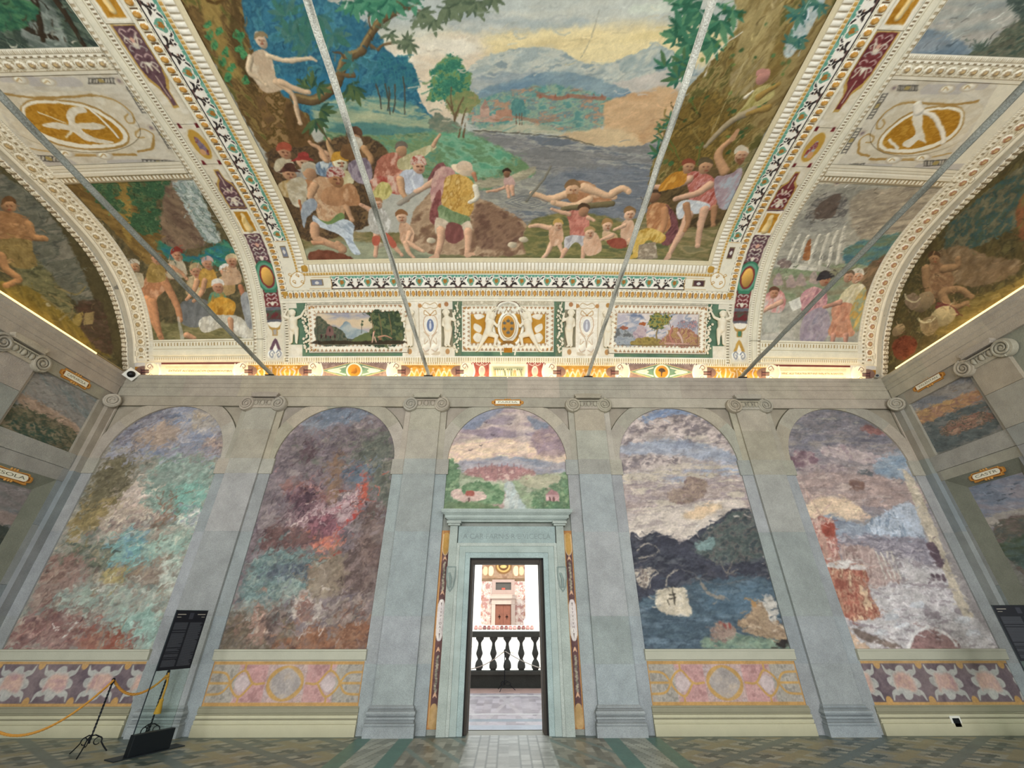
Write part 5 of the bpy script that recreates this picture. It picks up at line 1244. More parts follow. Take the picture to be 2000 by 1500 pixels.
OPS['ceiling_people'] = '''
T cdb594,bfa484,d9c6a6 1.5 0 13.7 2 70 2|-770 1260 40 15 17 -21 -10 -51 17 -32 -69 -11 -17 30 -3 41
L cfb794 8 4.7 0.34|-720 1257 48 -11 47 2 28 3
E cfb794 5.1 4.3 0 0.2|-597 1251
L cfb794 8.4 5 0.34|-773 1255 -26 -37 23 -21 12 -15
E cfb794 5.5 4.7 0 0.2|-764 1182
L c9aa86 10 6.1 0.34|-729 1189 34 -37 -8 -46 -7 -40
E c9aa86 7 5.9 0 0.2|-710 1066
L c9aa86 9.9 5.9 0.34|-717 1189 55 -27 21 -3
E c9aa86 6.4 5.4 0 0.2|-641 1159
E cdb090 16 21 0 0.3|-722 1297
T 8f7a58 0.97 0 16.7|-740 1299 8 13 22 7 13 -8 -3 -11 -7 6 -18 -1
E 6a4432 2.9 1.7|-726 1297
E 6a4432 2.9 1.7|-714 1296
L a87856 2.3 2.3|-720 1296 -1 -4
L 94553f 1.9 1.9|-727 1288 7 0
L cfb794 5.9 2.9|-596 1253 12 -8
T d0c4a4,b8a988 2 0 13.7 2.5 70 2.6|-872 905 23 35 33 9 24 -11 -5 -34 -47 -17
E b58562 21 26 0 0.25|-807 968
T 9c4a35,b05a40 1.5 0 9.34|-831 973 14 23 27 9 17 -12 -8 -21 -22 6
L 6b4432 3 3|-812 968 16 0
L 86503f 2.5 2.5|-810 956 7 0
L b98564 3.2 3.2|-802 969 -1 -7
T b3aca0,8f8a80 2 0 14.1 2.5 70 2.6|-826 857 24 39 36 10 27 -11 -5 -40 -51 -19
E c39a78 23 29 0 0.25|-757 927
T a8443c,8f3830 1.5 0 9.57|-799 934 28 15 17 18 28 -1 0 -18 13 -13 -40 3
L 6b4432 3.3 3.3|-762 928 18 -1
L 86503f 2.7 2.7|-760 914 8 0
L b98564 3.5 3.5|-752 929 0 -8
T c8b288,9c7a40 2.1 0 14.6 2.5 70 2.6|-902 813 27 40 40 11 30 -12 -4 -41 -57 -20
E b58a66 24 29 0 0.25|-825 886
T 4a3028,5d3c30 1.6 0 9.86|-867 893 28 15 19 19 28 -1 -1 -19 13 -14 -41 4
L 6b4432 3.4 3.4|-831 886 19 0
L 86503f 2.8 2.8|-829 872 8 1
L b98564 3.7 3.7|-819 887 -1 -8
T c08a60,a87850 2.1 0 14.5 2.5 70 2.6|-817 815 24 41 34 10 24 -12 -6 -40 -47 -20
E b58a66 24 29 0 0.25|-751 888
T b3a68a,c4b89c 1.6 0 9.81|-777 895 13 26 31 11 20 -14 -8 -25 -25 8
L 6b4432 3.3 3.3|-756 889 18 -1
L 86503f 2.8 2.8|-753 875 8 0
L b98564 3.6 3.6|-745 890 0 -9
T 8fa0ae,5f7284,c9cec8 2 0 13.7 2.5 70 2.6|-732 892 21 32 35 9 29 -10 -1 -33 -49 -16
E c39a78 19 24 0 0.25|-669 951
L 6b4432 2.7 2.7|-673 951 15 -1
L 86503f 2.3 2.3|-671 939 7 1
L b98564 3 3|-664 952 -1 -7
L c99d76 10 6 0.34|-672 937 -5 41 -21 15 -3 11
E c99d76 6.4 5.4 0 0.2|-701 1004
L b99468 12 6.9 0.34|-642 922 0 37 2 37 6 14
E b99468 7.3 6.1 0 0.2|-634 1010
L 5a4a34 2.6 2.2|-653 1062 15 -52 18 -60
T d0c69c,b8a878 2 0 14.1 2.5 70 2.6|-698 849 24 42 42 11 33 -12 0 -43 -59 -20
E d8cfae 25 30 0 0.25|-624 925
T b8842e,c99a40 1.5 0 9.52|-653 931 13 28 31 11 22 -14 -6 -25 -27 7
L 6b4432 3.5 3.5|-630 925 19 0
L 86503f 2.9 2.9|-627 911 9 0
L b98564 3.8 3.8|-618 927 -1 -9
T 7a5c3c,6a4c30 1.9 0 13.1 2.5 70 2.6|-614 951 22 36 42 9 36 -10 3 -36 -59 -18
E b58a66 21 27 0 0.25|-544 1016
T 5a3f2f,6b4c38 1.4 0 8.87|-569 1021 10 24 27 9 21 -12 -5 -21 -24 6
L 6b4432 3 3|-549 1016 18 0
L 86503f 2.5 2.5|-545 1004 8 0
L b98564 3.3 3.3|-538 1017 0 -7
T cfc6b0,b8ad98 1.8 3.7 7.32|-559 1013 33 3 2 -29 -28 -14
L b98e62 13 7.9 0.34|-520 976 13 -37 -26 -29
E b98e62 8.8 7.4 0 0.2|-533 910
T 8f8088,a5979c,786a74 2 0 13.8 2.5 70 2.6|-596 921 72 22 7 -62 -36 -41 -43 22
T c9a37c,bb8f68,d6b690,b08060 2.1 0 19.1 2 70 2|-759 848 43 26 42 -15 12 -70 -15 -75 -47 -35 -58 14 3 67
L c39872 16 9.7 0.34|-749 840 -36 -48 19 -37
E c39872 11 9 0 0.2|-766 755
L c39872 17 9.8 0.34|-670 842 12 -85 7 -66
E c39872 11 9.2 0 0.2|-651 691
T 7f9458,6b8450 2.2 0 26.4|-794 705 42 -17 64 37 5 -29 -76 -30
T b9c2c6,cfd6d8,9aa5ae 2.2 0 15.5 2 -40 2.6|-801 716 44 -41 74 21 34 -28 -21 -67 21 -55 -38 3 -26 71 -70 38 -29 14
L c09470 21 12 0.34|-812 667 -10 -51 60 -30 29 -19
E c09470 13 11 0 0.2|-733 567
L c09470 21 12 0.34|-727 567 -12 23
E c09470 13 11 0 0.2|-739 590
L bb8a66 10 6.1 0.34|-841 596 43 -1
E bb8a66 6.7 5.6 0 0.2|-798 595
E b58a66 20 26 0 0.3|-746 894
T b0a48c 1.4 0 23.6|-767 897 9 18 24 10 15 -11 -4 -16 -8 9 -20 -1
T c09066,a87a54 2.1 0 14.7 2.5 70 2.6|-748 777 29 47 49 13 41 -15 0 -47 -69 -23
E a5764f 28 34 0 0.25|-661 863
T 9a3f38,d8ccb8,8c3a34 1.6 0 9.94|-692 870 14 31 34 12 25 -16 -8 -28 -29 8
L 6b4432 3.9 3.9|-667 863 21 -1
L 86503f 3.3 3.3|-663 846 9 1
L b98564 4.2 4.2|-654 864 0 -10
T bb8c62,a5754e,cda27a 2.1 0 18.9 2 70 2|-648 832 46 9 8 -53 -13 -32 -50 5
T d8ceb4,c0b498,b0a080 2.1 0 16.7|-852 846 60 29 16 -31 -43 -83 -46 1
L a86a40 5 3 0.34|-832 778 -14 -61
E a86a40 3.3 2.8 0 0.2|-846 717
T a8aeb2,8f979e,bfc4c4 2.2 0 15.2 2.5 70 2.6|-821 771 46 14 2 -36 -56 -43 -29 -44 8 55
T b5735c,a0604a,c98a70,d8a58c 2 0 13.9 2 60 2.6|-523 857 44 82 70 22 38 -42 -45 -80 -75 -25 -53 -12
E b58a66 20 26 0 0.3|-391 972
T 6f6456 1.3 0 22|-414 974 7 18 22 10 19 -10 -1 -16 -10 8 -21 -1
T c3b98c,b0a678,d4ca9e 1.9 0 13.3 2.5 70 2.6|-409 934 76 37 58 18 7 -14 -62 -41 -45 -35 -38 0
L c39a78 7 4.1 0.34|-275 986 20 25 13 14
E c39a78 4.4 3.7 0 0.2|-242 1025
T d9b7a0,c0806a,a8483c 2 0 14.3 2.5 70 2.6|-535 857 78 19 51 -37 -29 -42 -75 22
T c0b46a,d2c680,a89c58 2.1 0 14.6 2.5 70 2.6|-544 802 52 48 30 -15 -3 -38 -46 -25 -30 5
T c9ccd2,b0b4bc,dde0e0 2 0 14.2 2.5 70 2.6|-426 855 31 40 43 0 19 -40 -20 -48 -51 -6
L c99d76 15 8.6 0.34|-418 859 -3 -52 12 -32
E c99d76 9.5 8 0 0.2|-409 775
T c9ccd2,b0b4bc 2 0 14.1 2.5 70 2.6|-368 835 11 41 15 11 11 -12 -3 -40 -21 -20
E c99d7e 23 29 0 0.25|-339 909
T a8483c,dccfb8,b0503f 1.5 0 9.56|-367 914 8 27 28 11 24 -14 -3 -24 -26 7
L 6b4432 3.3 3.3|-344 909 19 0
L 86503f 2.7 2.7|-338 895 8 0
L b98564 3.5 3.5|-333 910 1 -8
T 7a4a48,8f5c58,6a3f40 2 0 13.9 2.5 70 2.6|-316 848 38 60 36 14 1 -54 -50 -51
L 9a9080 10 6.3 0.2|-443 758 80 49 55 31
L d0a888 13 7.6 0.34|-285 854 -48 -28 -35 -17
E d0a888 8.3 7 0 0.2|-368 809
T d0a898,b88880,c79a90 2 0 14.3 2.5 70 2.6|-280 889 50 19 25 -40 -48 -73 -47 -43 -14 44
T 8f5550,784440,a06a64 2.2 0 15.1 2.5 70 2.6|-309 763 38 54 -17 -131 -24 -22 -21 33
T c79a4a,d8b060,b08238,e2c078 2.1 0 18.8 2 60 2.6|-241 868 56 10 46 -36 3 -58 -33 -87 -72 22 -33 44 15 54
T 7f9468,6a8056,97a87c 2.2 0 15.3 2.5 70 2.6|-283 752 53 -26 67 -29 -20 -34 -74 9 -33 25
T dcc9ae,c9b498 2.2 0 15.5 2.5 70 2.6|-303 697 56 -27 -21 -40 -44 0
T dcc9ae,c9b498 2.2 0 15.5 2.5 70 2.6|-204 663 40 18 5 -52 -37 -6
L cfa382 19 11 0.34|-289 641 -10 -55 -21 -55
E cfa382 12 10 0 0.2|-320 531
L cfa382 19 11 0.34|-174 636 -5 -58 -7 -43
E cfa382 12 10 0 0.2|-186 535
L cfa382 11 6.7|-320 531 -30 -9
L cfa382 11 6.7|-186 535 29 4
T 7a4a44,8c5850 2.2 0 15.5 2.5 70 2.6|-257 675 53 -12 7 -56 -46 -22 -32 23
L d8cfb8 13 7.7 0.34|-134 827 6 -43 -30 -21
E d8cfb8 8.5 7.1 0 0.2|-158 763
E d6bfa0 47 20 -20 0.25|-174 894
T e0c8ac,d0b494 1.9 0 23.2|-197 898 7 24 33 7 17 -15 -5 -20
L b07a5a 9.4 5.5 0.34|-136 878 8 -24
E b07a5a 6.1 5.1 0 0.2|-128 854
L c99d7e 14 8.1 0.34|-550 700 -15 -67
E c99d7e 8.9 7.4 0 0.2|-565 633
L c99d7e 13 7.9 0.34|-557 729 -40 27
E c99d7e 8.5 7.2 0 0.2|-597 756
L c99d7e 14 8.2 0.34|-544 633 35 -45 37 -51
E c99d7e 8.9 7.5 0 0.2|-472 537
L c99d7e 14 8.2 0.34|-565 633 -12 -55 -12 -44
E c99d7e 8.9 7.5 0 0.2|-589 534
T c9c4b8,aaa598,dedad0 2.2 0 15.4 2.5 70 2.6|-573 729 55 15 23 -56 -21 -56 -69 8
E cda384 18 23 0 0.3|-531 759
T a87a50 1.5 0 25.5|-550 762 6 17 20 9 16 -10 -2 -15 -8 8 -18 -1
E 6a4432 3.2 1.9|-535 759
E 6a4432 3.2 1.9|-523 759
L a87856 2.5 2.5|-529 758 0 -5
L 94553f 2.1 2.1|-534 747 6 0
T b8604a 2.2 0 26.6|-584 618 31 -1 -12 -35 -24 0
T b8604a 2.2 0 26.6|-537 633 24 -7 25 -45 -23 -9
T d3ab8a,c39674,deba9a 2.2 0 19.9 2 70 2|-462 665 35 13 21 -40 -15 -51 -44 0
L d0a684 12 7.1 0.34|-425 631 -17 -37
E d0a684 7.8 6.5 0 0.2|-442 594
L d0a684 12 7.1 0.34|-436 587 35 -22 23 -12
E d0a684 7.8 6.5 0 0.2|-378 553
L d0a684 12 7.2 0.34|-449 587 8 -37 19 -23
E d0a684 7.8 6.6 0 0.2|-422 527
E d3ab8a 21 28 0 0.3|-446 701
T 8f6440 1.5 0 26|-470 704 6 20 25 12 19 -12 -1 -18 -10 9 -23 -1
E 6a4432 3.8 2.3|-452 700
E 6a4432 3.8 2.3|-437 700
L a87856 3.1 3.1|-444 700 1 -7
L 94553f 2.6 2.6|-450 686 8 0
L c99d7e 7.9 4.7 0.34|10 827 -20 31
E c99d7e 5 4.2 0 0.2|-10 858
L c99d7e 8 4.7 0.34|0 838 -40 -22 -47 -8
E c99d7e 5.2 4.4 0 0.2|-87 808
T c9a89c,b89488 2 0 18.2 2 70 2|-19 868 29 1 12 -35 -36 -13
L c99d7e 9.7 5.7 0.34|-6 827 5 -42
E c99d7e 6.3 5.3 0 0.2|-1 785
L c99d7e 9.7 5.7 0.34|10 827 5 -32
E c99d7e 6.3 5.3 0 0.2|15 795
E 8a6448 13 18 0 0.3|-10 883
T 3a2a20 1.4 0 23.5|-25 884 1 13 14 7 14 -7 2 -11 -8 6 -14 -1
T c79a74,b5845e,a8744e,d8b490 2.1 0 18.9 3 -20 2.6|231 829 36 28 62 -16 26 -31 58 -36 -91 -8 -62 -8
L d3ad88 18 11 0.34|234 801 -69 -22 -73 21
E d3ad88 11 9.7 0 0.2|92 800
L d3ad88 18 11 0.34|320 777 -59 -27 -84 14
E d3ad88 12 9.8 0 0.2|177 764
L d3ad88 18 11 0.34|291 830 75 -27 54 -14
E d3ad88 12 9.8 0 0.2|420 789
L d3ad88 18 11 0.34|407 804 36 22 29 -12
E d3ad88 12 9.7 0 0.2|472 814
E d0a680 27 35 0 0.3|248 819
T 8a6a48 1.4 0 24.6|217 822 0 25 26 15 29 -14 6 -22 -17 11 -27 -2
E 6a4432 4.8 2.9|242 818
E 6a4432 4.8 2.9|260 818
L a87856 3.8 3.8|252 817 3 -8
L 94553f 3.2 3.2|250 800 10 1
T 9a7048,a87c52 2.1 4.2 8.46|231 797 41 1 -9 -31 -21 4
L 7f7a6a 6.1 3.3 0.2|69 770 60 85 25 54
L 6f6446 11 13 0.3|221 736 103 15 92 10
L 62666c 1.7 1.7 0 0.7|36 763 33 10 33 -10 -33 -10 -33 10
L 62666c 1.7 1.7 0 0.7|9 763 59 18 61 -17 -59 -18 -61 17
L 62666c 1.7 1.7 0 0.7|-17 763 85 26 87 -25 -85 -26 -87 25
L d3ab8a 12 7.1 0.34|175 653 -55 11 -32 -5
E d3ab8a 7.7 6.5 0 0.2|88 659
L d3ab8a 12 7.2 0.34|191 597 -24 -55 -17 -22
E d3ab8a 7.8 6.6 0 0.2|150 520
L d3ab8a 12 7.2 0.34|213 597 22 -48
E d3ab8a 7.8 6.6 0 0.2|235 549
T d3ab8a,c39674,deba9a 2.2 0 20 2 70 2|169 646 49 18 17 -66 -47 -23
E d3ab8a 18 24 0 0.3|207 664
T c9a35c 1.5 0 26.5|185 666 1 18 18 10 20 -9 4 -16 -11 8 -19 -2
E 6a4432 3.3 2|202 664
E 6a4432 3.3 2|215 664
L a87856 2.6 2.6|210 663 2 -5
L 94553f 2.2 2.2|208 652 7 0
T c47a68,d08c78,b06858 2.2 0 17.7 2 70 2.6|240 721 45 11 46 -26 1 -85 -65 -5 -12 49
L cda384 10 6 0.34|249 714 -48 13 -26 9
E cda384 6.5 5.4 0 0.2|175 736
L cda384 10 6.1 0.34|328 700 27 -11
E cda384 6.6 5.6 0 0.2|355 689
T b8b2b0,a39d9c,cbc6c2 2.2 0 15.6 2.5 70 2.6|245 615 88 1 -5 -50 -37 28 -41 -40
L c99d7e 12 7.2 0.34|248 558 -20 -44
E c99d7e 7.8 6.6 0 0.2|228 514
L c99d7e 12 7.2 0.34|328 568 0 -46
E c99d7e 7.8 6.6 0 0.2|328 522
E a87c5c 21 28 0 0.3|306 730
T 4f3c2a 1.5 0 25.8|281 733 0 20 20 12 24 -11 5 -18 -14 9 -22 -2
T d8b596,c99d7c 2.2 0 20.1 2 70 2|323 610 52 23 33 -77 -65 -19
E d3ab8a 20 26 0 0.3|346 632
T b09060 1.6 0 26.7|322 634 0 20 20 11 22 -11 5 -17 -13 9 -21 -2
E 6a4432 3.6 2.2|341 632
E 6a4432 3.6 2.2|355 632
L a87856 2.9 2.9|349 631 3 -6
L 94553f 2.4 2.4|348 619 7 0
T d8b596,c0a070 2.2 0 20.1 2 70 2|401 644 51 -10 19 -33 -58 -1
L d3ab8a 10 6.1 0.34|443 623 -42 -19
E d3ab8a 6.7 5.6 0 0.2|401 604
E d3ab8a 20 26 0 0.3|415 667
T a88050 1.6 0 26.6|391 669 -1 20 19 11 23 -11 5 -17 -13 9 -21 -2
E 6a4432 3.6 2.2|410 667
E 6a4432 3.6 2.2|424 667
L a87856 2.9 2.9|418 666 2 -6
L 94553f 2.4 2.4|417 654 7 0
T d8b596,c99d7c 2.2 0 20.1 2 70 2|475 680 40 12 27 -68 -26 -40 -34 28
L d3ab8a 10 6.2 0.34|488 668 -39 -18
E d3ab8a 6.7 5.6 0 0.2|449 650
L d3ab8a 10 6.2 0.34|520 602 26 -22
E d3ab8a 6.7 5.6 0 0.2|546 580
E d3ab8a 22 28 0 0.3|499 718
T 8a6a44 1.5 0 26.1|473 720 -2 21 19 12 25 -11 7 -18 -15 9 -21 -2
E 6a4432 3.9 2.3|493 718
E 6a4432 3.9 2.3|508 718
L a87856 3.1 3.1|502 717 3 -6
L 94553f 2.6 2.6|501 704 8 0
T 8a4434,9c5440 2.2 0 15.6 2.5 70 2.6|424 600 65 12 29 -37 -55 -7
T c08a5c,a87048,d8a878 2.2 0 19.9 2 70 2|565 748 35 23 58 -20 28 -78 -38 -35 -60 21
T 6f4444,865654,5c3838 2.2 0 15.7 2.5 70 2.6|634 761 55 -43 35 -78 -29 -57 -38 22 25 68
E 8a6448 23 29 0 0.3|578 797
T 4a3a2c 1.5 0 25.3|551 799 -3 21 19 13 26 -12 9 -18 -16 9 -22 -2
L b9855c 16 9.3 0.34|636 739 17 -78 -24 -79
E b9855c 10 8.5 0 0.2|629 582
T d0aa50,e0c070,b8903c 2.2 0 15.7 2.5 70 2.6|550 636 49 24 74 -33 -14 -33 -64 9 -18 -66 -30 -1
T a89880,8a7a64,c0b096 2.2 0 18 1 0 2.2 1 0|568 585 68 15 27 -73 -90 -8
L d0aa50 11 6.7|558 541 -24 -18
T c07868,b06050,d0948a,a04a3c 2.1 0 14.8 2.5 70 2.6|671 889 44 11 70 -28 45 -83 -3 -44 -87 8 -37 75
T d0d2d0,bcc0c2,e2e2dc 2.2 0 15.3 2.5 70 2.6|679 762 39 23 88 -15 -2 -31 -63 -19 -36 -19
L cda384 18 10 0.34|688 869 -44 -26 -83 -10
E cda384 11 9.6 0 0.2|561 833
L cda384 18 11 0.34|775 847 -36 -35 -73 -24
E cda384 12 9.9 0 0.2|666 788
L cda384 19 11 0.34|741 720 -6 -80 -29 -101
E cda384 12 10 0 0.2|706 539
L cda384 19 11 0.34|796 744 10 -68 16 -89
E cda384 12 10 0 0.2|822 587
L cda384 14 6.8|706 539 -12 -18
E b58a66 24 31 0 0.3|732 920
T 5f5238 1.4 0 23.5|704 922 -6 22 19 13 29 -11 11 -20 -18 10 -23 -2
E 6a4432 4.3 2.6|726 919
E 6a4432 4.3 2.6|742 920
L a87856 3.4 3.4|736 919 4 -7
L 94553f 2.9 2.9|738 904 8 1
T c98a30,b0762a,d8a048 2.1 0 14.4 2.5 70 2.6|584 825 29 62 54 12 9 -51 -61 -27
E b58a66 21 27 0 0.3|670 918
T 8c4a34 1.4 0 23.5|645 920 -5 20 17 11 26 -10 9 -17 -16 8 -20 -2
E 6a4432 3.7 2.2|665 918
E 6a4432 3.7 2.2|679 918
L a87856 3 3|673 917 4 -6
L 94553f 2.5 2.5|674 905 8 0
T 9a8488,b09a9c,a8b0b4 2.1 0 14.7 2.5 70 2.6|785 872 49 21 38 22 27 -146 -46 -13
L bd9068 17 9.8 0.34|810 903 -53 66 26 55
E bd9068 10 8.5 0 0.2|783 1024
L bd9068 11 7.3|783 1024 5 26
E c39a78 22 29 0 0.3|843 967
T cfc3a8 1.3 0 23|817 969 -7 20 16 12 28 -11 11 -17 -17 8 -21 -1
E 6a4432 3.9 2.4|837 967
E 6a4432 3.9 2.4|852 967
L a87856 3.2 3.2|846 966 5 -6
L 94553f 2.6 2.6|849 953 8 1
T 7f5438 2 3.9 7.89|826 956 33 -7 -2 -27
L a87c58 14 8.2 0.34|716 763 33 -66 0 -45
E a87c58 9 7.6 0 0.2|749 652
L a87c58 14 8.2 0.34|833 756 24 -78
E a87c58 9 7.6 0 0.2|857 678
T a89a5c,bcae70,948848 1.7 0 11.7 2.5 70 2.6|770 1124 14 54 40 15 27 -29 -27 -31 -71 -45
E b58070 18 23 0 0.3|789 1214
T c08878 1.1 0 18.7|767 1215 -6 15 14 8 24 -7 9 -13 -14 6 -19 -1
L 9a8a6c 13 7.4 0.34|807 1117 -52 -34 -32 -47 -22 -41
E 9a8a6c 8.5 7.1 0 0.2|701 995
L d8ccb0 6.4 3.8 0.34|763 1155 15 18
E d8ccb0 4.1 3.4 0 0.2|778 1173
L 9a7c40 11 6.8 0.34|804 1156 44 38
E 9a7c40 7.3 6.1 0 0.2|848 1194
L 9a7c40 12 7.1 0.34|853 1126 -57 -21
E 9a7c40 7.8 6.6 0 0.2|796 1105
'''
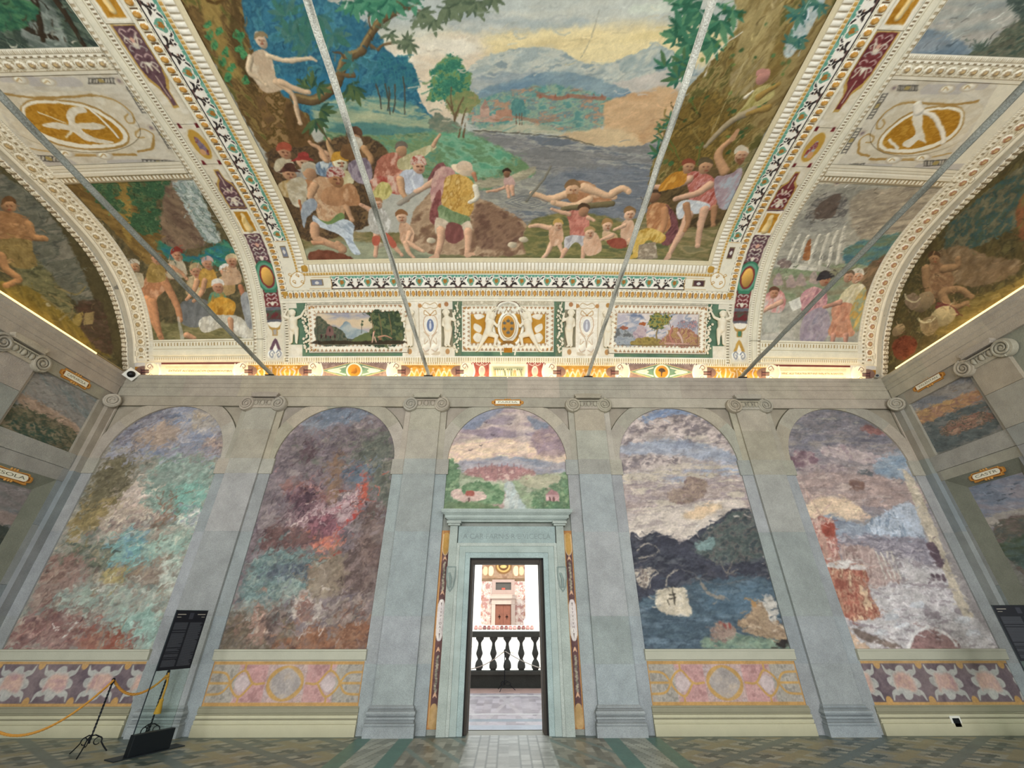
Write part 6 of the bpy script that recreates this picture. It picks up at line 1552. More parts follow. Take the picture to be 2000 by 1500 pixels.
OPS['left'] = '''
T 5b5138,6d6042,4f4a34,7a6c4a 2.3 0 31.7 2 40 2.6 1 0|-1634 934 517 -21 -7 -817 -562 4
T 6b5530,7d6438,8a7040 6.7 8.9 22.3 4 -40 2.6|-1625 905 188 -9 10 -270 -118 -107 -61 116
T 93783f,a08648 6.5 6.5 17.5 4 -80|-1444 887 35 -2 -167 -252 -1 46 61 107
T 3c5a3e,4a6c48,2f4a36,5f7a50,566040 6.4 30 17 1.4 20 3.2|-1559 888 70 10 33 -23 -37 -58 -34 -63 -50 18 0 49
T 3c5a3e,4a6c48,2f4a36,5f7a50,566040 6.3 30 16.9 1.4 20 3.2|-1412 881 81 11 53 -16 -25 -57 -66 -22 -80 -14 0 43
T 3c5a3e,4a6c48,2f4a36,5f7a50,566040 6.7 31 17.9 1.4 20 3.2|-1520 732 76 25 55 -20 -14 -44 -64 -31 -64 10
T 3c5a3e,4a6c48,2f4a36,5f7a50,566040 6.5 30 17.4 1.4 20 3.2|-1447 794 74 11 -12 -47 -71 -18
T 6a5546,7b6652,8a745c 6.7 6.7 22.5 2 -60|-1325 820 81 38 -40 -238 -15 -22 -131 -17 -27 46
T a8b0aa,c4c8bc,6f8074,93a09a 6.6 11 13.1 1.4 -60 3.4|-1258 879 81 -3 -28 -147 -17 -112 -62 3 1 112
T 2f6a78,3f7a70,35705c,4a8468 9 14 20.3 2 -30 2.8|-1469 623 45 -31 67 -37 155 61 11 -89 -55 -21 -220 43
T 7a7048,8c8258,696440,958a60 9.3 7 23.4 4 -4|-1696 246 140 19 389 -31 8 -115 -503 5
T 6a6a66,7c7c78 2.3 0 16.1 2.5 70 2.6|-1481 356 104 8 31 -81 -99 -44 -63 37
T c08a64,a8734f,d0a07c 2.3 0 18.3 2 60|-1607 464 54 37 40 -18 -3 -57 -63 -43 -19 -46 -45 25 1 46
L b9855e 20 12 0.34|-1530 461 14 -69 12 -58 0 -58
E b9855e 13 11 0 0.2|-1504 276
L b9855e 20 12 0.34|-1622 373 -4 -82 26 -96
E b9855e 13 11 0 0.2|-1600 195
L b9855e 20 12 0.34|-1608 361 -2 -82 4 -72
E b9855e 13 11 0 0.2|-1606 207
E b08060 21 27 0 0.3|-1491 482
T 6b4f34 1.6 0 27.2|-1514 485 11 20 25 10 16 -12 -4 -17 -9 9 -21 0
E 6a4432 3.7 2.2|-1497 482
E 6a4432 3.7 2.2|-1483 481
L a87856 2.9 2.9|-1489 481 -1 -6
L 94553f 2.5 2.5|-1497 469 7 -1
L b9b4a4 4.7 9.3 0 0.7|-1511 288 5 -95
E b08a68 21 27 0 0.3|-1624 522
T c9c0ac 1.6 0 27.2|-1645 526 12 19 25 10 15 -12 -6 -17 -7 9 -21 0
E 6a4432 3.7 2.2|-1629 522
E 6a4432 3.7 2.2|-1616 521
L a87856 2.9 2.9|-1622 521 -2 -6
L 94553f 2.5 2.5|-1631 509 7 0
T c9bda0,b0a488 2.3 0 16 2.5 70 2.6|-1640 489 34 -2 -19 -56 -30 1
T 8c7440,a88c54 2.3 0 15.9 2.5 70 2.6|-1601 453 38 69 35 9 24 -12 -17 -63
E b9896a 21 27 0 0.3|-1518 551
T 8a6a48 1.6 0 27.1|-1540 555 13 19 25 9 14 -11 -6 -17 -7 9 -20 0
E 6a4432 3.7 2.2|-1524 551
E 6a4432 3.7 2.2|-1510 550
L a87856 2.9 2.9|-1516 550 -2 -6
L 94553f 2.4 2.4|-1525 538 7 0
T b0a084,c9bca0 2.3 0 15.9 2.5 70 2.6|-1509 465 37 68 35 10 24 -12 -16 -63
E b9896a 22 29 0 0.3|-1428 563
T 8a3c30 1.6 0 27.1|-1451 567 13 20 27 11 16 -13 -6 -18 -8 10 -22 -1
E 6a4432 4 2.4|-1433 563
E 6a4432 4 2.4|-1419 562
L a87856 3.2 3.2|-1426 561 -1 -6
L 94553f 2.6 2.6|-1435 548 8 0
T c9b48c,a88f68 2.3 0 15.9 2.5 70 2.6|-1452 389 31 70 34 10 27 -12 -10 -64
E b9896a 24 31 0 0.3|-1380 489
T b09a70 1.6 0 27.1|-1406 493 12 22 29 12 19 -14 -4 -20 -10 11 -25 -1
E 6a4432 4.3 2.6|-1386 488
E 6a4432 4.3 2.6|-1370 488
L a87856 3.4 3.4|-1377 487 -1 -7
L 94553f 2.9 2.9|-1386 473 9 0
T b0843c,c09a50 2.3 0 15.8 2.5 70 2.6|-1391 421 32 69 34 10 26 -12 -11 -63
E b9896a 22 29 0 0.3|-1318 520
T b59c94 1.6 0 27|-1341 524 11 20 27 11 17 -12 -4 -19 -9 10 -23 -1
E 6a4432 4 2.4|-1323 520
E 6a4432 4 2.4|-1308 519
L a87856 3.2 3.2|-1315 519 -1 -7
L 94553f 2.6 2.6|-1324 506 8 -1
T a88858,c0a070 2.3 0 15.9 2.5 70 2.6|-1322 385 28 69 34 10 27 -12 -7 -63
E b9896a 22 29 0 0.3|-1254 484
T d8d2c4 1.6 0 27.1|-1279 488 10 20 27 11 19 -12 -4 -19 -9 10 -24 -1
E 6a4432 4 2.4|-1260 484
E 6a4432 4 2.4|-1244 483
L a87856 3.2 3.2|-1251 483 -1 -7
L 94553f 2.6 2.6|-1259 470 8 -1
T b08a68,c0a080 2.3 0 15.8 2.5 70 2.6|-1284 429 30 69 34 10 27 -13 -9 -62
E b9896a 22 29 0 0.3|-1212 527
T c9b48c 1.6 0 27|-1237 531 11 20 27 11 18 -12 -4 -18 -10 9 -23 0
E 6a4432 3.9 2.4|-1218 527
E 6a4432 3.9 2.4|-1203 527
L a87856 3.2 3.2|-1210 526 -1 -6
L 94553f 2.6 2.6|-1218 513 8 0
T 4f8a78,b0843c 2.3 0 16 2.5 70 2.6|-1370 318 23 70 35 10 28 -12 -3 -63
E b9896a 24 31 0 0.3|-1307 419
T d8d0c0 1.6 0 27.2|-1334 422 9 23 29 11 21 -13 -3 -20 -11 11 -25 -1
E 6a4432 4.3 2.6|-1313 418
E 6a4432 4.3 2.6|-1297 418
L a87856 3.4 3.4|-1304 417 0 -7
L 94553f 2.9 2.9|-1312 403 9 0
L bd8f6c 12 7.3 0.34|-1482 516 34 -24 19 -35
E bd8f6c 7.9 6.7 0 0.2|-1429 457
L bd8f6c 12 7.3 0.34|-1387 448 -29 -44 -40 -37
E bd8f6c 8 6.7 0 0.2|-1456 367
L bd8f6c 12 7.3 0.34|-1354 447 -36 -60 -38 -28
E bd8f6c 8 6.7 0 0.2|-1428 359
T c08a34,d0a048,a87428 2.3 0 16 2.5 70 2.6|-1371 341 64 32 59 -24 -16 -56 -60 -15 -43 17
T d0c8b4,b8b09c,e0dac8 2.3 0 16.2 2.5 70 2.6|-1403 285 81 9 91 -14 61 -81 -70 -10 -66 47 -95 -21 -24 35
L bd8f6c 14 8.5 0.34|-1279 270 -1 -53
E bd8f6c 9.3 7.8 0 0.2|-1280 217
L bd8f6c 15 8.6 0.34|-1484 205 34 -13
E bd8f6c 9.4 7.9 0 0.2|-1450 192
L a87050 12 7.3 0.34|-1207 415 4 -67 6 -68
E a87050 8 6.8 0 0.2|-1197 280
T 8a8a88,a5a5a0 2.3 0 16 2.5 70 2.6|-1217 371 48 10 -10 -147 -32 23
T 3f4a40,52604e,6a7464,2f3a34,48584a 1.4 0 16.6 3 -40 3 1 0|-1479 1453 425 -5 -129 -173 -488 11
T 7d8478,8f958a,666f64 8.5 8.5 11.3 4 -30 3|-1322 1391 89 -1 -37 -101 -96 2
L 3a2f22 9.7 5.6 0.2|-1252 1411 -24 -42 -45 -67
L 3a2f22 9.7 5.6 0.2|-1208 1410 -2 -52 -12 -70
L 3a2f22 10 5.7 0.2|-1353 1360 20 -34 51 -19
T 2f5a44,3f6a4c,4f7a54 4.2 8.4 9.75 1.6 -20 3|-1377 1387 106 4 -28 -43 -113 -21
T ccc2ac,d6cdb8,c4b8a0 1.8 0 21.3 2 0 2 1 0|-1564 1233 397 -10 -24 -298 -501 21
L b6aea6 13 13 0 0.7|-1525 1216 85 -3
L b6aea6 13 13 0 0.7|-1450 1203 130 -4
L b6aea6 16 16 0 0.7|-1732 957 180 -8
L b6aea6 16 16 0 0.7|-1418 943 137 -5
T d6cab0,cfc2a6,dcd2ba 2.7 0 21.5|-1541 1170 244 3 51 -41 0 -63 27 -43 -87 -50 -232 9 -81 39 7 73 7 46
L a8854a 3.4 3.4|-1552 1173 92 -13 156 2
L a8854a 4.3 4.3|-1561 979 133 -4 111 -2
L b89a64 2.9 2.9|-1635 1007 81 -21 110 -10
L b3935a 2.8 2.4|-1304 1162 43 -10 23 -20 8 -27 -12 -25 -18 -2 -1 16 19 12
L b3935a 2.8 2.2|-1221 1023 9 17 -18 17 -30 -9 -6 -17 20 -1
L a8854a 3.8 3.8|-1221 1023 -29 -31 -51 -9
T a8854a 2.2 0 21.6|-1552 1128 57 28 75 -1 81 -17 43 -40 11 -53 -40 -40 -84 -11 -85 7 -67 29 -25 46
T ebe2ca 2.2 0 21.6|-1548 1127 51 24 73 -1 79 -17 41 -38 13 -50 -37 -34 -77 -10 -83 5 -66 29 -25 42
T ad7a24,bd8a30,a06e1e,c4943a 2.7 0 16.2 1.5 20|-1540 1124 42 18 69 1 75 -17 38 -37 10 -43 -30 -28 -63 -5 -74 6 -66 27 -25 35
T e6dcc6,d4c6a8 1.8 0 9|-1530 1081 50 7 33 -8 15 27 32 22 36 2 3 -16 -33 -5 -30 -27 52 1 34 -14 -36 -9 -48 2 19 -27 49 -16 -33 -6 -54 16 -16 29 -48 10
L e6dcc6 4.6 3.6 0.2|-1344 1121 12 -38 4 -50
L e0d4b4 2.7 1.8|-1505 1120 23 -16 30 -20
L e0d4b4 3.7 1.8|-1457 1059 -34 -20
E c2b49a 23 13|-1473 1209
E ebe2cc 16 8.9 0 0.2|-1473 1209
L b3935a 1.6 1.3|-1487 1206 13 7 2 -6
E c2b49a 23 13|-1400 1201
E ebe2cc 16 8.9 0 0.2|-1400 1201
L b3935a 1.6 1.3|-1414 1199 14 6 2 -5
E c2b49a 27 16|-1421 973
E ebe2cc 19 11 0 0.2|-1421 973
L b3935a 1.9 1.6|-1437 970 16 8 2 -7
E c2b49a 27 15|-1538 985
E ebe2cc 19 11 0 0.2|-1538 985
L b3935a 1.9 1.5|-1554 982 15 8 3 -7
L 6f6a60 1.6 1.6|-1278 1207 -10 -12
L 4a4640 1.6 1.6|-1269 1207 -10 -12
L 6f6a60 1.6 1.6|-1260 1207 -11 -12
L 4a4640 1.6 1.6|-1251 1207 -11 -13
L 6f6a60 1.6 1.6|-1243 1206 -10 -12
L 4a4640 1.6 1.6|-1234 1206 -10 -12
L 6f6a60 1.6 1.6|-1225 1206 -10 -12
L 4a4640 1.6 1.6|-1216 1206 -10 -12
L 6f6a60 1.6 1.6|-1207 1206 -10 -13
E a8945c 8.1 6.4|-1248 1200
L 57524a 1.4 1.4|-1279 1208 74 -2
L 57524a 1.5 1.5|-1291 1194 76 -1
L 6f6a60 2 2|-1648 983 -14 -16
L 4a4640 2 2|-1637 982 -14 -16
L 6f6a60 2 2|-1626 980 -14 -15
L 4a4640 2 2|-1615 979 -14 -16
L 6f6a60 2 2|-1603 978 -15 -16
L 4a4640 2 2|-1592 977 -14 -16
L 6f6a60 2 2|-1581 975 -14 -15
L 4a4640 2 2|-1570 974 -14 -16
L 6f6a60 2 2|-1559 973 -13 -16
E a8945c 9.8 7.8|-1610 970
L 57524a 1.8 1.8|-1649 984 93 -10
L 57524a 1.8 1.8|-1665 966 94 -10
L 6f6a60 2 2|-1306 954 -12 -16
L 4a4640 2 2|-1294 953 -11 -17
L 6f6a60 2 2|-1281 952 -12 -17
L 4a4640 2 2|-1268 951 -12 -17
L 6f6a60 2 2|-1255 949 -12 -16
L 4a4640 2 2|-1243 948 -11 -16
L 6f6a60 2 2|-1230 947 -11 -17
L 4a4640 2 2|-1217 946 -11 -17
L 6f6a60 2 2|-1204 945 -11 -17
E a8945c 9.8 7.9|-1261 941
L 57524a 1.8 1.8|-1308 955 107 -10
L 57524a 1.8 1.8|-1321 937 108 -10
L 6f6a60 1.6 1.6|-1184 1181 10 0
L 4a4640 1.6 1.6|-1185 1172 10 0
L 6f6a60 1.7 1.7|-1186 1164 10 -1
L 4a4640 1.7 1.7|-1187 1155 10 -1
L 6f6a60 1.7 1.7|-1188 1146 10 -1
L 4a4640 1.7 1.7|-1189 1137 9 -1
L 6f6a60 1.7 1.7|-1191 1127 10 0
L 4a4640 1.7 1.7|-1192 1118 10 0
L 6f6a60 1.7 1.7|-1193 1109 10 -1
E a8945c 8.4 6.7|-1183 1146
L 57524a 1.5 1.5|-1188 1183 -9 -76
L 57524a 1.5 1.5|-1170 1182 -9 -76
L 6f6a60 1.8 1.8|-1181 1074 11 0
L 4a4640 1.8 1.8|-1182 1064 11 0
L 6f6a60 1.8 1.8|-1183 1054 11 0
L 4a4640 1.8 1.8|-1184 1044 11 0
L 6f6a60 1.8 1.8|-1185 1034 11 -1
L 4a4640 1.9 1.9|-1186 1023 11 0
L 6f6a60 1.9 1.9|-1187 1013 11 0
L 4a4640 1.9 1.9|-1188 1002 11 0
L 6f6a60 1.9 1.9|-1189 991 11 0
E a8945c 9.2 7.4|-1180 1034
L 57524a 1.7 1.7|-1185 1076 -9 -87
L 57524a 1.7 1.7|-1166 1076 -8 -87
E bfb09a 9.6 9.6|-1197 1199
E 8a7a78 4.8 4.8|-1197 1199
E bfb09a 11 11|-1203 1060
E 8a7a78 5.4 5.4|-1203 1060
E bfb09a 12 12|-1203 935
E 8a7a78 5.9 5.9|-1203 935
E bfb09a 12 12|-1249 879
E 8a7a78 6.1 6.1|-1249 879
T ddd2b8,d4c8ac,e3dac4 1.9 0 19.3 2 0 2 1 0|-1040 90 -80 0 0 1390 80 0
T 5d5c60,6c6a6e 2.3 2.3 18.3 2 40 2.4 1 0|-1047 256 -66 0 0 68 66 0
T 6b2f30,3f6a52 2.3 2.3 18.3 2 40 2.4 1 0|-1047 268 -66 0 0 42 66 0
T 6b2f30,7a3a3a,5c2a2c 2.3 2.3 18.2 2 40 2.4 1 0|-1047 324 -66 0 0 66 66 0
T 6b2f30,5d3a3c,74403c 2.3 2.3 18 2 40 2.4 1 0|-1047 390 -66 0 0 134 66 0
T 5f4448,6d5054,54393e 2.2 2.2 17.9 2 40 2.4 1 0|-1047 524 -66 0 0 126 66 0
T b5832c,c4943c,a87424 2.2 2.2 17.8 2 40 2.4 1 0|-1047 650 -66 0 0 94 66 0
T 5f4448,6d5054,54393e 2.1 2.1 17 2 40 2.4 1 0|-1047 744 -66 0 0 116 66 0
E 3f7a5c 50 70|-1080 456
E 63967a 43 61|-1080 456
E 7a3434 32 50|-1080 456
E c99c50 25 41 0 0.3|-1080 456
T 3f7a5c 2.3 0 27.2 1 0 2.2 1 0|-1054 386 -52 0 0 14 52 0
T eae2cc 2.2 2.2 17.8 2 40 2.4 1 0|-1047 644 -66 0 0 106 66 0
T b07c26,c08c34,a06c1c 2.2 0 17.8 1.5 0 2 1 0|-1054 654 -52 0 0 86 52 0
L e0c488 16 8.9 0.3|-1080 664 -2 33 4 19
E e6cf9c 7.9 9.2|-1078 725
L d8b874 5.3 3.6|-1080 706 -12 -17
T eae2cc 1.3 1.3 10.3 2 40 2.4 1 0|-1047 1342 -66 0 0 144 66 0
T b07c26,c08c34,a06c1c 1.3 0 10.3 1.5 0 2 1 0|-1054 1352 -52 0 0 124 52 0
L e0c488 9.1 5.2 0.3|-1080 1368 -2 46 4 26
E e6cf9c 4.5 5.2|-1078 1454
L d8b874 3.1 2.1|-1080 1427 -12 -24
T b8954e 2.1 0 24.9 1 0 2.2 1 0|-1046 756 -68 0 0 76 4 23 18 20 2 36 20 0 2 -36 18 -20 4 -23
T 5f4448,6d5054,54393e 2.1 0 16.7 2 30 2.2 1 0|-1050 758 -60 0 0 74 6 18 15 18 2 37 14 0 2 -37 15 -18 6 -18
L d8cab0 3.4 2.6|-1060 770 -20 26 -20 -26
L cdbda4 3.1 2.1|-1062 839 -12 -18 -6 14 -6 -14 -12 18
E dccfb6 8.6 11|-1080 788
L c0a998 2 2|-1080 846 0 45
T b8954e 1.6 0 18.9 1 0 2.2 1 0|-1046 1336 -68 0 0 -106 4 -33 18 -27 2 -51 20 0 2 51 18 27 4 33
T 5f4448,6d5054,54393e 1.6 0 12.5 2 30 2.2 1 0|-1050 1333 -60 0 0 -103 6 -25 15 -25 2 -53 14 0 2 53 15 25 6 25
L d8cab0 2.3 1.7|-1060 1316 -20 -35 -20 35
L cdbda4 2.3 1.5|-1062 1220 -12 25 -6 -20 -6 20 -12 -25
E dccfb6 5.8 7.3|-1080 1291
L c0a998 1.6 1.6|-1080 1210 0 -63
E d9ccae 32 56|-1080 1000
E bd9440 26 51|-1080 1000
T 6f6070,8a7884,7a3430 1.9 3.8 11.3|-1066 972 -14 -8 -12 26 8 34 12 -14
E c9986c 9.6 11|-1086 974
T 6f2428 1.8 0 21.4 1 0 2.2 1 0|-1046 1056 -12 0 2 16 8 0
T 6f2428 1.8 0 21.4 1 0 2.2 1 0|-1102 1056 -12 0 2 16 8 0
T 6f2428 2 0 23.5 1 0 2.2 1 0|-1046 928 -12 0 2 16 8 0
T 6f2428 2 0 23.6 1 0 2.2 1 0|-1102 928 -12 0 2 16 8 0
L d9cdb8 3 1.8|-1076 338 10 6 10 -8 -6 -5
L d9cdb8 3 1.8|-1084 338 -10 6 -10 -8 6 -5
E e0d6c0 8 10|-1080 338
L c8a9a0 3 1.8|-1076 357 10 6 10 -8 -6 -5
L c8a9a0 3 1.8|-1084 357 -10 6 -10 -8 6 -5
L b9b0a4 2.9 1.8|-1076 376 10 6 10 -8 -6 -5
L b9b0a4 3 1.8|-1084 376 -10 6 -10 -8 6 -5
L c8a9a0 2.9 1.8|-1076 537 10 6 10 -8 -6 -5
L c8a9a0 2.9 1.8|-1084 537 -10 6 -10 -8 6 -5
E e0d6c0 7.8 10|-1080 537
L b9b0a4 2.9 1.8|-1076 556 10 6 10 -8 -6 -5
L b9b0a4 2.9 1.8|-1084 556 -10 6 -10 -8 6 -5
L d9cdb8 2.9 1.8|-1076 575 10 6 10 -8 -6 -5
L d9cdb8 2.9 1.8|-1084 575 -10 6 -10 -8 6 -5
L c8a9a0 2.9 1.8|-1076 593 10 6 10 -8 -6 -5
L c8a9a0 2.9 1.8|-1084 593 -10 6 -10 -8 6 -5
E d3a48c 7.8 10|-1080 593
L b9b0a4 2.9 1.8|-1076 612 10 6 10 -8 -6 -5
L b9b0a4 2.9 1.8|-1084 612 -10 6 -10 -8 6 -5
L d9cdb8 2.9 1.8|-1076 631 10 6 10 -8 -6 -5
L d9cdb8 2.9 1.8|-1084 631 -10 6 -10 -8 6 -5
L b9b0a4 2.8 1.7|-1076 772 10 6 10 -8 -6 -5
L b9b0a4 2.8 1.7|-1084 772 -10 6 -10 -8 6 -5
E e0d6c0 7.6 9.7|-1080 772
L d9cdb8 2.8 1.7|-1076 795 10 6 10 -8 -6 -5
L d9cdb8 2.8 1.7|-1084 795 -10 6 -10 -8 6 -5
L c8a9a0 2.7 1.7|-1076 818 10 6 10 -8 -6 -5
L c8a9a0 2.7 1.7|-1084 818 -10 6 -10 -8 6 -5
L d9cdb8 2 1.2|-1076 1240 10 6 10 -8 -6 -5
L d9cdb8 2 1.2|-1084 1240 -10 6 -10 -8 6 -5
E e0d6c0 5.4 6.9|-1080 1240
L c8a9a0 2 1.2|-1076 1260 10 6 10 -8 -6 -5
L c8a9a0 2 1.2|-1084 1260 -10 6 -10 -8 6 -5
L b9b0a4 1.9 1.2|-1076 1280 10 6 10 -8 -6 -5
L b9b0a4 1.9 1.2|-1084 1280 -10 6 -10 -8 6 -5
L d9cdb8 1.9 1.2|-1076 1300 10 6 10 -8 -6 -5
L d9cdb8 1.9 1.2|-1084 1300 -10 6 -10 -8 6 -5
E d3a48c 5.1 6.5|-1080 1300
L c8a9a0 1.8 1.1|-1076 1320 10 6 10 -8 -6 -5
L c8a9a0 1.9 1.1|-1084 1320 -10 6 -10 -8 6 -5
T e3dac2,d8cdb2 2.3 0 23.1 1 0 2 1 0|-1044 88 -72 0 0 168 72 0
T b08a48 2.3 0 27.7 1 0 2.2 1 0|-1048 254 -64 0 8 -26 12 -8 0 -24 24 0 0 24 12 8
T ede5d2 2.3 0 27.6|-1052 256 -56 0 12 -22 32 0
T a8a094 2.3 0 27.7 1 0 2.2 1 0|-1072 224 -16 0 0 -24 16 0
T 5f4450,6d5058 2.3 0 27.8|-1054 132 -26 54 -26 -54 10 -12 32 0
T f0e9d8 2.3 0 27.8|-1064 124 -16 40 -16 -40
E efe8d6 21 22 0 0.15|-1065 112
L 8f9298 3.2 2.1|-1076 120 12 12 10 -16 -10 -16 -6 12 6 6
E efe8d6 21 22 0 0.15|-1095 112
L 8f9298 3.2 2.1|-1084 120 -12 12 -10 -16 10 -16 6 12 -6 6
'''
